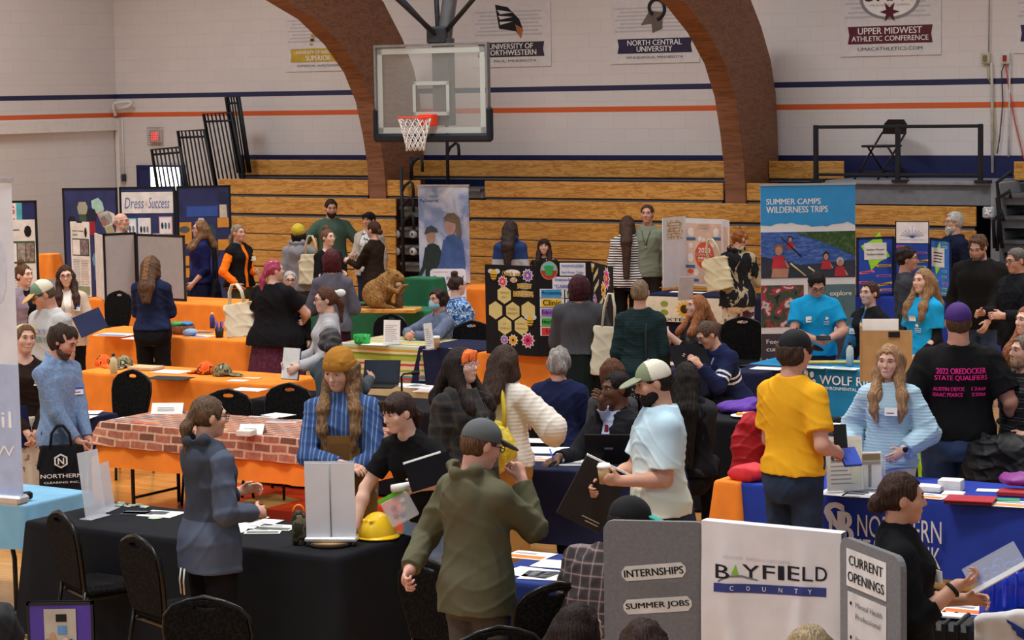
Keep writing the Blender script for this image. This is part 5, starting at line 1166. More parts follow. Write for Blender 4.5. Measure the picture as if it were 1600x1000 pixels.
# hard hat
hh = root('hard_hat', atz(590, 842, TZ) + A3(0, 0, .008), R_(140), 'yellow hard hat near the corner of the black table', 'hard hat'); YH = mat('#f0c41e', .3, var=.02, spec=.5)
g = Field(); g.ell((0, 0, .02), (.105, .125, .135), None); g.plane((0, 0, .012), (0, 0, -1))
for x in (-.035, 0, .035): g.cone((x, -.10, .095), (x, .09, .115), .010, .010, .012)
g.ell((0, 0, -.01), (.095, .115, .125), None, .004, 's'); g.mesh(.006, 'shell', YH, hh)
MB().lathe([(.101, .010), (.132, .004), (.136, .008), (.134, .014), (.103, .024)], YH, n=28).build('brim', hh); g = Field(); g.ell((0, -.13, .01), (.08, .06, .012), rotx(R_(8))); g.mesh(.006, 'peak', YH, hh)
ws = root('wood_slice', atz(517, 853, TZ) + A3(0, 0, .006), 0, 'round wood slice with bark under the white mini banner', 'wood slice'); MB().lathe([(.001, 0), (.122, 0), (.13, .008), (.125, .022), (.001, .022)], mat('#3a2a1e', .9, var=.2, scale=40), n=26).build('bark', ws); MB().lathe([(.001, .0221), (.119, .0221), (.001, .0235)], mat('#c9a06a', .8), n=26).build('cut_face', ws)
# mini retractable banner, back view
q = atz(518, 846, TZ + .03); mbn = root('mini_banner', q + A3(0, 0, .0), R_(-6), 'white back of a small desktop pull-up banner', 'banner')
MB().box((-.155, -.04, .0), (.155, .04, .03), mat('#c9cbd0', .35, .5), .008).build('base', mbn); mb = MB(); mb.X = (rotx(R_(2)), A3(0, 0, 0)); mb.box((-.148, -.003, .03), (.148, .003, .47), mat('#d9d9de', .6, var=.01)); mb.build('sheet', mbn)
MB().tube([(0, -.008, .03), (.002, -.026, .462)], .0035, mat('#8a8c90', .4, .5)).build('pole', mbn); MB().box((-.15, -.012, .463), (.15, .008, .476), mat('#b9bbc0', .35, .5)).build('top_bar', mbn)
# acrylic sign holders
def acrylic(px, py, yaw, w, h, label, z=TZ, c='#f0f0ee', pr=1, art=G8):
    r = root('sign_holder', atz(px, py, z) + A3(0, 0, .007), R_(yaw), label, 'sign holder'); A = glass('#dfe2ea', .3 if pr else .55)
    MB().box((-w / 2, -.04, 0), (w / 2, .05, .004), A).build('foot', r)
    mb = MB(); mb.X = (rotx(R_(-7)), A3(0, 0, .004)); mb.box((-w / 2, -.003, 0), (w / 2, .003, h), A); mb.build('clear_sleeve', r)
    if pr: mb = MB(); mb.X = (rotx(R_(-7)), A3(0, 0, .004)); mb.box((-w / 2 + .004, -.006, .005), (w / 2 - .004, -.0035, h - .004), mat(c, .6, var=.02)); scribble(mb, -w * .38, w * .38, h * .1, h * .8, 9, mat('#a9abb0'), -.006, .5, int(px)); mb.build('printed_sheet', r)
    return r
acrylic(150, 810, 62, .2, .42, 'tall clear acrylic sign holder on the black table', pr=0); acrylic(170, 798, 75, .18, .3, 'lower clear sign holder behind the tall one', pr=0)
acrylic(612, 540, -18, .19, .26, 'white sheet in clear stand beside green basket'); acrylic(672, 547, 50, .13, .27, 'narrow white leaflet stand beside the paper cup', art=None)
fl_ = acrylic(1321, 770, 8, .25, .36, 'white flyer with photo in a clear frame on bank table')
mb = MB(); mb.X = (rotx(R_(-7)), A3(0, 0, .004)); rect(mb, -.09, .03, .2, .27, mat('#3f5a6a'), -.008); rect(mb, .04, .11, .05, .33, mat('#e2e8d4'), -.008); poly(mb, disc(-.085, .31, .018), mat('#a09a50'), -.008); rect(mb, -.07, -.02, .205, .23, mat('#d8d8d8'), -.01); mb.build('picture', fl_)
bh = root('brochure_holder', atz(1362, 768, TZ) + A3(0, 0, .007), R_(6), 'clear brochure holder right of the white flyer frame', 'brochure holder'); MB().box((-.08, -.05, 0), (.08, .06, .2), glass('#dfe6ea', .25)).build('clear_case', bh); mb = MB().box((-.07, .01, .01), (.07, .03, .25), mat('#e8e6e2')); rect(mb, -.06, .06, .17, .24, mat('#8a7a5a'), .009); rect(mb, -.02, 0, .02, .17, mat('#5a5048'), .009); mb.build('brochure', bh)
# tent cards
def tent(px, py, w, h, yaw, label):
    mb = MB(); mb.add([(-w / 2, -.06, 0), (w / 2, -.06, 0), (w / 2, 0, h), (-w / 2, 0, h), (w / 2, .06, 0), (-w / 2, .06, 0)], [(0, 1, 2, 3), (3, 2, 4, 5)], PAPER)
    mb.X = (rotx(R_(-math.degrees(math.atan2(.06, h)))), A3(0, -.06, 0)); scribble(mb, -w * .3, w * .3, h * .25, h * .75, 3, mat('#9a9aa6'), -.002, .8, 3); return flat(mb, 'tent_card', atz(px, py, TZ) + A3(0, 0, .01), yaw, label, 'card')
tent(263, 647, .27, .085, -6, 'white folded tent card on the brick runner by the chair'); tent(395, 679, .2, .075, -12, 'cream folded tent card near the beanie man')
# laptops
def laptop(px, py, yaw, label, c='#1f2022', open_=110, w=.34, z=TZ, back=True):
    r = root('laptop', atz(px, py, z) + A3(0, 0, .008), R_(yaw), label, 'laptop'); MB().box((-w / 2, -.12, 0), (w / 2, .12, .018), mat(c, .4), .005).build('keyboard_base', r)
    mb = MB(); mb.X = (rotx(R_(90 - open_)), A3(0, .12, .016)); mb.box((-w / 2, -.004, 0), (w / 2, .006, .22), mat(c, .45), .004); mb.box((-w / 2 + .012, -.006, .015), (w / 2 - .012, -.0035, .208), mat('#2c3440', .2)); mb.box((-.03, .006, .1), (.03, .0075, .115), mat('#8a8c90', .3, .5)); mb.build('screen', r); return r
laptop(590, 606, -12, 'dark laptop on the black table behind beanie man'); laptop(955, 722, 172, 'black laptop in front of the suited man', '#121214')
mb_ = root('desk_microphone', atz(628, 618, TZ) + A3(0, 0, .006), 0, 'black gooseneck stand on the black table by the bangs woman', 'microphone'); MB().lathe([(.001, 0), (.06, 0), (.06, .015), (.001, .02)], BLACK).build('base', mb_); MB().tube([(0, 0, .015), (0, 0, .16), (.02, 0, .185), (.12, 0, .19)], .009, BLACK).build('gooseneck', mb_); MB().tube([(.09, 0, .19), (.16, 0, .19)], .018, BLACK).build('head', mb_)
# basket, bowls, cups
def wov(px, py, label, c, w=.17, d=.13, h=.10):
    r = root('basket', atz(px, py, TZ) + A3(0, 0, .006), -TH, label, 'basket'); m = ramp_mat('weave' + c, [(0, mixc(c, .6)), (.5, c), (.8, mixc(c, 1.3))], 'voronoi', 60, interp='LINEAR'); rg = []
    for k, (s_, z) in enumerate(((.85, 0), (.95, .03), (1, h), (.93, h), (.85, .02))): rg.append([(s_ * w / 2 * math.copysign(abs(math.cos(a)) ** .5, math.cos(a)), s_ * d / 2 * math.copysign(abs(math.sin(a)) ** .5, math.sin(a)), z) for a in [2 * math.pi * j / 24 for j in range(24)]])
    MB().loft(rg, m).build('weave', r); return r
wov(566, 538, 'green woven basket on the striped blanket', '#2f9a4a'); wk = wov(286, 523, 'brown basket of colourful packets on the orange table', '#7a4a2a', .26, .18, .1)
for k, (c, dx, lab) in enumerate((('#3aa05a', -.06, 'green packet in the brown basket'), ('#3a8ac8', .05, 'blue packet in the brown basket'))): blob('packet', atz(286, 523, TZ) + A3(dx, 0, .1), 10 * k, [((0, 0, .02), (.08, .06, .035))], mat(c, .4), lab, 'packet', (.01, 20, 40))
blob('bowl_cover', atz(297, 526, TZ) + A3(0, 0, .005), 0, [((0, 0, .04), (.09, .07, .045))], mat('#8aa8cc', .6), 'pale blue rounded pouch beside the brown basket', 'pouch')
pc = root('pen_cup', atz(343, 528, TZ) + A3(0, 0, .006), 0, 'dark cup of blue pens on the orange table', 'cup'); MB().lathe([(.001, 0), (.042, 0), (.05, .1), (.045, .1), (.038, .01), (.001, .01)], mat('#23262c', .4)).build('body', pc)
for k in range(6): a = k * 1.05; tag(MB().tube([(0, 0, 0), (.03 * math.cos(a), .03 * math.sin(a), .16)], .006, mat(['#3a4fb8', '#2a3a8a'][k % 2], .4), n=6).build('pen'), 'blue pen standing in the dark cup', 'pen', 'pens in the dark cup').location = Vector(atz(343, 528, TZ) + A3(.012 * math.cos(a), .012 * math.sin(a), .02))
def coffee(p, label, s=1., yaw=0):
    r = root('coffee_cup', p, R_(yaw), label, 'cup'); MB().lathe([(.001, 0), (.028 * s, 0), (.04 * s, .1 * s), (.001, .1 * s)], mat('#b89468', .7)).build('paper_cup', r); MB().lathe([(.042 * s, .096 * s), (.043 * s, .108 * s), (.038 * s, .112 * s), (.035 * s, .122 * s), (.001, .122 * s)], WHITE).build('lid', r); return r
coffee(atz(682, 545, TZ) + A3(0, 0, .012), 'tan paper cup beside the masked man hands')
# key rings
o = MB()
for k in range(10): a = random.Random(k).uniform(0, 6.3); x, y = random.Random(k + 50).uniform(-.13, .13), random.Random(k + 90).uniform(-.05, .05); o.tube([(x + .03 * math.cos(t), y + .02 * math.sin(t), .004 + .002 * (k % 3)) for t in [2 * math.pi * j / 10 for j in range(10)]], .0035, mat('#b8c0b4', .3, .6), n=5, closed=True)
o = place(o.build('key_rings'), atz(205, 792, TZ) + A3(0, 0, .006), GA * .017); tag(o, 'pile of silver key rings on the black table', 'key rings'); o['kind'] = 'stuff'
tag(place(MB().lathe([(.001, 0), (.045, 0), (.045, .003), (.001, .003)], mat('#b8d0b0')).build('sticker'), atz(243, 811, TZ) + A3(0, 0, .007)), 'pale green round sticker on the black table', 'sticker')
tag(place(MB().tube([(-.07, 0, 0), (.07, 0, 0)], .006, mat('#2a8a4a', .4), n=6).build('pen'), atz(395, 812, TZ) + A3(0, 0, .016), R_(-20)), 'green pen lying on a white sheet', 'pen')
tag(place(MB().tube([(0, 0, 0), (.9, 0, 0)], .018, mat('#e0c070', .4)).build('pole'), atz(1262, 571, TZ) + A3(0, 0, .03), R_(-8)), 'long yellow pole lying along the turquoise cloth', 'pole')
# cardboard display box on the turquoise table
cb = root('cardboard_box', atz(1344, 596, TZ) * A3(1, 1, 0) + A3(0, 0, TZ), R_(-8), 'brown cardboard display box left behind light-blue sweater woman', 'box'); KR = mat('#b08a5c', .8)
MB().box((0, 0, .0), (.02, .3, .5), KR).build('side_panel', cb); MB().box((.02, -.02, 0), (.46, 0, .46), KR).build('front_panel', cb); MB().box((.02, .02, .44), (.34, .03, .56), WHITE).build('white_card', cb); mb = MB().box((.25, -.03, .4), (.35, -.021, .45), BLACK); mb.build('handle_slot', cb)
# ================================================================ display boards, pull-up banners, carried bags
class Board:
    def __init__(s, name, label, cat): s.name, s.label, s.cat, s.r, s.p = name, label, cat, None, None
    def panel(s, tl, tr, zb, Y0, c, part='panel', th=.012, Y1=None, edge=None, h=None, rnd=0):
        P0 = aty(*tl, Y0); P1 = atz(*tr, P0[2]) if Y1 is None else aty(*tr, Y1)
        if s.r is None: s.p = A3(P0[0], P0[1], zb); s.r = root(s.name, s.p, 0, s.label, s.cat)
        d = P1 - P0; w = math.hypot(d[0], d[1]); a = math.atan2(d[1], d[0]); hh = (P0[2] - zb) if h is None else h
        mb = MB(); mb.X = (rotz(a), A3(P0[0], P0[1], zb) - s.p)
        if rnd:
            q = [(rnd, 0), (w - rnd, 0)] + [(w - rnd + rnd * math.sin(t), hh - rnd + rnd * math.cos(t)) for t in (1.57, 1.2, .8, .4, 0)] + [(rnd - rnd * math.sin(t), hh - rnd + rnd * math.cos(t)) for t in (0, .4, .8, 1.2, 1.57)]
            q[0] = (0, 0); q[1] = (w, 0); mb.prism(q, -th / 2, th / 2, c)
        else: mb.box((0, -th / 2, 0), (w, th / 2, hh), c)
        if edge:
            e = .012 if th == .03 else .03
            for b in ((0, w, 0, e), (0, w, hh - e, hh), (0, e, 0, hh), (w - e, w, 0, hh)): mb.box((b[0], -th / 2 - .004, b[2]), (b[1], th / 2 + .004, b[3]), edge)
        mb.build(part, s.r); pr = MB(); pr.X = mb.X; return pr, w, hh, -th / 2 - .001
    def done(s, pr, name='print'): return pr.build(name, s.r)
T_ = lambda w, h: (lambda x, z: (x * w, z * h))
# --- navy three-panel board: Dress 4 Success
NV = mat('#353a66', .8, var=.1, scale=5); BKE = mat('#15161a', .5)
D3 = Board('display_board', 'tall navy three-panel board headed Dress Success with paper clothes', 'display board')
pr, w, h, y = D3.panel((97, 294), (183, 293), .35, 33.5, NV, edge=BKE)
def outfit(pr, x, z, c1, c2, y, s=1., r=0):
    q = lambda pts: [(x + s * (a * math.cos(r) - b * math.sin(r)), z + s * (a * math.sin(r) + b * math.cos(r))) for a, b in pts]
    poly(pr, q([(-.06, 0), (.06, 0), (.08, .1), (.05, .18), (-.05, .18), (-.08, .1)]), c1, y); poly(pr, q([(-.05, 0), (.05, 0), (.06, -.2), (-.05, -.2)]), c2, y)
X3 = pr.X
for x, z, a, b, s, r in ((.36, .78, '#a8a890', '#4a5a48', 1, 0), (.52, .72, '#23283a', '#9a2a34', 1, 0), (.68, .8, '#a8d0c0', '#c89080', 1.1, .4), (.82, .68, '#c8d4d0', '#b0a880', 1.2, .3), (.94, .72, '#e0d8cc', '#c8604a', .9, .8), (.2, .3, '#2a2c34', '#4a5a6a', 1, 0), (.6, .35, '#6a94b0', '#4a6a8a', 1, 0), (.16, .68, '#1f2030', '#2a2a3a', .8, 0)):
    pr = MB(); pr.X = X3; outfit(pr, x * w, z * h, mat(a), mat(b), y, s, r); D3.done(pr, 'paper_outfit')
pr, w, h, y = D3.panel((186, 292), (273, 291), .35, 33.4, NV, edge=BKE)
rect(pr, .04 * w, .97 * w, .78 * h, .955 * h, mat('#e8e4e0'), y); letters(pr, 'Dress', .09 * w, .44 * w, .82 * h, .91 * h, mat('#6a74a8'), y - .003, .0, shear=.25); letters(pr, '4', .46 * w, .50 * w, .83 * h, .89 * h, mat('#d8b0a8'), y - .003); letters(pr, 'Success', .52 * w, .9 * w, .82 * h, .91 * h, mat('#6a74a8'), y - .003, .0, shear=.25)
for x0, x1, z0, z1, e in ((.05, .3, .56, .74, '#4aa8d8'), (.32, .55, .55, .74, '#e8e4e0'), (.32, .56, .42, .54, '#6ac0c8'), (.7, .94, .6, .75, '#d8a8b8'), (.58, .82, .47, .61, '#e8e8f0'), (.05, .3, .42, .54, '#d8b8c8'), (.72, .92, .37, .46, '#a8d8c8')):
    rect(pr, x0 * w, x1 * w, z0 * h, z1 * h, mat(e), y); rect(pr, (x0 + .015) * w, (x1 - .015) * w, (z0 + .008) * h, (z1 - .008) * h, mat('#eeeaea'), y - .003)
    for k in range(3): poly(pr, disc((x0 + (x1 - x0) * (.25 + .25 * k)) * w, (z0 + z1) / 2 * h, .018, .05, 8), mat(['#2a2f44', '#3a6a9a', '#8a7a6a'][k]), y - .006)
D3.done(pr)
pr, w, h, y = D3.panel((275, 291), (360, 289), .35, 33.3, NV, edge=BKE)
rect(pr, .18 * w, .75 * w, .745 * h, .83 * h, mat('#3c5aa8'), y); X3 = pr.X; D3.done(pr, 'blue_card'); OY = mat('#e09a3a', .7)
for x0, x1, z0, z1 in ((.04, .26, .52, .70), (.74, .95, .65, .73), (.74, .95, .46, .55), (.1, .2, .34, .42), (.1, .2, .24, .32)): pr = MB(); pr.X = X3; rect(pr, x0 * w, x1 * w, z0 * h, z1 * h, OY, y); D3.done(pr, 'orange_card')
pr = MB(); pr.X = X3; poly(pr, disc(.13 * w, .64 * h, .08, .05, 9), mat('#5a5f6a'), y - .003); D3.done(pr, 'paper_hat')
for x, z, a, b, s, r in ((.44, .66, '#cfd4cc', '#cfd4cc', .7, 0), (.62, .55, '#3a5058', '#2a3440', 1.2, .2), (.85, .84, '#2a2f50', '#d8ccb8', 1, 0)): pr = MB(); pr.X = X3; outfit(pr, x * w, z * h, mat(a), mat(b), y, s, r); D3.done(pr, 'paper_outfit')
# --- grey folding panels on the orange table
D4 = Board('display_board', 'grey fabric folding panels standing on the orange table', 'display board'); GF = mat('#a5a2a5', .95, var=.02, bump=.2)
q = aty(160, 470, 30.2)[2]
pr, w, h, y = D4.panel((148, 364), (160, 365), TZ + .01, 30.6, mat('#cfccca', .9), Y1=30.0)
pr, w, h, y = D4.panel((160, 365), (212, 365), TZ + .01, 30.0, GF, edge=BKE, Y1=30.2)
pr, w, h, y = D4.panel((213, 365), (288, 364), TZ + .01, 30.15, GF, edge=BKE, Y1=29.6)
# --- white poster boards with black clips
D5 = Board('poster_board', 'narrow white poster board in front of the navy panels', 'poster'); pr, w, h, y = D5.panel((110, 346), (139, 347), .74, 30.9, mat('#e6e4e2'))
rect(pr, 0, w, .93 * h, .99 * h, mat('#e6e4e2'), y); letters(pr, 'North Country', .12 * w, .72 * w, .86 * h, .89 * h, BLACK, y - .002, .03); letters(pr, 'Jobs', .12 * w, .4 * w, .81 * h, .84 * h, BLACK, y - .002, .03); poly(pr, disc(.82 * w, .86 * h, .025, .07, 8), BLACK, y)
rect(pr, .08 * w, .98 * w, .545 * h, .775 * h, mat('#3a5a3e'), y); rect(pr, .11 * w, .5 * w, .56 * h, .76 * h, mat('#e8e8e6'), y - .003); rect(pr, .52 * w, .95 * w, .56 * h, .76 * h, mat('#8a7a80', var=.3, scale=20), y - .003)
scribble(pr, .1 * w, .48 * w, .15 * h, .5 * h, 16, mat('#8a94a4'), y, .8); scribble(pr, .52 * w, .95 * w, .15 * h, .5 * h, 16, mat('#a08a78'), y, .8); rect(pr, .1 * w, .95 * w, .02 * h, .14 * h, mat('#8a9a78'), y); rect(pr, .35 * w, .65 * w, .985 * h, 1.01 * h, BLACK, y); D5.done(pr)
D2 = Board('display_board', 'navy board at the far left with red letters G and H', 'display board'); pr, w, h, y = D2.panel((2, 314), (57, 313), .35, 31.6, mat('#2c3568', .8), edge=BKE)
rect(pr, .1 * w, .58 * w, .76 * h, .99 * h, mat('#5ab8c8'), y); rect(pr, .1 * w, .42 * w, .77 * h, .98 * h, mat('#eae6e4'), y - .002); letters(pr, 'G', .22 * w, .36 * w, .89 * h, .955 * h, mat('#c03848'), y - .004, .03); letters(pr, 'H', .22 * w, .36 * w, .79 * h, .855 * h, mat('#c03848'), y - .004, .03); D2.done(pr)
D2b = Board('poster_board', 'white poster board standing before the navy board at left edge', 'poster'); pr, w, h, y = D2b.panel((3, 344), (54, 343), .5, 30.6, mat('#e4e2e0'))
letters(pr, 'Occupations', .1 * w, .52 * w, .88 * h, .91 * h, BLACK, y, .03); poly(pr, disc(.78 * w, .88 * h, .05, .08, 8), BLACK, y); rect(pr, 0, .98 * w, .55 * h, .78 * h, mat('#3a5a3e'), y); rect(pr, .03 * w, .42 * w, .57 * h, .76 * h, mat('#ececea'), y - .002); rect(pr, .45 * w, .68 * w, .57 * h, .76 * h, mat('#9a9088', var=.3, scale=20), y - .002); rect(pr, .71 * w, .95 * w, .57 * h, .76 * h, mat('#8a7a70', var=.3, scale=20), y - .002); scribble(pr, .05 * w, .9 * w, .1 * h, .5 * h, 14, mat('#b0a8a4'), y); D2b.done(pr)
# --- pale pull-up banner at the left edge, standing on the light blue table's near side
SKY = ramp_mat('sky_print', [(0, '#7f98c4'), (.4, '#a8b8d8'), (.55, '#d8dce8'), (.8, '#eceef4')], 'noise', 2.2, 1., 5, interp='LINEAR', rough=.6)
def floorbanner(label, tl, tr, zb, Y0, c, Y1=None, base=True, taper=0):
    Bd = Board('pull_up_banner', label, 'banner'); pr, w, h, y = Bd.panel(tl, tr, zb, Y0, c, 'sheet', .006, Y1=Y1)
    mb = MB(); mb.X = pr.X; mb.box((-.01, -.015, h), (w + .01, .015, h + .022), mat('#b9bbc0', .3, .6)); mb.build('top_bar', Bd.r)
    if base: mb = MB(); mb.X = pr.X; mb.box((-.01, -.06, -.055), (w + .01, .06, .005), mat('#c3c5ca', .3, .6), .015); mb.build('base', Bd.r); mb = MB(); mb.X = pr.X; mb.tube([(w / 2, .02, 0), (w / 2, .02, h)], .012, mat('#8a8c90', .4, .5)); mb.build('pole', Bd.r)
    return Bd, pr, w, h, y
q = aty(14, 283, 14.2); zb = aty(30, 775, 14.2)[2]
BL, pr, w, h, y = floorbanner('pale blue and white pull-up banner at the left edge', (-160, 283), (17, 283), zb, 14.6, mat('#d4d8e4', .6, var=.05, scale=4), Y1=14.2)
rect(pr, 0, w, 0, .42 * h, mat('#a9b9dc', .6, var=.04), y); letters(pr, 'April', .4 * w, .93 * w, .2 * h, .27 * h, mat('#e4e8f0'), y - .003); letters(pr, 'NOW', .5 * w, .95 * w, .125 * h, .16 * h, mat('#e4e8f0'), y - .003, .01); poly(pr, disc(.85 * w, .72 * h, .08, .22, 12), mat('#c3c9da', .6, var=.05), y); BL.done(pr)
tag(place(MB().obox((0, 0, .03), (.11, .05, .05), BLACK, rotz(.6), .01).build('clamp'), atz(38, 784, TZ) + A3(0, 0, .01)), 'black clamp beside the base of the pale banner', 'clamp')
# --- farm banner with two printed figures
BF, pr, w, h, y = floorbanner('tall banner with printed cloudy sky and two outdoor workers', (653, 291), (732, 291), .08, 31.8, ramp_mat('cloud_print', [(0, '#6f86b8'), (.42, '#8fa2cc'), (.55, '#c3cbe0'), (.75, '#e6e8f0')], 'noise', 3., 1., 5, interp='LINEAR', rough=.6))
rect(pr, 0, w, 0, .27 * h, mat('#4a5590'), y + .0005, .001); poly(pr, [(0, .2 * h), (w, .2 * h), (w, .34 * h), (.4 * w, .38 * h), (0, .32 * h)], mat('#5a5a4e', var=.2, scale=14), y)
letters(pr, 'AgSource', .03 * w, .4 * w, .885 * h, .915 * h, mat('#2f4a9a'), y, .02); rect(pr, .24 * w, .38 * w, .93 * h, .936 * h, mat('#6aaa4a'), y)
def figure(pr, cx, top, s, coat, hairc, capc, face, y, w, h):
    q = lambda pts: [(cx + a * s, top + b * s) for a, b in pts]
    poly(pr, q([(-.08, -.31), (.04, -.29), (.13, -.33), (.17, -.42), (.2, -.7), (.16, -.95), (.17, -1.1), (-.15, -1.1), (-.13, -.7), (-.14, -.42)]), coat, y); poly(pr, q([(-.13, -.36), (-.07, -.36), (-.12, -.7), (-.26, -.95), (-.3, -.9), (-.19, -.68)]), coat, y - .001); poly(pr, q(disc(-.29, -.94, .035, .03, 8)), face, y - .002); poly(pr, q(disc(-.02, -.17, .085, .125, 14)), face, y - .002)
    poly(pr, q([(-.12, -.06), (-.06, .0), (.04, .01), (.12, -.06), (.15, -.3), (.08, -.34), (.06, -.14), (-.1, -.1)]) if not capc else q([(-.13, -.1), (-.1, -.02), (0, .02), (.1, -.03), (.12, -.1), (-.02, -.1), (-.14, -.14)]), capc or hairc, y - .004)
figure(pr, .26 * w, .725 * h, .80, mat('#2c3a38'), mat('#3a3028'), mat('#4a5058'), mat('#b08a7a'), y - .002, w, h); figure(pr, .66 * w, .815 * h, 1.0, mat('#46629a', var=.1), mat('#7a6a58'), None, mat('#b8958a'), y - .008, w, h)
BF.done(pr)
BE = Board('sign', 'white rounded sign reading Be a part of the future', 'sign'); pr, w, h, y = BE.panel((672, 420), (728, 420), .3, 30.6, mat('#e4e2ec', .6), rnd=.05)
letters(pr, 'Be a part of', .1 * w, .95 * w, .80 * h, .88 * h, mat('#4a5a9a'), y, .01); letters(pr, 'the future', .1 * w, .85 * w, .69 * h, .77 * h, mat('#4a5a9a'), y, .01); letters(pr, 'of Ag', .3 * w, .7 * w, .58 * h, .66 * h, mat('#4a5a9a'), y, .01); scribble(pr, .1 * w, .5 * w, .93 * h, .955 * h, 1, mat('#a8a060'), y); BE.done(pr)
# --- summer camps banner
BS, pr, w, h, y = floorbanner('blue and white banner reading SUMMER CAMPS WILDERNESS TRIPS', (1188, 291), (1336, 289), .1, 24.4, mat('#f0eeee', .6, var=.01), Y1=24.4)
CY = mat('#3a9ad8', .55, var=.02); z_ = lambda py: h * (1 - (py - 291) / (1 * (24.4 and (h * F / 24.4) * 1.0))); X_ = lambda px: (px - 1188) / 148 * w
zz = lambda py: h - (py - 291) / (F / 24.5)
poly(pr, [(0, h), (0, zz(352))] + [(X_(1188 + 8 * k), zz(352) + .02 * math.sin(k * .5 - 1) + .008 * math.sin(k * 2.3)) for k in range(1, 18)] + [(w, zz(354)), (w, h)], CY, y)
letters(pr, 'SUMMER CAMPS', X_(1197), X_(1282), zz(320), zz(311), WHITE, y - .003, .03); letters(pr, 'WILDERNESS TRIPS', X_(1197), X_(1293), zz(333), zz(323), WHITE, y - .003, .03)
WAT = ramp_mat('lake_print', [(0, '#2a3f7a'), (.45, '#3f5fa8'), (.6, '#5a7ac0'), (.8, '#7a94cc')], 'noise', 10, 1, 3, interp='LINEAR', mapscale=(1, 1, 4)); TRE = ramp_mat('tree_print', [(0, '#22351f'), (.5, '#3f5a34'), (.8, '#6a8450')], 'noise', 22, 0, 4, interp='LINEAR')
rect(pr, 0, w, zz(435), zz(363), WAT, y); poly(pr, [(X_(1240), zz(363)), (w, zz(363)), (w, zz(402)), (X_(1300), zz(385))], TRE, y - .003); poly(pr, [(0, zz(400)), (X_(1250), zz(415)), (w, zz(408)), (w, zz(435)), (0, zz(435))], mat('#39404e'), y - .003)
SKN, VES = mat('#c09078'), mat('#c83a44')
def kid(x, t, s, hairc, vest=VES):
    poly(pr, disc(X_(x), zz(t + 5 * s), .035 * s, .045 * s, 10), hairc, y - .008); poly(pr, disc(X_(x), zz(t + 6.5 * s), .026 * s, .034 * s, 10), SKN, y - .010)
    poly(pr, [(X_(x - 6 * s), zz(t + 12 * s)), (X_(x + 6 * s), zz(t + 12 * s)), (X_(x + 8 * s), zz(t + 26 * s)), (X_(x - 8 * s), zz(t + 26 * s))], vest, y - .006)
    poly(pr, [(X_(x + 5 * s), zz(t + 13 * s)), (X_(x + 12 * s), zz(t + 24 * s)), (X_(x + 9 * s), zz(t + 25 * s))], SKN, y - .006)
kid(1234, 370, .75, mat('#2a2220')); kid(1216, 383, 1.45, mat('#8a6a50')); kid(1290, 396, 1.0, mat('#2a2220')); kid(1312, 405, 1.1, mat('#cfc8c0')); poly(pr, [(X_(1206), zz(420)), (X_(1232), zz(420)), (X_(1230), zz(434)), (X_(1204), zz(434))], SKN, y - .007)
pr.tube([(X_(1219), y - .012, zz(370)), (X_(1252), y - .012, zz(402))], .006, mat('#2a2a30'), n=4); pr.tube([(X_(1234), y - .012, zz(412)), (X_(1258), y - .012, zz(432))], .009, mat('#d8c890'), n=4); pr.tube([(X_(1262), y - .012, zz(418)), (X_(1278), y - .012, zz(430))], .009, mat('#d8c890'), n=4)
rect(pr, 0, X_(1255), zz(512), zz(446), ramp_mat('camp_print', [(0, '#2a302a'), (.35, '#4a5848'), (.5, '#b04048'), (.58, '#d8ccd0'), (.7, '#6a8a4a')], 'noise', 9, .5, 4), y); rect(pr, X_(1262), w, zz(512), zz(446), mat('#5f7a80', .6), y); letters(pr, 'explore', X_(1296), X_(1330), zz(466), zz(456), WHITE, y - .003, .02)
rect(pr, 0, w, zz(640), zz(522), mat('#4a4048', .6), y); letters(pr, 'Feed your', X_(1196), X_(1246), zz(540), zz(531), WHITE, y - .003, .02); letters(pr, 'curiosity', X_(1196), X_(1240), zz(552), zz(543), WHITE, y - .003, .02); letters(pr, 'Make a', X_(1196), X_(1230), zz(570), zz(561), WHITE, y - .003, .02); BS.done(pr)
# --- black bee board
BKP = mat('#141316', .85, var=.05); D7 = Board('display_board', 'black folding board with bees, flowers and honeycomb notes', 'display board'); ZB = TZ + .012
YEL, GOLD, PINK, PUR = mat('#e8b83a'), mat('#d8c884', .7, var=.03), mat('#d8407a'), mat('#8a5ac0')
def bee(pr, x, z, s, y):
    poly(pr, disc(x - .03 * s, z + .03 * s, .03 * s, .02 * s, 8), mat('#c8d0d8'), y); poly(pr, disc(x + .035 * s, z + .03 * s, .03 * s, .022 * s, 8), mat('#c8d0d8'), y); poly(pr, disc(x, z, .033 * s, .048 * s, 10), YEL, y - .002)
    for k in (-1, 0, 1): rect(pr, x - .028 * s, x + .028 * s, z - .02 * s + k * .02 * s - .004, z - .02 * s + k * .02 * s + .004, BLACK, y - .004)
def flw(pr, x, z, r, c, y, core='#e8c83a'): poly(pr, flower(x, z, r * 1.14, 10, .72), WHITE, y); poly(pr, flower(x, z, r, 10, .6), c, y - .002); poly(pr, disc(x, z, r * .25), mat(core), y - .004)
pr, w, h, y = D7.panel((758, 413), (838, 408), ZB, 23.1, BKP, Y1=22.75)
V_ = lambda px, py: ((px - 758) / 80 * w, h - (py - 411) / (F / 22.9))
bee(pr, *V_(772, 427), 1.2, y); flw(pr, *V_(786, 437), .055, PINK, y); flw(pr, *V_(825, 426), .062, PUR, y)
for q, (cx, cz, rw, rh) in enumerate(((801, 423, .1, .035), (803, 434, .045, .026), (820, 443, .085, .034), (819, 455, .11, .034))): poly(pr, disc(*V_(cx, cz), rw, rh, 14), mat('#9a9490') if q > 1 else mat('#ece8e0'), y - .001 * q)
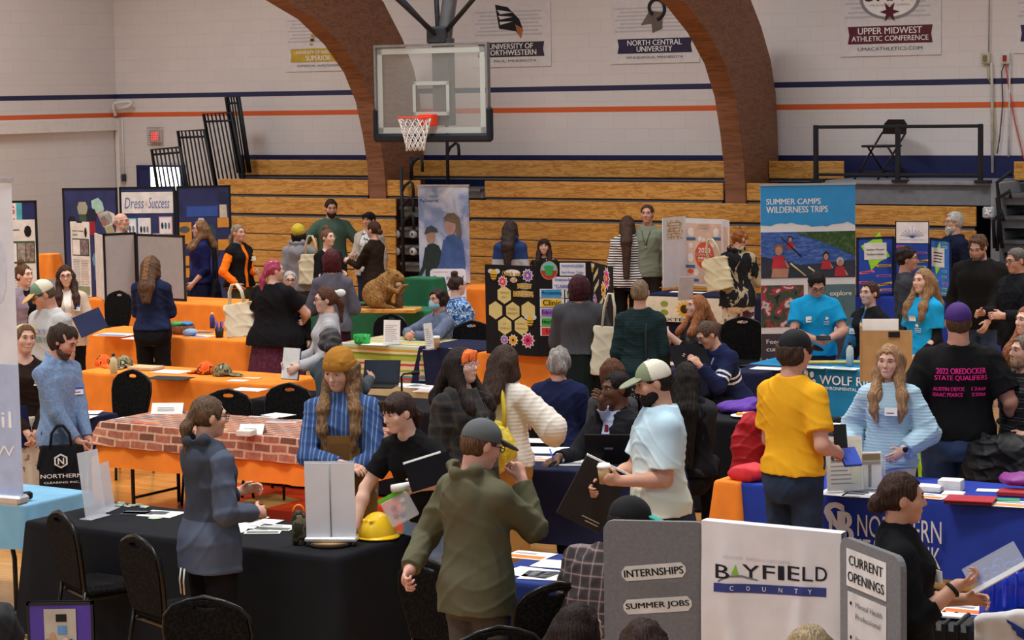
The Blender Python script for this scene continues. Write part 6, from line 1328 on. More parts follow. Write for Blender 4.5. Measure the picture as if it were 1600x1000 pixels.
letters(pr, 'Check out', *[V_(786, 0)[0], V_(815, 0)[0], V_(0, 428)[1], V_(0, 420)[1]], mat('#b88a1a'), y - .006, .03); letters(pr, 'our', *[V_(798, 0)[0], V_(808, 0)[0], V_(0, 437)[1], V_(0, 431)[1]], mat('#b88a1a'), y - .006, .03); letters(pr, 'SWEET', *[V_(809, 0)[0], V_(832, 0)[0], V_(0, 447)[1], V_(0, 439)[1]], YEL, y - .006, .03); letters(pr, 'BENEFITS', *[V_(803, 0)[0], V_(834, 0)[0], V_(0, 460)[1], V_(0, 451)[1]], YEL, y - .006, .03)
def hexa(x, z, r): return [(x + r * math.sin(R_(60 * k)), z + r * math.cos(R_(60 * k))) for k in range(6)]
for (px, py), tx in zip(((788, 458), (774, 483), (801, 483), (825, 481), (788, 507), (814, 506)), (('PREMIUM', 'PAY'), ('', ''), ('FEDERAL', 'BENEFITS'), ('', ''), ('14', 'HOLIDAYS'), ('FAMILY', 'ORIENTED'))):
    x, z = V_(px, py); poly(pr, hexa(x, z, .092), GOLD, y)
    if tx[0]: letters(pr, tx[0], x - .055, x + .055, z + .01, z + .035, mat('#a8965a'), y - .003, .01, keep=True); letters(pr, tx[1], x - .06, x + .06, z - .035, z - .012, mat('#a8965a'), y - .003, .01, keep=True)
bee(pr, *V_(828, 497), 1.2, y - .004); flw(pr, *V_(787, 529), .045, PUR, y); flw(pr, *V_(801, 529), .055, mat('#e8a82a'), y - .002, '#3a2418'); flw(pr, *V_(824, 528), .075, PINK, y - .003, '#6a1a3a'); D7.done(pr)
pr, w, h, y = D7.panel((838, 408), (925, 409), ZB, 22.75, BKP, Y1=22.6)
V2 = lambda px, py: ((px - 838) / 87 * w, h - (py - 408.5) / (F / 22.7))
c = V2(858, 423); poly(pr, disc(*c, .088, .092, 22), mat('#c8a04a'), y); poly(pr, disc(*c, .08, .084, 22, 0, 180), mat('#7ac0d0'), y - .002); poly(pr, disc(*c, .08, .084, 22, 180, 359), mat('#b8303a'), y - .002); poly(pr, [(c[0] - .05, c[1] + .04), (c[0] - .02, c[1] + .05), (c[0] + .02, c[1] + .05), (c[0] + .05, c[1] + .04), (c[0] + .03, c[1] - .05), (c[0] - .03, c[1] - .05)], mat('#3aa04a'), y - .004)
def strip(a, b, c_, d, cc, tx, tc='#2a3a6a', bold=.02):
    x0, z1 = V2(a, c_); x1, z0 = V2(b, d); rect(pr, x0, x1, z0, z1, mat('#e8e6ea'), y); 
    if cc: rect(pr, x0 + .015, x1 - .03, z0 + .006, z1 - .008, mat(cc), y - .003)
    for k, t in enumerate(tx): n = len(tx); letters(pr, t, x0 + .02, x1 - .02, z0 + (z1 - z0) * (n - 1 - k + .2) / n, z0 + (z1 - z0) * (n - k - .15) / n, mat(tc), y - .006, bold, keep=True)
strip(875, 915, 411, 431, None, ('MASHKIIZIIBII', 'Bad River Tribe'), '#3a6ac0'); strip(863, 905, 433, 453, None, ('Enanookiijig', '"CAREERS"'), '#3a4ac0')
for k, (t, cc) in enumerate((('Accounting', '#3a9ad8'), ('Clinic', '#e8c02a'), ('Education', '#9a6ad0'), ('Head Start', '#3ab04a'), ('Legal', '#d83a3a'))): strip(843, 881, 452 + 15 * k, 466 + 15 * k, cc, (t,), '#1a1a22'); strip(883, 921, 453 + 15 * k, 466 + 15 * k, ['#7ac07a', '#d88ab0', '#7ab0d8', '#e8a04a', '#9ad0a0'][k], (('Forestry', 'Police', 'Housing', 'Lodge', 'Roads')[k],), '#1a1a22')
strip(866, 890, 527, 541, '#7ac0d0', ('Jobs',), '#2a6a4a'); D7.done(pr)
pr, w, h, y = D7.panel((925, 409), (957, 416), ZB, 22.6, BKP, Y1=21.9)
V3 = lambda px, py: ((px - 925) / 32 * w, h - (py - 412) / (F / 22.2))
bee(pr, *V3(927, 422), 1, y); flw(pr, *V3(949, 432), .1, PINK, y); flw(pr, *V3(944, 452), .08, mat('#e8a82a'), y, '#3a2418'); flw(pr, *V3(930, 472), .06, PUR, y); bee(pr, *V3(948, 470), 1, y)
for px, py in ((932, 433), (933, 451), (940, 475)): x, z = V3(px, py); poly(pr, [(x - .09, z - .06), (x + .07, z + .03), (x + .09, z + .09), (x - .07, z + .0)], mat('#d8cca0'), y)
D7.done(pr)
# --- white trifold: 2023 community impact
D8 = Board('display_board', 'white folding board with pink 2023 COMMUNITY IMPACT poster', 'display board'); WP = mat('#e2dfe2', .8, var=.02); ZS = TZ + .01
pr, w, h, y = D8.panel((1035, 341), (1071, 341), ZS, 30.3, WP, Y1=30.7); rect(pr, .16 * w, .86 * w, .68 * h, .96 * h, mat('#d8c4a8', var=.25, scale=26), y); scribble(pr, .2 * w, .8 * w, .70 * h, .94 * h, 6, mat('#b08a70'), y - .002, .7); D8.done(pr)
pr, w, h, y = D8.panel((1071, 341), (1129, 342), ZS, 30.7, WP, Y1=30.3); rect(pr, .03 * w, .97 * w, .04 * h, .93 * h, mat('#dcb8a4', .8), y); RDC = mat('#d8583a')
poly(pr, disc(.52 * w, .46 * h, .155, .18, 24), RDC, y - .003); letters(pr, '2023', .36 * w, .68 * w, .5 * h, .57 * h, WHITE, y - .006, .02); letters(pr, 'COMMUNITY', .3 * w, .74 * w, .45 * h, .485 * h, mat('#f0c8b0'), y - .006, .01); letters(pr, 'IMPACT', .36 * w, .68 * w, .395 * h, .435 * h, WHITE, y - .006, .03); rect(pr, .34 * w, .7 * w, .365 * h, .38 * h, YEL, y - .006)
for x, z, r_ in ((.16, .8, .05), (.84, .8, .05), (.14, .42, .05), (.15, .6, .035), (.5, .68, .03), (.4, .7, .03), (.75, .62, .03), (.62, .2, .05), (.3, .2, .04), (.8, .2, .04)): poly(pr, disc(x * w, z * h, r_, r_ * 1.2, 12), mat('#ece0d8'), y - .003)
for x, z in ((.16, .68), (.84, .69), (.14, .27), (.24, .07)): rect(pr, (x - .12) * w, (x + .12) * w, z * h, (z + .04) * h, mat('#3a6a9a'), y - .005)
poly(pr, disc(.14 * w, .22 * h, .05, .03, 12), RDC, y - .004); scribble(pr, .36 * w, .66 * w, .84 * h, .92 * h, 3, mat('#a08a5a'), y - .003); D8.done(pr)
pr, w, h, y = D8.panel((1129, 342), (1139, 347), ZS, 30.3, WP, Y1=29.8); rect(pr, .2 * w, .9 * w, .5 * h, .9 * h, mat('#dcb8a4'), y); D8.done(pr)
tag(place(MB().obox((0, 0, .15), (.2, .012, .3), mat('#b9b4b8', .6), rotx(.2)).build('paper_board'), atz(1069, 466, TZ) + A3(0, -.3, 0), R_(20)), 'tilted grey paper board in front of the sunflower table', 'board')
# --- blue trifold
BLP = mat('#2a4fb0', .8, var=.04); D10 = Board('display_board', 'bright blue folding board with green stars and paper strips', 'display board')
GRN = mat('#a8e83a')
def star(pr, x, z, s, y): poly(pr, [(x + s * r_ * math.cos(a), z + s * 1.25 * r_ * math.sin(a)) for k in range(8) for a, r_ in [(math.pi / 4 * k + .5, 1.0 if k % 2 else .6)]], GRN, y)
def pill(pr, x, z, w_, c, y, r=.0):
    poly(pr, [(x + (a * math.cos(r) - b * math.sin(r)), z + (a * math.sin(r) + b * math.cos(r))) for a, b in [(-w_, -.015), (w_, -.015), (w_ + .012, 0), (w_, .015), (-w_, .015), (-w_ - .012, 0)]], mat(c), y); rect(pr, x - w_ * .8, x + w_ * .8, z - .005, z + .005, mat('#4a3a4a'), y - .003)
pr, w, h, y = D10.panel((1338, 371), (1397, 371), TZ + .01, 28.6, BLP, Y1=28.7, edge=mat('#14204a')); star(pr, .5 * w, .76 * h, .2, y); rect(pr, .2 * w, .79 * w, .62 * h, .9 * h, mat('#e6e2dc'), y - .003); letters(pr, 'Northern Wisconsin', .26 * w, .73 * w, .77 * h, .805 * h, BLACK, y - .006, .02); letters(pr, 'Workforce Partners', .26 * w, .73 * w, .69 * h, .725 * h, BLACK, y - .006, .02)
for x, z, c, r in ((.27, .41, '#f06a9a', .1), (.72, .51, '#e8b03a', 0), (.72, .34, '#a06ac8', 0), (.25, .24, '#f06ab0', 0), (.75, .2, '#e8b03a', .15), (.8, .1, '#e8a0b0', 0)): pill(pr, x * w, z * h, .09, c, y, r)
D10.done(pr)
pr, w, h, y = D10.panel((1397, 371), (1454, 371), TZ + .01, 28.7, BLP, Y1=28.5, edge=mat('#14204a'))
for x, z, c, r in ((.2, .84, '#f06ab0', 0), (.75, .74, '#a06ac8', 0), (.8, .6, '#e8b03a', .15), (.72, .5, '#a8d8b0', 0)): pill(pr, x * w, z * h, .07, c, y, r)
D10.done(pr)
pr, w, h, y = D10.panel((1454, 371), (1486, 374), TZ + .01, 28.5, mat('#3a74d0', .8), Y1=28.0, edge=mat('#14204a')); star(pr, .4 * w, .66 * h, .17, y); rect(pr, .1 * w, .72 * w, .52 * h, .84 * h, mat('#e6e2dc'), y - .003); scribble(pr, .2 * w, .65 * w, .58 * h, .78 * h, 4, BLACK, y - .006, .8)
for x, z, c in ((.7, .94, '#5ac0d8'), (.72, .86, '#8ad0a0'), (.7, .46, '#6ac0e0'), (.7, .36, '#8ad0a0'), (.3, .28, '#8ad0a0'), (.75, .25, '#d86ab0'), (.7, .16, '#8ad0a0'), (.7, .08, '#a8e0b0')): pill(pr, x * w, z * h, .05, c, y)
D10.done(pr)
SG = Board('sign', 'white framed sign with a blue starburst atop the blue board', 'sign'); q = aty(1399, 381, 28.45)[2]; pr, w, h, y = SG.panel((1399, 345), (1452, 345), q, 28.45, mat('#e0dcdf', .7), Y1=28.3, edge=None)
for b in ((0, w, 0, .012), (0, w, h - .012, h), (0, .012, 0, h), (w - .012, w, 0, h)): rect(pr, *b, BLACK, y)
for k in range(9): a = R_(15 + 150 * k / 8); pr.tube([(w / 2 + .02 * math.cos(a), y - .003, .3 * h + .02 * math.sin(a)), (w / 2 + .15 * math.cos(a), y - .003, .3 * h + (.10 + .05 * (k == 4)) * math.sin(a))], .0022, mat('#6a74a8'), n=4)
poly(pr, disc(w / 2, .31 * h, .03, .014, 10), mat('#2a4ab8'), y); letters(pr, 'WORKFORCE RESOURCE', .12 * w, .88 * w, .15 * h, .21 * h, mat('#8a90b8'), y); SG.done(pr)
# --- near grey board with white county flag
GB = mat('#7c7c80', .95, var=.05, scale=60, bump=.3, bscale=200); D13 = Board('display_board', 'grey felt folding board reading INTERNSHIPS, SUMMER JOBS and CURRENT OPENINGS', 'display board'); ZG = .72
pr, w, h, y = D13.panel((943, 812), (1104, 812), ZG, 10.85, GB, th=.03, rnd=.05, Y1=10.75); S13 = F / 10.8
V4 = lambda px, py: ((px - 943) / 161 * w, h - (py - 812) / S13)
for (a, b, c_, d), t, r in (((970, 1073, 893, 895), 'INTERNSHIPS', .10), ((972, 1082, 947, 945), 'SUMMER JOBS', .09)):
    x, z = V4((a + b) / 2, c_); hw = (b - a) / 2 / S13; o_ = pr.X; pr.X = (o_[0] @ roty(-r), o_[0] @ A3(x, 0, z) + o_[1])
    poly(pr, [(-hw + .02, -.036), (hw - .02, -.036), (hw, -.012), (hw, .012), (hw - .02, .036), (-hw + .02, .036), (-hw, .012), (-hw, -.012)], mat('#dcdad8'), y); letters(pr, t, -hw * .92, hw * .92, -.018, .018, BLACK, y - .003, .03); pr.X = o_
x, z = V4(1020, 920); rect(pr, x - .12, x + .12, z - .03, z + .03, glass('#9a9a9c', .15), y); D13.done(pr)
pr, w, h, y = D13.panel((1104, 813), (1315, 833), ZG, 10.75, GB, th=.03, rnd=.02)
XF = pr.X; wf, hf = w, h
pr, w, h, y = D13.panel((1317, 836), (1412, 868), ZG, 10.28, GB, th=.03, rnd=.06, Y1=9.75); V5 = lambda px: (px - 1317) / 95 * w
zt_ = lambda f: h * f
rect(pr, .12 * w, .78 * w, h - .215, h - .045, mat('#e2e0e0'), y); letters(pr, 'CURRENT', .17 * w, .73 * w, h - .115, h - .07, BLACK, y - .003, .03); letters(pr, 'OPENINGS', .15 * w, .75 * w, h - .19, h - .145, BLACK, y - .003, .03)
rect(pr, .14 * w, .78 * w, .05, h - .24, mat('#d8d6d8'), y); GT = mat('#8a888c')
for k, t in enumerate(('Mental Health', 'Professional', '', 'Economic Support', 'Specialist')):
    if t: letters(pr, t, .28 * w, (.28 + .034 * len(t)) * w, h - .30 - .052 * k, h - .275 - .052 * k, GT, y - .003, .01)
for k in (0, 3): poly(pr, disc(.2 * w, h - .288 - .052 * k, .008), BLACK, y - .003)
D13.done(pr)
FG = root('county_flag', D13.p, 0, 'white flag reading BAYFIELD COUNTY draped over the grey board', 'flag'); WH = mat('#e9e6ea', .8, var=.02)
mb = MB(); mb.X = XF; nx, nz = 44, 30; gv = []; gf = []
def fold(x, t): return .018 * max(0, math.sin(x * 9 + t * 2.5)) * t + .007 * math.sin(x * 31 - t * 9) * t * (1 - t) + .026 * math.exp(-((x - .10 - .06 * t) / .05) ** 2) * t + .028 * math.exp(-((x - wf + .16 + .05 * t) / .04) ** 2) * t
yf = lambda x, t: -.026 - max(0, fold(x, t)) - .004
for j in range(nz + 1):
    for i in range(nx + 1):
        x = -.012 + (wf + .024) * i / nx; t = j / nz; gv.append((x, yf(x, t), hf + .004 - t * (hf - .01)))
for j in range(nz):
    for i in range(nx): a = j * (nx + 1) + i; gf.append((a, a + nx + 1, a + nx + 2, a + 1))
mb.add(gv, gf, WH, True); b0 = len(gv); mb.add([(x, y_, z) for x, y_, z in [(-.012, -.03, hf + .004), (wf + .012, -.03, hf + .004), (wf + .012, .028, hf + .006), (-.012, .028, hf + .006), (wf + .012, .03, hf - .2), (-.012, .03, hf - .2)]], [(0, 1, 2, 3), (3, 2, 4, 5)], WH); mb.build('cloth', FG)
pr = MB(); pr.X = XF; V6 = lambda px, py: ((px - 1104) / 211 * wf, hf - (py - (813 + (px - 1104) * .095)) / S13)
def onflag(f0, *a, **k):
    n0 = len(pr.v); XX = pr.X; pr.X = None; f0(pr, *a, **k)
    for i in range(n0, len(pr.v)): x, y_, z = pr.v[i]; p = A3(x, yf(x, min(1, max(0, (hf - z) / hf))) - .002 + y_, z); pr.v[i] = tuple(XX[0] @ p + XX[1])
    pr.X = XX
DK = mat('#22202a'); xs = [1124, 1150, 1172, 1199, 1226, 1250, 1277, 1300]
for c_, (a, b) in zip('BYFIELD', ((1124, 1147), (1166, 1192), (1198, 1217), (1222, 1231), (1237, 1256), (1261, 1276), (1280, 1297))):
    x0, zc = V6(a, 892); x1 = V6(b, 892)[0]; zc = V6((a + b) / 2, 892 + .02 * (a - 1124))[1]; onflag(letters, c_, x0, x1, zc - .033, zc + .033, DK, 0., .012, th=.001)
q = V6(1155, 890); onflag(poly, [(q[0] - .018, q[1] - .02), (q[0] + .018, q[1] - .02), (q[0] + .004, q[1] + .028)], mat('#8ac83a'), 0, .001)
onflag(poly, [(V6(px, 0)[0], V6(px, py)[1]) for px, py in ((1128, 906), (1145, 898), (1165, 898), (1190, 905), (1190, 907), (1165, 901), (1145, 901), (1128, 909))], mat('#7a7880'), 0, .001)
def fb(px): return 0.095 * (px - 1121)
for k in range(24):                          # navy band follows the cloth
    a, b = 1121 + k * 7.3, 1121 + (k + 1) * 7.3; onflag(poly, [(V6(x_, 0)[0], V6(x_, y_)[1]) for x_, y_ in ((a, 910 + .035 * (a - 1121)), (b, 910 + .035 * (b - 1121)), (b, 924 + .035 * (b - 1121)), (a, 924 + .035 * (a - 1121)))], mat('#3a4488'), 0, .001)
for c_, px in zip('COUNTY', (1151, 1175, 1200, 1226, 1251, 1272)): x, z = V6(px, 917 + .035 * (px - 1121)); onflag(letters, c_, x - .009, x + .009, z - .011, z + .011, WHITE, -.002, .01, th=.001)
x0, z = V6(1135, 868); x1, _ = V6(1240, 868); onflag(letters, 'above expectations', x0, x1, z - .014, z + .014, mat('#d6d2d8'), 0, .0, th=.001)
pr.build('lettering', FG)
# --- purple screen at the lower left, white cover with wings emblem, black case
PSC = Board('framed_poster', 'purple framed poster with a classroom photo at bottom left', 'poster'); pr, w, h, y = PSC.panel((42, 941), (146, 939), .3, 10.6, mat('#4a3a9a', .4), th=.03, edge=mat('#1c1c20', .4), Y1=10.6)
rect(pr, .26 * w, .74 * w, h - .5, h - .03, mat('#a8a49c', var=.1), y - .004); rect(pr, .44 * w, .6 * w, h - .09, h - .055, BLACK, y - .007); rect(pr, .46 * w, .6 * w, h - .15, h - .11, mat('#5a8ac0'), y - .007); rect(pr, .26 * w, .74 * w, h - .5, h - .2, mat('#4a4a4c', var=.3, scale=30), y - .006)
for k, (x, z, c) in enumerate(((.3, .2, '#8a3a34'), (.38, .17, '#b08a70'), (.5, .21, '#2a2a30'), (.58, .19, '#c8b8b0'), (.66, .2, '#3a4a6a'), (.44, .26, '#7a3040'))): poly(pr, disc(x * w, h - z, .016, .028, 8), mat(c), y - .009)
PSC.done(pr)
wc = root('chair_cover', (0, 0, 0), 0, 'white cloth cover with blue wings emblem at bottom right', 'chair cover'); q = aty(1600, 950, 10.4); place(wc, (q[0], q[1], 0), R_(-12))
g = Field(); g.cone((-.18, 0, q[2] - .06), (.3, 0, q[2] + .005), .03, .03, .03); g.cone((-.18, 0, q[2] - .08), (-.2, 0, .5), .03, .035, .05); g.fn(lambda p: np.maximum(np.maximum(np.abs(p[:, 0] - .05) - .27, np.abs(p[:, 1]) - .022), np.maximum(p[:, 2] - (q[2] - .03 + (p[:, 0]) * .13), .45 - p[:, 2])), 'u', .03); g.disp = folds(4, .005, 10, 24); g.mesh(.008, 'cloth', mat('#e6e4e2', .8, var=.02), wc)
mb = MB(); bl = mat('#2a3f8a'); zc = q[2] - .09
for sx in (-1, 1):
    for k in range(3): mb.prism([(.02 + sx * (.005 + .002 * k), zc - .012 * k - .01), (.02 + sx * (.10 - .022 * k), zc + .045 - .03 * k), (.02 + sx * (.095 - .022 * k), zc + .028 - .03 * k), (.02 + sx * .012, zc - .03 - .012 * k)], -.038, -.034, bl)
mb.prism(flower(.02, zc - .05, .022, 5, .45), -.038, -.034, bl); mb.prism(disc(.02, zc + .02, .012, .02, 8), -.038, -.034, bl); mb.build('wings_emblem', wc)
kc = root('equipment_case', aty(1484, 1000, 10.9) * A3(1, 1, 0) + A3(0, 0, .62), R_(-25), 'ribbed black hard case beside the black polo woman', 'case'); z1 = aty(1484, 968, 10.9)[2] - .62; KB = mat('#17181a', .45)
MB().box((-.14, -.12, 0), (.14, .12, z1), KB, .03).build('shell', kc)
for k in range(5): MB().box((-.12 + .06 * k - .01, -.13, .02), (-.12 + .06 * k + .012, .13, z1 + .012), KB, .006).build('rib', kc)
MB().box((-.06, -.02, z1 + .012), (.06, .06, z1 + .02), PAPER).build('label_sheet', kc)
# --- stuffed beaver, gnawed log and board
q = atz(602, 488, TZ); bb = root('display_plinth', q + A3(0, 0, .006), -TH + R_(20), 'varnished wood board under the mounted beaver', 'board'); MB().box((-.42, -.17, 0), (.42, .17, .05), BEN, .012).build('board', bb)
bv = root('beaver', q + A3(0, 0, .056), R_(72), 'brown taxidermy beaver crouched upright gnawing a log', 'animal'); FUR = ramp_mat('beaver_fur', [(0, '#4a3018'), (.4, '#7a5630'), (.6, '#94703f'), (.85, '#b08a56')], 'noise', 5, .6, 5, interp='LINEAR', rough=.9, mapscale=(9, 9, 3))
g = Field(); g.ell((0, .10, .17), (.145, .19, .175), rotx(-.35)); g.ell((0, -.03, .29), (.115, .13, .14), None, .06); g.ell((0, -.13, .385), (.075, .10, .078), rotx(.3), .05); g.ell((0, -.205, .355), (.046, .05, .045), None, .03); g.cone((0, -.24, .365), (0, -.25, .36), .018, .014, .01)
for sx in (-1, 1):
    g.ell((sx * .06, -.085, .44), (.02, .012, .022), None, .01); g.ell((sx * .10, .08, .10), (.075, .12, .10), None, .04); g.cone((sx * .10, .0, .03), (sx * .11, -.12, .02), .032, .022, .03)
    g.cone((sx * .09, -.08, .25), (sx * .08, -.19, .20), .036, .026, .03); g.cone((sx * .08, -.19, .20), (sx * .04, -.25, .27), .024, .018, .02)
    for k in (-1, 0, 1): g.cone((sx * .04, -.25, .27), (sx * (.035 + .012 * k), -.285, .28), .008, .006, .008); g.cone((sx * .11, -.12, .018), (sx * (.11 + .025 * k), -.17, .012), .011, .008, .01)
g.disp = curls(8, .004, 140); g.mesh(.0085, 'body', FUR, bv); g = Field(); g.ell((0, .33, .03), (.06, .16, .018), None); g.mesh(.01, 'tail', mat('#3a2c20', .9), bv)
for sx in (-1, 1): MB().ball((sx * .058, -.185, .405), .011, BLACK, 8).build('eye', bv)
lg = root('gnawed_log', q + A3(.17, -.06, .056), 0, 'upright gnawed birch log in front of the beaver', 'log'); MB().tube([(0, 0, 0), (.01, 0, .2), (.0, .0, .27)], [.05, .045, .05], mat('#6a5444', .9, var=.25, scale=30), n=14).build('bark', lg); MB().tube([(0, 0, .27), (0, 0, .30), (.02, 0, .34)], [.05, .042, .015], mat('#d0b494', .8), n=12).build('bare_wood', lg)
# --- bags carried by people: a cloth body with two straps
def tote(loc, yaw, w, h, d, c, label, strap=.3, sp=.1, name='tote_bag', art=None, tilt=0):
    r = root(name, loc, R_(yaw), label, 'bag'); g = Field(); X = roty(R_(tilt))
    def f(p):
        q = p @ X; t = np.clip(q[:, 2] / h, 0, 1); W_ = w / 2 * (1.0 - .08 * t + .04 * np.sin(t * 3)); D_ = d / 2 * (1.05 - .75 * t) + .006
        e = ((np.abs(q[:, 0]) / W_) ** 4 + (np.abs(q[:, 1]) / D_) ** 3) ** (1 / 3.5); return np.maximum((e - 1) * np.minimum(W_, D_) * .8, np.maximum(-q[:, 2], q[:, 2] - h))
    g.fn(f, 'u', .001); m = max(w, h) * .8; g._b(A3(-w * .75, -d * .9 - .02, -.03), A3(w * .75 + abs(h * math.sin(R_(tilt))), d * .9 + .02, h + .03)); g.lo[0] -= abs(h * math.sin(R_(tilt))); g.disp = folds(len(label), .006, 12, 30); g.mesh(.009, 'bag_body', c, r)
    for s_ in (-1, 1): mb = MB(); mb.X = (X, A3(0, 0, 0)); mb.tube([(-sp, s_ * .012, h - .03), (-sp * .8, s_ * .014, h + strap * .6), (-sp * .3, s_ * .014, h + strap), (sp * .3, s_ * .014, h + strap), (sp * .8, s_ * .014, h + strap * .6), (sp, s_ * .012, h - .03)], .011, c, n=6); mb.build('strap', r)
    for nm, a_ in (art or ()): mb = MB(); mb.X = (X, A3(0, 0, 0)); a_(mb, w, h, -d / 2 * .95); mb.build(nm, r)
    return r
# ================================================================ the people
S = lambda c, v=.05: mat(c, .88, var=v, scale=7, spec=.12, bump=.12, bscale=160)
DENIM = ramp_mat('denim_blue', [(0, '#2c3b58'), (.5, '#3a4c6e'), (.8, '#4b5f84')], 'noise', 9, 0, 6, interp='LINEAR', rough=.9); DENIMD = ramp_mat('denim_dark', [(0, '#1c2538'), (.5, '#263248'), (.85, '#35435e')], 'noise', 9, 0, 6, interp='LINEAR', rough=.9); DENIML = ramp_mat('denim_light', [(0, '#5f7498'), (.5, '#7d93b4'), (.85, '#9db0cc')], 'noise', 9, 0, 6, interp='LINEAR', rough=.9); CHAMB = ramp_mat('chambray', [(0, '#62789a'), (.45, '#7088aa'), (.6, '#7e95b6'), (.8, '#8aa0bd')], 'noise', 60, 0, 6, interp='LINEAR', rough=.9)
BLK, BLK2, NVY, GRY = S('#151418'), S('#1e1d1f'), S('#1d2446'), S('#8e9096')
def plaid(name, base, a, b, f=16.):
    m = bpy.data.materials.new(name); nt, N, L, B = nodes(m); t = N.new('ShaderNodeTexCoord'); last = None
    c = N.new('ShaderNodeRGB'); c.outputs[0].default_value = (*lin(base), 1); last = c.outputs[0]
    for dr, col, sc, lo in (('Z', a, f * .5, .62), ('X', a, f * .5, .62), ('Z', b, f * .5, .93), ('X', b, f * .5, .93)):
        w = N.new('ShaderNodeTexWave'); w.bands_direction = dr; w.inputs['Scale'].default_value = sc * .6; w.inputs['Distortion'].default_value = .5; L.new(t.outputs['Object'], w.inputs['Vector'])
        r = N.new('ShaderNodeMapRange'); r.inputs['From Min'].default_value = lo; r.inputs['From Max'].default_value = lo + .1; L.new(w.outputs['Fac'], r.inputs[0])
        k = N.new('ShaderNodeMath'); k.operation = 'MULTIPLY'; k.inputs[1].default_value = .55; L.new(r.outputs[0], k.inputs[0])
        x = N.new('ShaderNodeMixRGB'); L.new(k.outputs[0], x.inputs[0]); L.new(last, x.inputs[1]); x.inputs[2].default_value = (*lin(col), 1); last = x.outputs[0]
    L.new(last, B.inputs['Base Color']); B.inputs['Roughness'].default_value = .9; return m
hstripe = lambda n, st, sc, d='Z', dist=.4: ramp_mat(n, st, 'wave', sc, dist, 2, d, .9)
SK1, SK2, SK3 = '#d2a28c', '#c8937c', '#dcb09c'
TOTE = S('#d8d0b8', .04)
# ---------------- left side
person(36, 405, 50, 'smiling person with a brown hair bun in a mauve cardigan, far left', h=1.68, skin=SK3, hair=dict(t='bun', c='#4a3322'), top=dict(c=BLK, fit=.012), over=dict(c=S('#8a7a88'), open=.05, ln=.12), bot=dict(c=BLK), smile=1, ho=.055, head=(12, 0, 0), seed=1)
s = person(102, 415, 12, 'smiling person with glasses in a beige fleece, holding a navy folder', h=1.64, skin=SK3, hair=dict(t='wavy', c='#33231c', front=.10, ln=.15), top=dict(c=S('#efe8e0'), fit=.012), over=dict(c=S('#cdb8a2'), open=.035, ln=.08, fit=.02), bot=dict(c=BLK), glasses='#4a3a34', smile=1, L=dict(t=(.20, -.30, .98), c=.9), R=dict(t=(-.06, -.26, 1.1)), tagc=(.09, .2, '#3a5ac8'), head=(0, 4, -4), seed=2)
item(s.w((.22, -.36, 1.06)), (.30, .012, .24), rotz(R_(12)) @ rotx(R_(-25)) @ roty(R_(-22)), S('#2c3350'), 'folder', 'navy folder held by the person in the beige fleece', 'folder')
CP = S('#b7b6b6')
s = person(66, 436, -42, 'stout person in a light grey T-shirt and green-fronted tan cap', h=1.76, sex='m', b=1.15, skin=SK2, hair=dict(t='short', c='#4a3e34'), hat=dict(t='cap', c=mat('#6f8a76', .8), c2=mat('#d6cdb6', .8), bc=mat('#c9a068', .7)), top=dict(c=CP, sl='short', fit=.022, ln=.12), bot=dict(c=S('#77736a')), glasses='#2a2a2c', head=(-22, 28, 0), R='low', L='down', ho=.02, seed=3)
wrap(s, lambda m: (letters(m, "HUCK'S", -.10, .12, .34, .385, mat('#5a8ad8')), letters(m, 'FISHERY', -.13, .13, .26, .315, mat('#3a8a78'))), .022)
s = person(38, 507, 14, 'person with a yellow headband, dark brown cardigan and long floral skirt', h=1.66, skin=SK1, hair=dict(t='low', c='#5c4330'), top=dict(c=S('#2a1d19'), fit=.014, ln=-.01, v=.13, neck=.03), bot=dict(t='skirt', c=ramp_mat('floral_skirt', [(0, '#7a4a3a'), (.36, '#a87a62'), (.42, '#d9cdb8'), (.8, '#e2d8c6'), (.9, '#b89078')], 'noise', 9, 1.5, 4), ln=.15, w=.27), smile=.8, L=dict(t=(.06, -.22, .84), e=(.6, .4, -.8)), R=dict(t=(.0, -.25, .82)), tagc=(.085, .205, '#3a5ac8'), head=(18, 0, 4), seed=4)
band(s, '#d8c284', .016, .035)
item(s.w((-.10, -.20, .88)), (.24, .02, .32), rotz(R_(14)) @ roty(R_(-8)), S('#1c2448'), 'folder', 'navy folder held low against the dark cardigan', 'folder')
s = person(98, 507, 56, 'person in a blue denim shirt with shaggy dark hair, looking down', h=1.74, sex='m', skin=SK2, b=.88, hair=dict(t='curly', c='#2c201a', curl=.013), top=dict(c=CHAMB, fit=.02, ln=.10, col=1), bot=dict(c=S('#3a3a3e')), beard=dict(c='#4a382e', s=.96), head=(18, 30, 0), L=dict(t=(.05, -.24, .84)), R=dict(t=(-.05, -.24, .84)), tagc=(.085, .17, '#3a5ac8'), seed=5)
def nb(m, w, h, y):
    poly(m, hexa(0, h * .70, .055), WHITE, y - .012); poly(m, hexa(0, h * .70, .042), BLACK, y - .015); letters(m, 'N', -.022, .022, h * .70 - .024, h * .70 + .024, WHITE, y - .018, .03)
def nb2(m, w, h, y):
    letters(m, 'NORTHERN', -w * .42, w * .42, h * .36, h * .44, WHITE, y - .014, .02); letters(m, 'CLEARING INC.', -w * .36, w * .36, h * .25, h * .29, WHITE, y - .014, .01)
q = aty(98, 772, s.Y - .22); tote((q[0], q[1], max(.0, q[2])), 8, .36, .37, .12, S('#1b1b1e'), 'black NORTHERN carrier bag held by the denim-shirted person', .14, .08, 'carrier_bag', (('emblem', nb), ('lettering', nb2)))
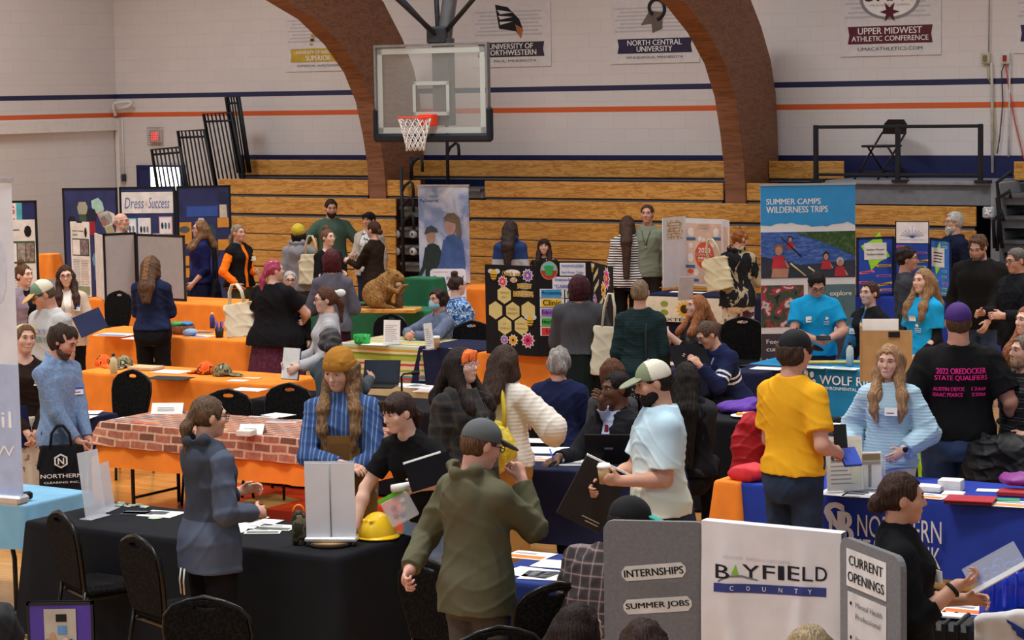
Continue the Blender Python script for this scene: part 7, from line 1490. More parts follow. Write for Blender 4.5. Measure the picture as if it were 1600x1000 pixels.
s = person(236, 400, 172, 'person seen from behind in navy shirt with long streaked brown hair', h=1.68, b=1.12, skin=SK1, hair=dict(t='long', c='#4a3526', ln=.14, w=.07, c2='#684a30', cf=lambda s, c: ((np.abs(c[:, 0] - .02) < .03) & (c[:, 2] > s.HC[2] - .12)).astype(int)), top=dict(c=S('#1f2846'), sl='34', fit=.02, ln=.02), bot=dict(c=BLK, fit=.016), R='hold', L='hold', head=(0, 18, 0), glasses='#222222', face=False, seed=6)
person(190, 333, 72, 'bald bearded person standing behind the grey folding panels', h=1.76, sex='m', skin=SK1, hair=dict(t='fringe', c='#8f8a84'), beard=dict(c='#a89c90'), top=dict(c=S('#8a949c')), bot=dict(c=BLK), seed=7)
s = person(312, 345, -72, 'laughing person in navy dress with long wavy brown hair', h=1.7, b=1.12, skin=SK1, hair=dict(t='wavy', c='#6e5238', ln=.12, front=.04, v=1.05), top=dict(c=S('#1f2356'), sl='34', fit=.02), bot=dict(t='skirt', c=S('#181a34'), ln=.35, w=.23), glasses='#4a3a3a', smile=1, L=dict(t=(.16, -.14, .86), e=(.3, .9, -.5)), R='down', seed=8)
tote(s.w((.28, .14, .62)), -70, .3, .30, .14, S('#16171f'), 'black shoulder bag hanging by the navy dress', .42, .07, 'shoulder_bag')
s = person(372, 351, 52, 'person in bright orange sleeves and a black vest, greying ponytail', h=1.68, skin=SK1, b=1.06, hair=dict(t='pony', c='#776a58', ln=.3, ph=.0), top=dict(c=S('#ff7d1a', .02), fit=.02), over=dict(c=S('#17181b'), sl='none', open=.032, ln=.04, fit=.03), bot=dict(c=S('#4a4a3a')), R=dict(t=(-.22, -.16, .90), e=(-.9, .5, -.5)), L='clasp', smile=.6, tagc=(.085, .2, '#e8d8b8'), seed=9)
# ---------------- centre back
s = person(428, 406, 152, 'large person with pink ponytail in black top and burgundy skirt', h=1.66, b=1.42, skin=SK3, hair=dict(t='pony', c='#8a3850', ln=.26, ph=-.02, curl=.008), top=dict(c=BLK, sl='short', fit=.03, ln=.12, flare=.5), bot=dict(t='skirt', c=ramp_mat('burgundy_lace', [(0, '#2a1020'), (.5, '#4a1a30'), (.7, '#5e2a40')], 'noise', 30, interp='LINEAR'), ln=.12, w=.26), R=dict(t=(-.16, -.32, 1.0), e=(-1, .2, -.4)), L=dict(t=(.2, -.2, 1.0)), head=(-38, 0, 0), smile=.5, seed=10)
tote(s.w((.36, .10, .84)), 150, .38, .36, .14, TOTE, 'cream tote bag on the shoulder of the pink-haired person', .20, .1, tilt=8)
person(453, 424, 8, 'grey-haired person with glasses, mostly hidden by the pink-haired one', h=1.46, skin=SK1, hair=dict(t='short', c='#8d8b88'), top=dict(c=BLK2), bot=dict(c=BLK), glasses='#33302e', tagc=(.09, .2, '#f4f3f0'), smile=.5, seed=11)
s = person(466, 350, 168, 'person seen from behind in a yellow knit hat and grey hoodie', h=1.66, b=1.1, hair=dict(t='bob', c='#1a1614', ln=.05), hat=dict(t='beanie', c=S('#c4ae3e'), nocuff=1, z=.0), top=dict(c=S('#8c8d94'), fit=.03, ln=.1, hood=1), bot=dict(c=S('#4a4640')), face=False, R='bent', L='down', ho=.01, seed=12)
tote(s.w((-.22, .18, .88)), 165, .36, .40, .14, S('#cfc4a4'), 'cream tote bag on the shoulder of the yellow-hatted person', .24, .08)
s = person(517, 312, 14, 'tall bearded person in dark green sweatshirt behind the green table', h=1.86, sex='m', b=1.12, skin=SK2, hair=dict(t='short', c='#241b17', v=1.05), beard=dict(c='#2a1f1a', full=1), top=dict(c=S('#465c50'), fit=.03, ln=.08), bot=dict(c=S('#35363a')), R=dict(t=(-.40, -.16, 1.0), e=(-1, .3, .1)), L=dict(t=(.34, -.22, .98), e=(1, .3, .1)), head=(0, 8, 0), seed=13)
wrap(s, lambda m: poly(m, flower(.0, .33, .05, 6, .5), mat('#8aa89a')), .03, name='emblem')
s = person(512, 352, 32, 'person with messy brown bun in black top, holding small cards', h=1.64, skin=SK3, hair=dict(t='bun', c='#5a4030', v=.97), top=dict(c=BLK, fit=.012, neck=.06), bot=dict(c=BLK), R=dict(t=(-.12, -.3, 1.08)), L='hold', head=(18, -2, 0), ho=.05, seed=14)
item(s.w((-.10, -.36, 1.12)), (.1, .01, .16), rotx(R_(-50)), mat('#2a2622', .4), 'phone', 'dark phone held by the person with messy bun', 'phone')
person(518, 390, 182, 'person seen from behind with burgundy bob, grey sweater, burgundy skirt', h=1.72, hair=dict(t='bob', c='#42191f', ln=.28, v=1.08), top=dict(c=S('#5e5b68'), fit=.02, ln=.08, puff=.02), bot=dict(t='skirt', c=S('#3b1628'), ln=.1, w=.22), R='bent', L='bent', face=False, seed=15)
s = person(508, 449, -78, 'person in profile with white hair bow, glasses and pale grey sweater', h=1.66, skin=SK3, hair=dict(t='pony', c='#4c2f22', ln=.26, ph=.02), top=dict(c=S('#b7b6ba'), fit=.022, ln=.05, high=.02, puff=.015), bot=dict(c=S('#3a3438')), glasses='#222020', L=dict(t=(.10, -.28, .95)), R=dict(t=(-.1, -.32, .98)), head=(0, 5, 0), seed=16)
mb = MB(); mb.X = (s.Rh, s.H(.02, .10, .06)); wb = S('#f0eeea'); [mb.ball((sx * .0, sx * .045, -.01 - .03 * (sx < 0)), (.02, .05, .035), wb, 10) for sx in (-1, 1)]; mb.ball((0, 0, 0), .02, wb, 8); mb.build('hair_bow', s.root)
mb = MB(); mb.X = (s.Rt, s.T(0, 0, 0)); Z = s.Z; mb.tube([(-.08, -.12, .05 * Z), (0, -.11, .15 * Z), (.1, -.04, .28 * Z), (.11, .03, .29 * Z), (.1, .10, .2 * Z), (.06, .13, .05 * Z)], .012, mat('#5a4238'), n=6); mb.build('bag_strap', s.root)
item(s.w((.02, -.34, .98)), (.20, .012, .28), rotz(R_(-38)) @ rotx(R_(-10)), mat('#dfe3e0'), 'clipboard', 'clipboard held by the person with white bow', 'clipboard', lambda m, w, d, h: m.box((-w / 2 - .006, .004, -h / 2 - .006), (w / 2 + .006, .012, h / 2 + .006), mat('#23304a')))
s = person(576, 332, -28, 'dark-haired person in white floral jacket beside the green sweatshirt', h=1.7, b=1.12, skin=SK2, hair=dict(t='short', c='#1a1514', fringe=1, v=1.06), top=dict(c=ramp_mat('white_floral', [(0, '#2f3a44'), (.36, '#55646a'), (.42, '#dcdcda'), (1, '#e8e6e4')], 'noise', 12, 1, 3), fit=.02), over=dict(c=S('#b9b0a4'), open=.07, ln=.1, fit=.02), bot=dict(c=S('#1f2740')), R='hold', L='down', seed=17)
s = person(583, 346, -122, 'person with pinned dark hair in a dark brown top, back turned', h=1.66, skin=SK3, hair=dict(t='low', c='#3a251c'), top=dict(c=S('#2b2119'), fit=.018, ln=.1, neck=.03), bot=dict(t='skirt', c=S('#3a2438'), ln=.2, w=.22), L=dict(t=(.08, -.38, 1.12)), R='hold', face=False, seed=18)
s = person(517, 515, 150, 'seated person with curly grey-black hair at the dark laptop', h=1.7, sit=.46, hair=dict(t='curly', c='#454344', curl=.014, v=1.06), top=dict(c=S('#4d595f'), fit=.022), bot=dict(c=BLK), R=dict(t=(-.10, -.46, .86)), L='lap', face=False, seed=19)
person(714, 424, 118, 'person in blue and white patterned blouse with messy dark topknot', h=1.68, b=1.3, sit=.46, skin=SK3, hair=dict(t='bun', c='#33241e', curl=.009), top=dict(c=ramp_mat('blue_print', [(0, '#16306a'), (.40, '#2f62b0'), (.5, '#4f9ad0'), (.56, '#e0e8ee'), (.68, '#2a4a9a')], 'noise', 34, 1.5, 2), fit=.028, ln=.1, sl='34'), bot=dict(c=BLK), glasses='#3a2a2a', ho=.045, seed=20)
s = person(684, 452, -52, 'seated person in a blue face mask and denim shirt, hands clasped', h=1.62, sex='m', sit=.42, skin=SK2, hair=dict(t='curly', c='#2a1e1a', v=1.04), mask=mat('#8fc0d6', .8), top=dict(c=ramp_mat('washed_denim', [(0, '#4c566c'), (.5, '#636e88'), (.85, '#7d88a2')], 'noise', 16, 0, 6, interp='LINEAR'), fit=.026, neck=.02, col=1), bot=dict(c=DENIMD), R=dict(t=(-.03, -.38, .80), e=(-1, .2, -.2)), L=dict(t=(.05, -.36, .81), e=(1, .2, -.2)), seed=21)
two = lambda s, c: ((c[:, 2] < s.T(0, 0, .17 * s.Z)[2]) & True).astype(int)
person(797, 344, 168, 'person with long dark hair in a navy and grey hooded jacket', h=1.7, hair=dict(t='long', c='#2a1f1c', ln=.22, w=.06), top=dict(c=[S('#283a68'), S('#a8a8ac')], cf=two, fit=.03, ln=.1, hood=.95), bot=dict(c=BLK), face=False, seed=22)
person(850, 373, -6, 'smiling person with dark fringe seated behind the bee board', h=1.62, sit=.46, skin=SK3, hair=dict(t='long', c='#2e211d', fringe=1, front=.1, back=0), top=dict(c=ramp_mat('dark_floral', [(0, '#15151a'), (.55, '#1f1f26'), (.62, '#c8b8b0')], 'noise', 14)), bot=dict(c=BLK), smile=1, seed=23)
person(980, 337, 172, 'person in black and white striped shirt with very long dark hair', h=1.7, b=1.1, hair=dict(t='long', c='#3a2a22', ln=.46, w=.045), top=dict(c=hstripe('bw_stripes', [(0, '#17161a'), (.48, '#e8e4e2')], 9.5, dist=.15), fit=.026, ln=.16), bot=dict(c=BLK), face=False, R='bent', L='down', seed=24)
s = person(1011, 320, -14, 'tall person in grey-green checked shirt with a lanyard', h=1.84, sex='m', b=.98, skin=SK2, hair=dict(t='short', c='#3a2a20'), top=dict(c=plaid('grey_check', '#7e8474', '#6a705f', '#99a08e', 60), sl='long', fit=.024, ln=.1, col=1), bot=dict(c=S('#2e2a28')), seed=25); lanyard(s, '#4a6a3a')
s = person(905, 430, 172, 'person in short grey sweater with burgundy bob and pale headband', h=1.68, b=1.18, hair=dict(t='bob', c='#381b20', ln=.16, v=1.08), top=dict(c=S('#4b4b50'), fit=.036, ln=-.06, puff=.04), bot=dict(t='skirt', c=S('#1b2422'), ln=.12, w=.20), face=False, R='hold', L='hold', seed=26); band(s, '#9aacb4', .010, .03)
q = s.w((-.25, .16, .76)); tote(q, 168, .30, .46, .14, TOTE, 'cream tote bag on the shoulder of the short grey sweater', .30, .06, tilt=-4)
s = person(1000, 437, 166, 'short-haired person in dark teal sweater with black crossbody strap', h=1.7, b=1.12, hair=dict(t='short', c='#6c5a48', v=.97), top=dict(c=S('#1f3033'), fit=.024, ln=.08, knit=.0012), bot=dict(c=BLK), face=False, glasses='#333333', seed=27)
mb = MB(); Z = s.Z; mb.X = (s.Rt, s.T(0, 0, 0)); mb.tube([(-.06, -.05, .31 * Z), (-.075, .06, .30 * Z), (-.075, .15, .2 * Z), (-.08, .155, .0), (-.09, .15, -.1 * Z)], .012, mat('#202024', .5), n=6); mb.build('bag_strap', s.root)
tote(s.w((.12, .20, .62)), 166, .26, .2, .1, ramp_mat('dotted', [(0, '#d8d8d8'), (.16, '#d8d8d8'), (.18, '#151518')], 'voronoi', 45), 'small black dotted bag behind the teal sweater', .06, .05, 'shoulder_bag')
s = person(1088, 461, -58, 'auburn-haired person in olive vest talking, hands together', h=1.68, b=1.2, sit=.47, skin=SK3, hair=dict(t='long', c='#8a5636', ln=.16, front=.04), top=dict(c=BLK2, sl='34', fit=.018), over=dict(c=S('#556050'), sl='none', open=.06, fit=.02), bot=dict(c=BLK), R=dict(t=(-.05, -.36, .98)), L=dict(t=(.06, -.38, .98)), head=(-14, -4, 0), seed=28)
vs = lambda s, c: (((np.linalg.norm(c - s.SH[1], axis=1) > .17) & (np.linalg.norm(c - s.SH[1], axis=1) < .19)) | ((np.linalg.norm(c - s.SH[1], axis=1) > .215) & (np.linalg.norm(c - s.SH[1], axis=1) < .235))) & (c[:, 0] > s.T(.1, 0, 0)[0])
s = person(1105, 503, -52, 'person bent over a black folder in navy jacket with white sleeve stripes', h=1.68, b=1.1, sit=.5, lean=22, skin=SK1, hair=dict(t='pony', c='#4a382e', ln=.12, ph=.03), top=dict(c=[S('#1e2548'), S('#dcdce2')], cf=lambda s, c: vs(s, c).astype(int), fit=.034, ln=.1), bot=dict(c=BLK), glasses='#5a4a44', R=dict(t=(-.10, -.50, .96)), L=dict(t=(.10, -.47, .95)), head=(-14, 32, 0), seed=29); lanyard(s, '#8a9ac8', .008)
item(s.w((.0, -.50, 1.03)), (.34, .014, .26), rotz(R_(18)) @ rotx(R_(-48)), BLK, 'folder', 'black folder read by the person in navy striped-sleeve jacket', 'folder', lambda m, w, d, h: m.box((-w / 2 + .006, .008, -h / 2 + .004), (w / 2 - .004, .016, h / 2 + .004), PAPER))
TD = ramp_mat('bleach_dye', [(0, '#16181f'), (.50, '#1c1e26'), (.545, '#a89a7c'), (.7, '#d0c4a4')], 'noise', 5.5, 1.2, 3, mapscale=(1, 1, .6)); FP = ramp_mat('floral_pants', [(0, '#4a2a3c'), (.38, '#8a6a7a'), (.44, '#d8cfc2'), (.6, '#e2dccf'), (.66, '#a890a0')], 'noise', 8, 1, 3)
s = person(1156, 358, 160, 'person in black bleach-dyed hoodie and pale floral trousers', h=1.68, b=1.1, hair=dict(t='bun', c='#7a4a2a', bs=.7, curl=.01), top=dict(c=TD, fit=.034, ln=.14, hood=1), bot=dict(c=FP, fit=.02), face=False, R='bent', L='bent', ho=.01, head=(-35, 15, 0), seed=30)
tote(s.w((.17, .17, .96)), 158, .34, .40, .14, S('#d4caa8'), 'cream tote bag on the shoulder of the bleach-dyed hoodie', .22, .08, tilt=12)
# ---------------- right side, behind the turquoise table
TEE = S('#1c9ad0', .03)
s = person(1276, 426, 4, 'short-haired person in turquoise T-shirt looking down at a phone', h=1.62, sex='m', b=1.12, skin=SK2, hair=dict(t='short', c='#17120f', v=1.02), top=dict(c=TEE, sl='short', fit=.024, ln=.06), bot=dict(c=S('#3a3a3c')), glasses='#222222', R=dict(t=(-.06, -.28, .98), e=(-1, .3, -.5), c=.9), L=dict(t=(.07, -.28, .98), e=(1, .3, -.5), c=.9), head=(0, 36, 0), tagc=(-.085, .185, '#f4f3f0'), seed=31)
wrap(s, lambda m: (poly(m, flower(.08, .305, .022, 5, .5), WHITE), scribble(m, .05, .11, .24, .28, 3, WHITE)), .024); item(s.w((0, -.36, 1.0)), (.14, .07, .012), rotx(R_(25)), mat('#1a1a1c', .3), 'phone', 'dark phone in the hands of the short-haired turquoise T-shirt', 'phone')
person(1358, 440, -48, 'smiling person in black vest with blue sleeves, seated behind turquoise table', h=1.66, sit=.62, skin=SK3, hair=dict(t='lowbun', c='#3a271f', bs=.8), top=dict(c=S('#2f6c92'), fit=.02), over=dict(c=BLK2, sl='none', fit=.018, open=.012, ln=.08), bot=dict(c=BLK), smile=1, R='lap', L='lap', tagc=(-.09, .18, '#f4f3f0'), seed=32)
s = person(1442, 420, -52, 'person in turquoise T-shirt over black sleeves, long light brown hair', h=1.68, skin=SK3, hair=dict(t='long', c='#7a5c40', ln=.2, front=.12, w=.06), top=dict(c=BLK2, fit=.010), over=dict(c=TEE, sl='short', fit=.016, ln=.08), bot=dict(c=BLK), R='low', L='low', smile=.3, seed=33)
wrap(s, lambda m: (rect(m, -.03, .05, .31, .36, PAPER), rect(m, -.03, .05, .345, .36, mat('#c8a878')), poly(m, flower(.05, .27, .022, 5, .5), WHITE), scribble(m, .02, .09, .2, .25, 3, WHITE)), .03)
person(1418, 387, 78, 'person with dark wavy hair and glasses in charcoal sweater', h=1.7, sex='m', skin=SK2, hair=dict(t='short', c='#261c18', curl=.01, v=1.06), top=dict(c=S('#3c3e44'), fit=.026), bot=dict(c=BLK), glasses='#1c1c1e', seed=34)
person(1490, 332, -72, 'grey-bearded person with grey hair in navy jacket, top right', h=1.8, sex='m', b=1.12, skin=SK1, hair=dict(t='short', c='#9b9a96', v=1.08), beard=dict(c='#b5b2ac', ln=.05, full=1), glasses='#6a5a50', top=dict(c=S('#1c2138'), fit=.03, ln=.1), bot=dict(c=BLK), seed=35)
s = person(1528, 368, -28, 'heavy person in black zip jacket looking down, arms at sides', h=1.82, sex='m', b=1.2, skin=SK1, hair=dict(t='short', c='#4c3628', v=1.08, curl=.008), top=dict(c=S('#1c1a19'), fit=.04, ln=.14, neck=.015, col=1), bot=dict(c=DENIM), head=(-6, 26, 0), R=dict(t=(-.28, -.1, .9)), L=dict(t=(.16, -.26, .92)), beard=dict(c='#6a5244'), seed=36)
person(1588, 388, -68, 'person with grey hair and glasses in black jacket at right edge', h=1.76, sex='m', b=1.1, skin=SK2, hair=dict(t='short', c='#4f4a46'), glasses='#222222', top=dict(c=S('#16171c'), fit=.035, ln=.14, high=.03), bot=dict(c=BLK), L='bent', R='bent', head=(0, 10, 0), seed=37)
s = person(1497, 472, 176, 'very broad person in black T-shirt with pink lettering, purple cap', h=1.86, sex='m', b=1.30, skin='#c48e78', hair=dict(t='short', c='#4a3628', v=.96), hat=dict(t='cap', c=mat('#43266e', .8), bc=mat('#43266e', .8), split=.04), top=dict(c=S('#161517'), sl='short', fit=.034, ln=.06, sll=.8), bot=dict(c=DENIM, fit=.03), face=False, R=dict(t=(-.42, -.08, .98)), L=dict(t=(.40, -.1, .98)), ho=.015, seed=38)
PK = mat('#f02a92', .6, emit=0); wrap(s, lambda m: (letters(m, '2022 OREDOCKER', -.17, .17, .405, .445, PK, 0, .03), letters(m, 'STATE QUALIFIERS', -.18, .18, .355, .395, PK, 0, .03)), .034, True, 'lettering', .012); wrap(s, lambda m: (letters(m, 'AUSTIN DEFOE', -.19, .02, .285, .312, PK, 0, .03), letters(m, '126#', .07, .17, .285, .312, PK, 0, .03), letters(m, 'ISAAC PEARCE', -.19, .01, .245, .272, PK, 0, .03), letters(m, '220#', .07, .17, .245, .272, PK, 0, .03)), .034, True, 'lettering', .012)
person(1606, 478, -66, 'reddish-haired person in a rust brown cardigan at right edge', h=1.66, skin=SK3, hair=dict(t='long', c='#7a4a34', ln=.14, front=.05), top=dict(c=S('#e4dedc'), fit=.012), over=dict(c=S('#6e4628'), open=.05, ln=.14, fit=.03), bot=dict(c=DENIM), L='hold', R='hold', seed=39)
person(1600, 524, -70, 'person in black and grey striped polo cut by right edge', h=1.62, sex='m', b=1.15, skin=SK1, hair=dict(t='short', c='#5c5048'), beard=dict(c='#8a7058', full=1), top=dict(c=hstripe('polo_stripes', [(0, '#17171a'), (.72, '#5a5c62'), (.84, '#17171a')], 4.6, dist=.2), sl='short', fit=.03, ln=.08, col=1), bot=dict(c=DENIMD), L=dict(t=(.22, -.12, .96)), R='down', head=(0, -3, 0), seed=40)
# ---------------- front right
YT = S('#eaaa24', .03)
s = person(1243, 515, 134, 'person in a bright yellow T-shirt and black cap, back turned', h=1.86, sex='m', b=1.0, skin='#cf9a86', hair=dict(t='curly', c='#33261f', curl=.013, v=1.06), hat=dict(t='cap', c=mat('#18181b', .8)), top=dict(c=YT, sl='short', fit=.026, ln=.03, fold=.006, sll=.72), bot=dict(c=DENIMD, fit=.02), R=dict(t=(-.20, -.19, 1.08), c=.9), L='hold', head=(-8, 10, 0), face=False, ho=.012, seed=41)
item(s.w((-.16, -.27, 1.17)), (.085, .012, .16), rotx(R_(-30)), mat('#151517', .25), 'phone', 'black phone held by the yellow-shirted person', 'phone'); item(s.w((-.22, -.29, 1.04)), (.12, .02, .15), rotz(.3) @ rotx(R_(-50)), mat('#2f4fc0', .5), 'booklet', 'blue booklet held by the yellow-shirted person', 'booklet')
SW = S('#a9c8da', .03)
s = person(1389, 539, -12, 'smiling blond person in a light blue knitted sweater, white trousers', h=1.63, skin='#dcae9a', hair=dict(t='long', c='#84664a', front=.15, ln=.1, curl=.0045, cfq=45, w=.07), top=dict(c=SW, fit=.026, ln=.07, puff=.026, knit=.0016, kf=300, cuff=1), bot=dict(c=S('#dedade'), fit=.014), smile=1, L=dict(t=(.10, -.20, .93), e=(1, .5, -.2), c=.3), R=dict(t=(-.24, -.10, .92)), tagc=(.02, .20, '#f4f3f0'), head=(-12, 4, 3), seed=42)
mb = MB(); el, wr = s.arms[1][1], s.arms[1][2]; d = n_(wr - el); x = n_(np.cross(d, A3(0, 0, 1))); yv = np.cross(d, x); c0 = wr - d * .012; mb.tube([c0 + (x * math.cos(a) + yv * math.sin(a)) * .031 for a in [2 * math.pi * k / 14 for k in range(14)]], .008, mat('#e8e6e4'), n=6, closed=True); mb.ball(c0 + n_(A3(.3, -1, .3)) * .034, (.02, .012, .02), mat('#17171a', .2), 10); mb.build('wrist_watch', s.root)
TS = ramp_mat('pale_gradient_tee', [(.48, '#e0dfc4'), (.60, '#dde2d6'), (.72, '#c6dbe4'), (.84, '#b2d0e0')], 'wave', .18, .15, 2, interp='LINEAR', wtype='SAW')
s = person(1020, 563, -80, 'bearded person in pale blue T-shirt and cream cap, holding coffee', h=1.77, sex='m', b=1.1, skin='#cc987e', hair=dict(t='short', c='#1d1714', v=1.02), beard=dict(c='#1d1613', ln=.01, s=1.05, full=1), hat=dict(t='cap', c=mat('#7c8468', .8), c2=mat('#dcd6c4', .8), bc=mat('#8a9078', .8), split=-.02, drop=10), top=dict(c=TS, sl='short', fit=.034, ln=.08, sll=.8, fold=.006), bot=dict(c=DENIMD), L=dict(t=(.15, -.27, 1.08), n=(-.8, 0, .3), d=(-.1, -1, .15), c=1.0, e=(.3, .7, -1)), R=dict(t=(-.06, -.34, 1.03), c=.8), head=(0, 16, 0), ho=.012, seed=43)
q = s.w((.11, -.36, 1.06)); coffee(q, 'white-lidded paper coffee cup in the bearded person hand', 1.0)
item(s.w((-.02, -.40, .98)), (.30, .012, .40), rotz(R_(12)) @ roty(R_(28)) @ rotx(R_(6)), mat('#2c2620', .5), 'folder', 'dark brown folder held by the bearded person with coffee', 'folder', lambda m, w, d, h: (m.box((.0, -d / 2 - .001, -h / 2 + .05), (w / 2 - .03, -d / 2, -h / 2 + .056), mat('#b8a890')), m.box((.03, -d / 2 - .001, -h / 2 + .03), (w / 2 - .03, -d / 2, -h / 2 + .036), mat('#b8a890')), m.box((-w / 2, -d / 2 - .003, h / 2 - .008), (w / 2, d / 2, h / 2 + .004), PAPER)))
ST = S('#1b1b20', .03)
s = person(962, 581, -44, 'seated person in dark suit with hand at the mouth, behind laptop', h=1.76, sex='m', sit=.47, b=1.08, skin='#5c3c2c', hair=dict(t='short', c='#120e0d', v=.97), top=dict(c=S('#aeb8d6'), fit=.012), over=dict(c=ST, open=.045, fit=.022, ln=.1, neck=.03, col=1), bot=dict(c=ST), R=dict(t=(-.20, -.42, .79), n=(0, 0, -1), d=(-.1, -1, -.15), c=.25), L='face', head=(-18, 4, 0), seed=44)
wrap(s, lambda m: poly(m, [(-.016, .46), (.016, .46), (.028, .16), (0, .12), (-.028, .16)], mat('#6a1a26', .5)), .022, False, 'necktie')
tag(MB().tube([s.w((-.17, -.50, .80)), s.w((-.24, -.46, .86))], .006, mat('#3a5ad0', .3), n=6).build('pen'), 'blue pen in the suited person fingers', 'pen')
person(957, 560, 158, 'seated person with brown bobbed hair directly behind the suited one', h=1.64, sit=.46, hair=dict(t='bob', c='#4a2f22', ln=.1), top=dict(c=S('#45464a')), bot=dict(c=BLK), face=False, seed=45)
person(1072, 566, 172, 'seated person with long black hair behind the pale T-shirt', h=1.7, b=1.1, sit=.47, hair=dict(t='long', c='#15110f', ln=.4, w=.08), top=dict(c=S('#2b2c30'), fit=.03), over=dict(c=BLK, sl='none', fit=.02), bot=dict(c=BLK), face=False, R='lap', L='lap', seed=46)
person(874, 545, 156, 'seated person with short curly grey hair in navy blouse', h=1.66, b=1.25, sit=.46, hair=dict(t='curly', c='#807c78', curl=.014, v=1.08), top=dict(c=NVY, fit=.028, sl='34', neck=.03), bot=dict(c=BLK), face=False, R='bent', L='bent', seed=47)
CRM = S('#e2dbd0', .03)
s = person(790, 539, 142, 'person in cream ribbed sweater and tan trousers with yellow bag', h=1.66, hair=dict(t='long', c='#33251f', ln=.06, w=.06), top=dict(c=CRM, fit=.026, ln=.05, puff=.045, knit=.0011, kf=240, cuff=1), bot=dict(c=S('#b98c4e'), fit=.018), R=dict(t=(-.20, -.28, 1.0), e=(-1, .3, -.4)), L='bent', face=False, seed=48)
YB = ramp_mat('yellow_print', [(0, '#a88a1a'), (.45, '#d4bc2e'), (.6, '#e4d060'), (.7, '#b89a28')], 'noise', 12, 1.5, 3, interp='LINEAR')
r = root('tote_bag', s.w((-.02, .21, .80)), R_(142), 'bulging yellow patterned bag slung behind the cream sweater', 'bag'); g = Field(); g.ell((0, 0, .17), (.20, .13, .17), None); g.ell((0.02, 0, .28), (.16, .09, .1), None, .06); g.disp = folds(5, .012, 18, 44); g.mesh(.008, 'bag_body', YB, r)
mb = MB(); mb.tube([(-.12, .0, .3), (-.10, -.03, .45), (-.04, -.07, .60), (.02, -.13, .66), (.04, -.22, .60)], .016, mat('#cdb530'), n=6); mb.build('strap', r); mb = MB(); mb.tube([(.14, .0, .3), (.12, -.04, .45), (.08, -.08, .58), (.05, -.15, .65)], .016, mat('#cdb530'), n=6); mb.build('strap', r)
OB = lambda s, c: (((c - s.HC) @ s.Rh)[:, 1] < -.045 * s.hs) & (((c - s.HC) @ s.Rh)[:, 2] > .02 * s.hs)
s = person(722, 544, 48, 'smiling person with orange fringe and dark plaid shirt', h=1.72, b=1.32, skin='#dcb4a4', hair=dict(t='long', c='#211917', fringe=.6, front=.06, ln=.1, v=1.05, c2='#d8622c', cf=lambda s, c: OB(s, c).astype(int)), top=dict(c=plaid('dark_plaid', '#17161a', '#2a2520', '#4a3a26', 14), fit=.03, ln=.1), bot=dict(c=BLK), glasses='#b8a8a8', smile=1, tagc=(.11, .15, '#3a5ac8'), head=(10, -3, 0), L='down', R='down', seed=49); lanyard(s, '#2a2a2c', .005, .26)
# ---------------- front centre
s = person(622, 614, -34, 'person with dark fringe in black T-shirt leaning over the table', h=1.70, lean=26, skin='#dcb09c', hair=dict(t='pony', c='#2c201c', fringe=1, ln=.16, ph=-.03, front=.05), top=dict(c=S('#121214'), sl='short', fit=.016, ln=.02), bot=dict(c=DENIML, fit=.014), R=dict(t=(-.26, -.36, .83), e=(-.8, .2, -.2)), L=dict(t=(.20, -.32, 1.11), e=(1, .6, -.1), c=.9), head=(-18, 16, 0), seed=50)
item(s.w((.26, -.30, 1.20)), (.30, .02, .17), rotz(R_(30)) @ rotx(R_(-16)) @ roty(R_(-10)), BLK, 'folder', 'black folder under the arm of the leaning person', 'folder', lambda m, w, d, h: m.box((-w / 2, -.008, h / 2 - .002), (w / 2 - .05, .008, h / 2 + .012), PAPER))
zb = root('plastic_bag', s.w((.10, -.42, 1.02)), R_(-10), 'clear zip bag of small items with green zip', 'bag'); mb = MB(); mb.X = (roty(R_(-28)), A3(0, 0, 0)); mb.box((-.09, -.014, -.12), (.09, .014, .04), glass('#e8ecf0', .38), .008); mb.build('clear_pouch', zb); mb = MB(); mb.X = (roty(R_(-28)), A3(0, 0, 0)); mb.box((-.095, -.01, .04), (.095, .01, .062), mat('#5fc02a', .4)); mb.build('green_zip', zb)
for k, (x, z, c) in enumerate(((-.03, -.02, '#a85a4a'), (.02, -.05, '#c8a08a'), (.04, -.0, '#e4e0e0'), (.0, -.08, '#3a3a8a'), (-.04, -.07, '#8a5a3a'))): mb = MB(); mb.X = (roty(R_(-28)), A3(0, 0, 0)); mb.ball((x, 0, z), (.02, .01, .018), mat(c), 7); o = mb.build('trinket', zb)
tag(MB().tube([s.w((.17, -.34, 1.12)), s.w((.10, -.46, 1.11))], .024, mat('#dcdcda', .5), n=12).build('paper_tube'), 'white paper tube in the leaning person hand', 'tube')
BSH = hstripe('blue_stripe_shirt', [(0, '#2f4674'), (.35, '#46639a'), (.62, '#6a88b4'), (.72, '#8c9a8c'), (.78, '#324a78')], 5., 'X', .6)
s = person(529, 544, -8, 'long-haired person in tan beanie, blue striped shirt and brown overalls', h=1.82, sex='m', b=.95, skin='#d4a48e', hair=dict(t='long', c='#674e36', front=.22, ln=.2, w=.07), hat=dict(t='beanie', c=S('#a06e2c')), top=dict(c=BSH, fit=.024, ln=.06, fold=.006, col=1), bot=dict(c=S('#77572f'), fit=.03), R=dict(t=(.04, -.26, 1.12), e=(-1, .2, -.4), d=(1, -.25, -.1), n=(0, .3, -1), c=.3), L=dict(t=(.0, -.24, 1.04), e=(1, .2, -.4)), head=(-18, 20, 4), ho=.012, seed=51)
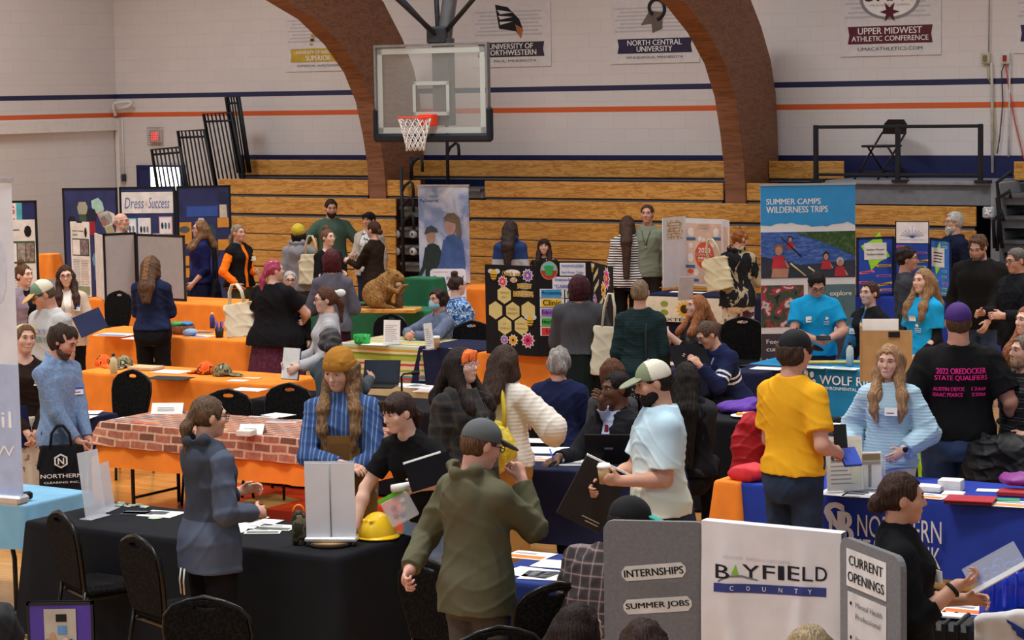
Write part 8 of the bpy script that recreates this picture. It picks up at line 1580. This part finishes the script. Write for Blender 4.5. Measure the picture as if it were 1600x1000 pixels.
def bib(m):
    for i in range(12):
        for j in range(9): z = -.05 + .041 * j; w_ = .15 if z < .08 else .15 - (z - .08) * .18; rect(m, -w_ + w_ / 6 * i, -w_ + w_ / 6 * (i + 1), z, z + .041, S('#7c5a30'))
    rect(m, -.06, .06, .16, .27, S('#6c4d28'), -.004); [poly(m, [(sx * .075, .30), (sx * .105, .30), (sx * .10, .47), (sx * .07, .47)], S('#6c4d28'), -.002) for sx in (-1, 1)]
mbn_ = wrap(s, bib, .024, False, 'overalls_bib', .014)
OLV = S('#5b5945', .04)
s = person(752, 655, 134, 'person in olive hooded sweatshirt and grey cap, hand on chair', h=1.73, sex='m', b=1.02, skin='#d09a88', hair=dict(t='short', c='#4c3526', v=.99), hat=dict(t='cap', c=mat('#54585a', .85), drop=12), glasses='#141416', top=dict(c=OLV, fit=.032, ln=.17, hood=1.1, fold=.007, cuff=1), bot=dict(c=S('#4d4844'), fit=.02), R=dict(t=(-.09, -.24, 1.40), e=(-.35, -.25, -1), c=.9), L=dict(t=(.22, .27, .965), e=(.25, .3, -.7), c=.8), head=(-18, 20, 0), ho=.012, seed=52)
PKA = [S('#4e5668'), S('#3a404c')]
s = person(326, 620, 128, 'ponytailed person in a slate grey hooded parka and glasses', h=1.70, b=.98, skin=SK1, hair=dict(t='pony', c='#4a3a2c', ln=.26, ph=.0), glasses='#1c1c1e', top=dict(c=PKA, cf=lambda s, c: ((c[:, 2] > s.hip[2] + .10) & (np.abs(c[:, 0]) < .17)).astype(int), fit=.034, ln=.2, hood=1.0, fold=.007, cuff=1, name='parka'), bot=dict(c=S('#141418'), fit=.02), R=dict(t=(-.13, -.22, 1.02), e=(-.35, .5, -1)), L='hold', head=(-14, 6, 0), seed=53)
mb = MB(); [mb.tube([s.T(sx * .02, .19, -.17), s.T(sx * .022, .2, -.24), s.T(sx * .018, .195, -.32)], .005, mat('#d8d4c8'), n=5) for sx in (-1, 1)]; mb.build('drawcord', s.root)
s = person(985, 776, 160, 'seated person in dark plaid shirt and black cap with teal trim', h=1.78, sex='m', b=1.2, sit=.46, lean=24, tilt=-12, skin=SK2, head=(-62, 14, 0), hair=dict(t='short', c='#241b18'), hat=dict(t='cap', c=mat('#17171a', .85), bc=mat('#2ab0a4', .7)), top=dict(c=plaid('red_plaid', '#2a2528', '#4a3030', '#a89c9c', 18), fit=.034, ln=.1), bot=dict(c=BLK), face=False, ho=.012, seed=54)
s = person(1410, 740, 82, 'person in black polo with low brown bun, handing over papers', h=1.66, b=1.12, skin='#c9957c', hair=dict(t='lowbun', c='#33231c', bs=1.1), top=dict(c=S('#17171a'), fit=.026, ln=.1, sl='34', high=.04), bot=dict(c=BLK), R=dict(t=(-.18, -.24, 1.19), e=(-.4, .5, -1), n=(.3, 0, 1), d=(.1, -1, .30), c=.8), L='bent', head=(6, 3, 0), smile=.3, tagc=(-.09, .2, '#d8d0a8'), seed=55)
mb = MB(); el, wr = s.arms[-1][1], s.arms[-1][2]; d = n_(wr - el); x = n_(np.cross(d, A3(0, 0, 1))); yv = np.cross(d, x); mb.tube([wr - d * .03 + (x * math.cos(a) + yv * math.sin(a)) * .031 for a in [2 * math.pi * k / 14 for k in range(14)]], .010, mat('#18181b'), n=6, closed=True); mb.build('wristband', s.root)
def pf(m, w, d, h): m.box((-w / 2 + .01, -.003, -h / 2 + .01), (w / 2 - .08, .002, h / 2 - .02), PAPER); m.box((-w / 2, -.008, -h / 2 - .004), (w / 2, .006, -h / 2 + .012), mat('#d8dce2', .2, alpha=.8, var=0))
item(s.w((-.17, -.40, 1.27)), (.010, .26, .13), roty(R_(-26)) @ rotx(R_(-38)) @ rotz(R_(84)), glass('#e4eaf0', .28), 'plastic_folder', 'clear plastic folder held out by the black polo person', 'folder', lambda m, w, d, h: m.box((-.007, -d / 2, -h / 2), (.007, d / 2, -h / 2 + .022), mat('#eef0f4', .25, var=0)))
s = person(905, 943, 132, 'dark-haired person with a thin gold hairband at the bottom edge', h=1.66, sit=.46, hair=dict(t='long', c='#1f1715', ln=.16, w=.08), top=dict(c=BLK), bot=dict(c=BLK), face=False, seed=56); band(s, '#b08a4a', .005, .02)
person(1005, 967, 176, 'dark brown-haired person whose head top shows below SUMMER JOBS', h=1.66, sit=.46, hair=dict(t='long', c='#2c1e1a', ln=.16), top=dict(c=BLK), bot=dict(c=BLK), face=False, seed=57)
person(1264, 977, 178, 'blond-grey-haired person whose head top shows below the white flag', h=1.66, sit=.46, hair=dict(t='wavy', c='#8f7e62', ln=.1), top=dict(c=GRY), bot=dict(c=BLK), face=False, seed=58)
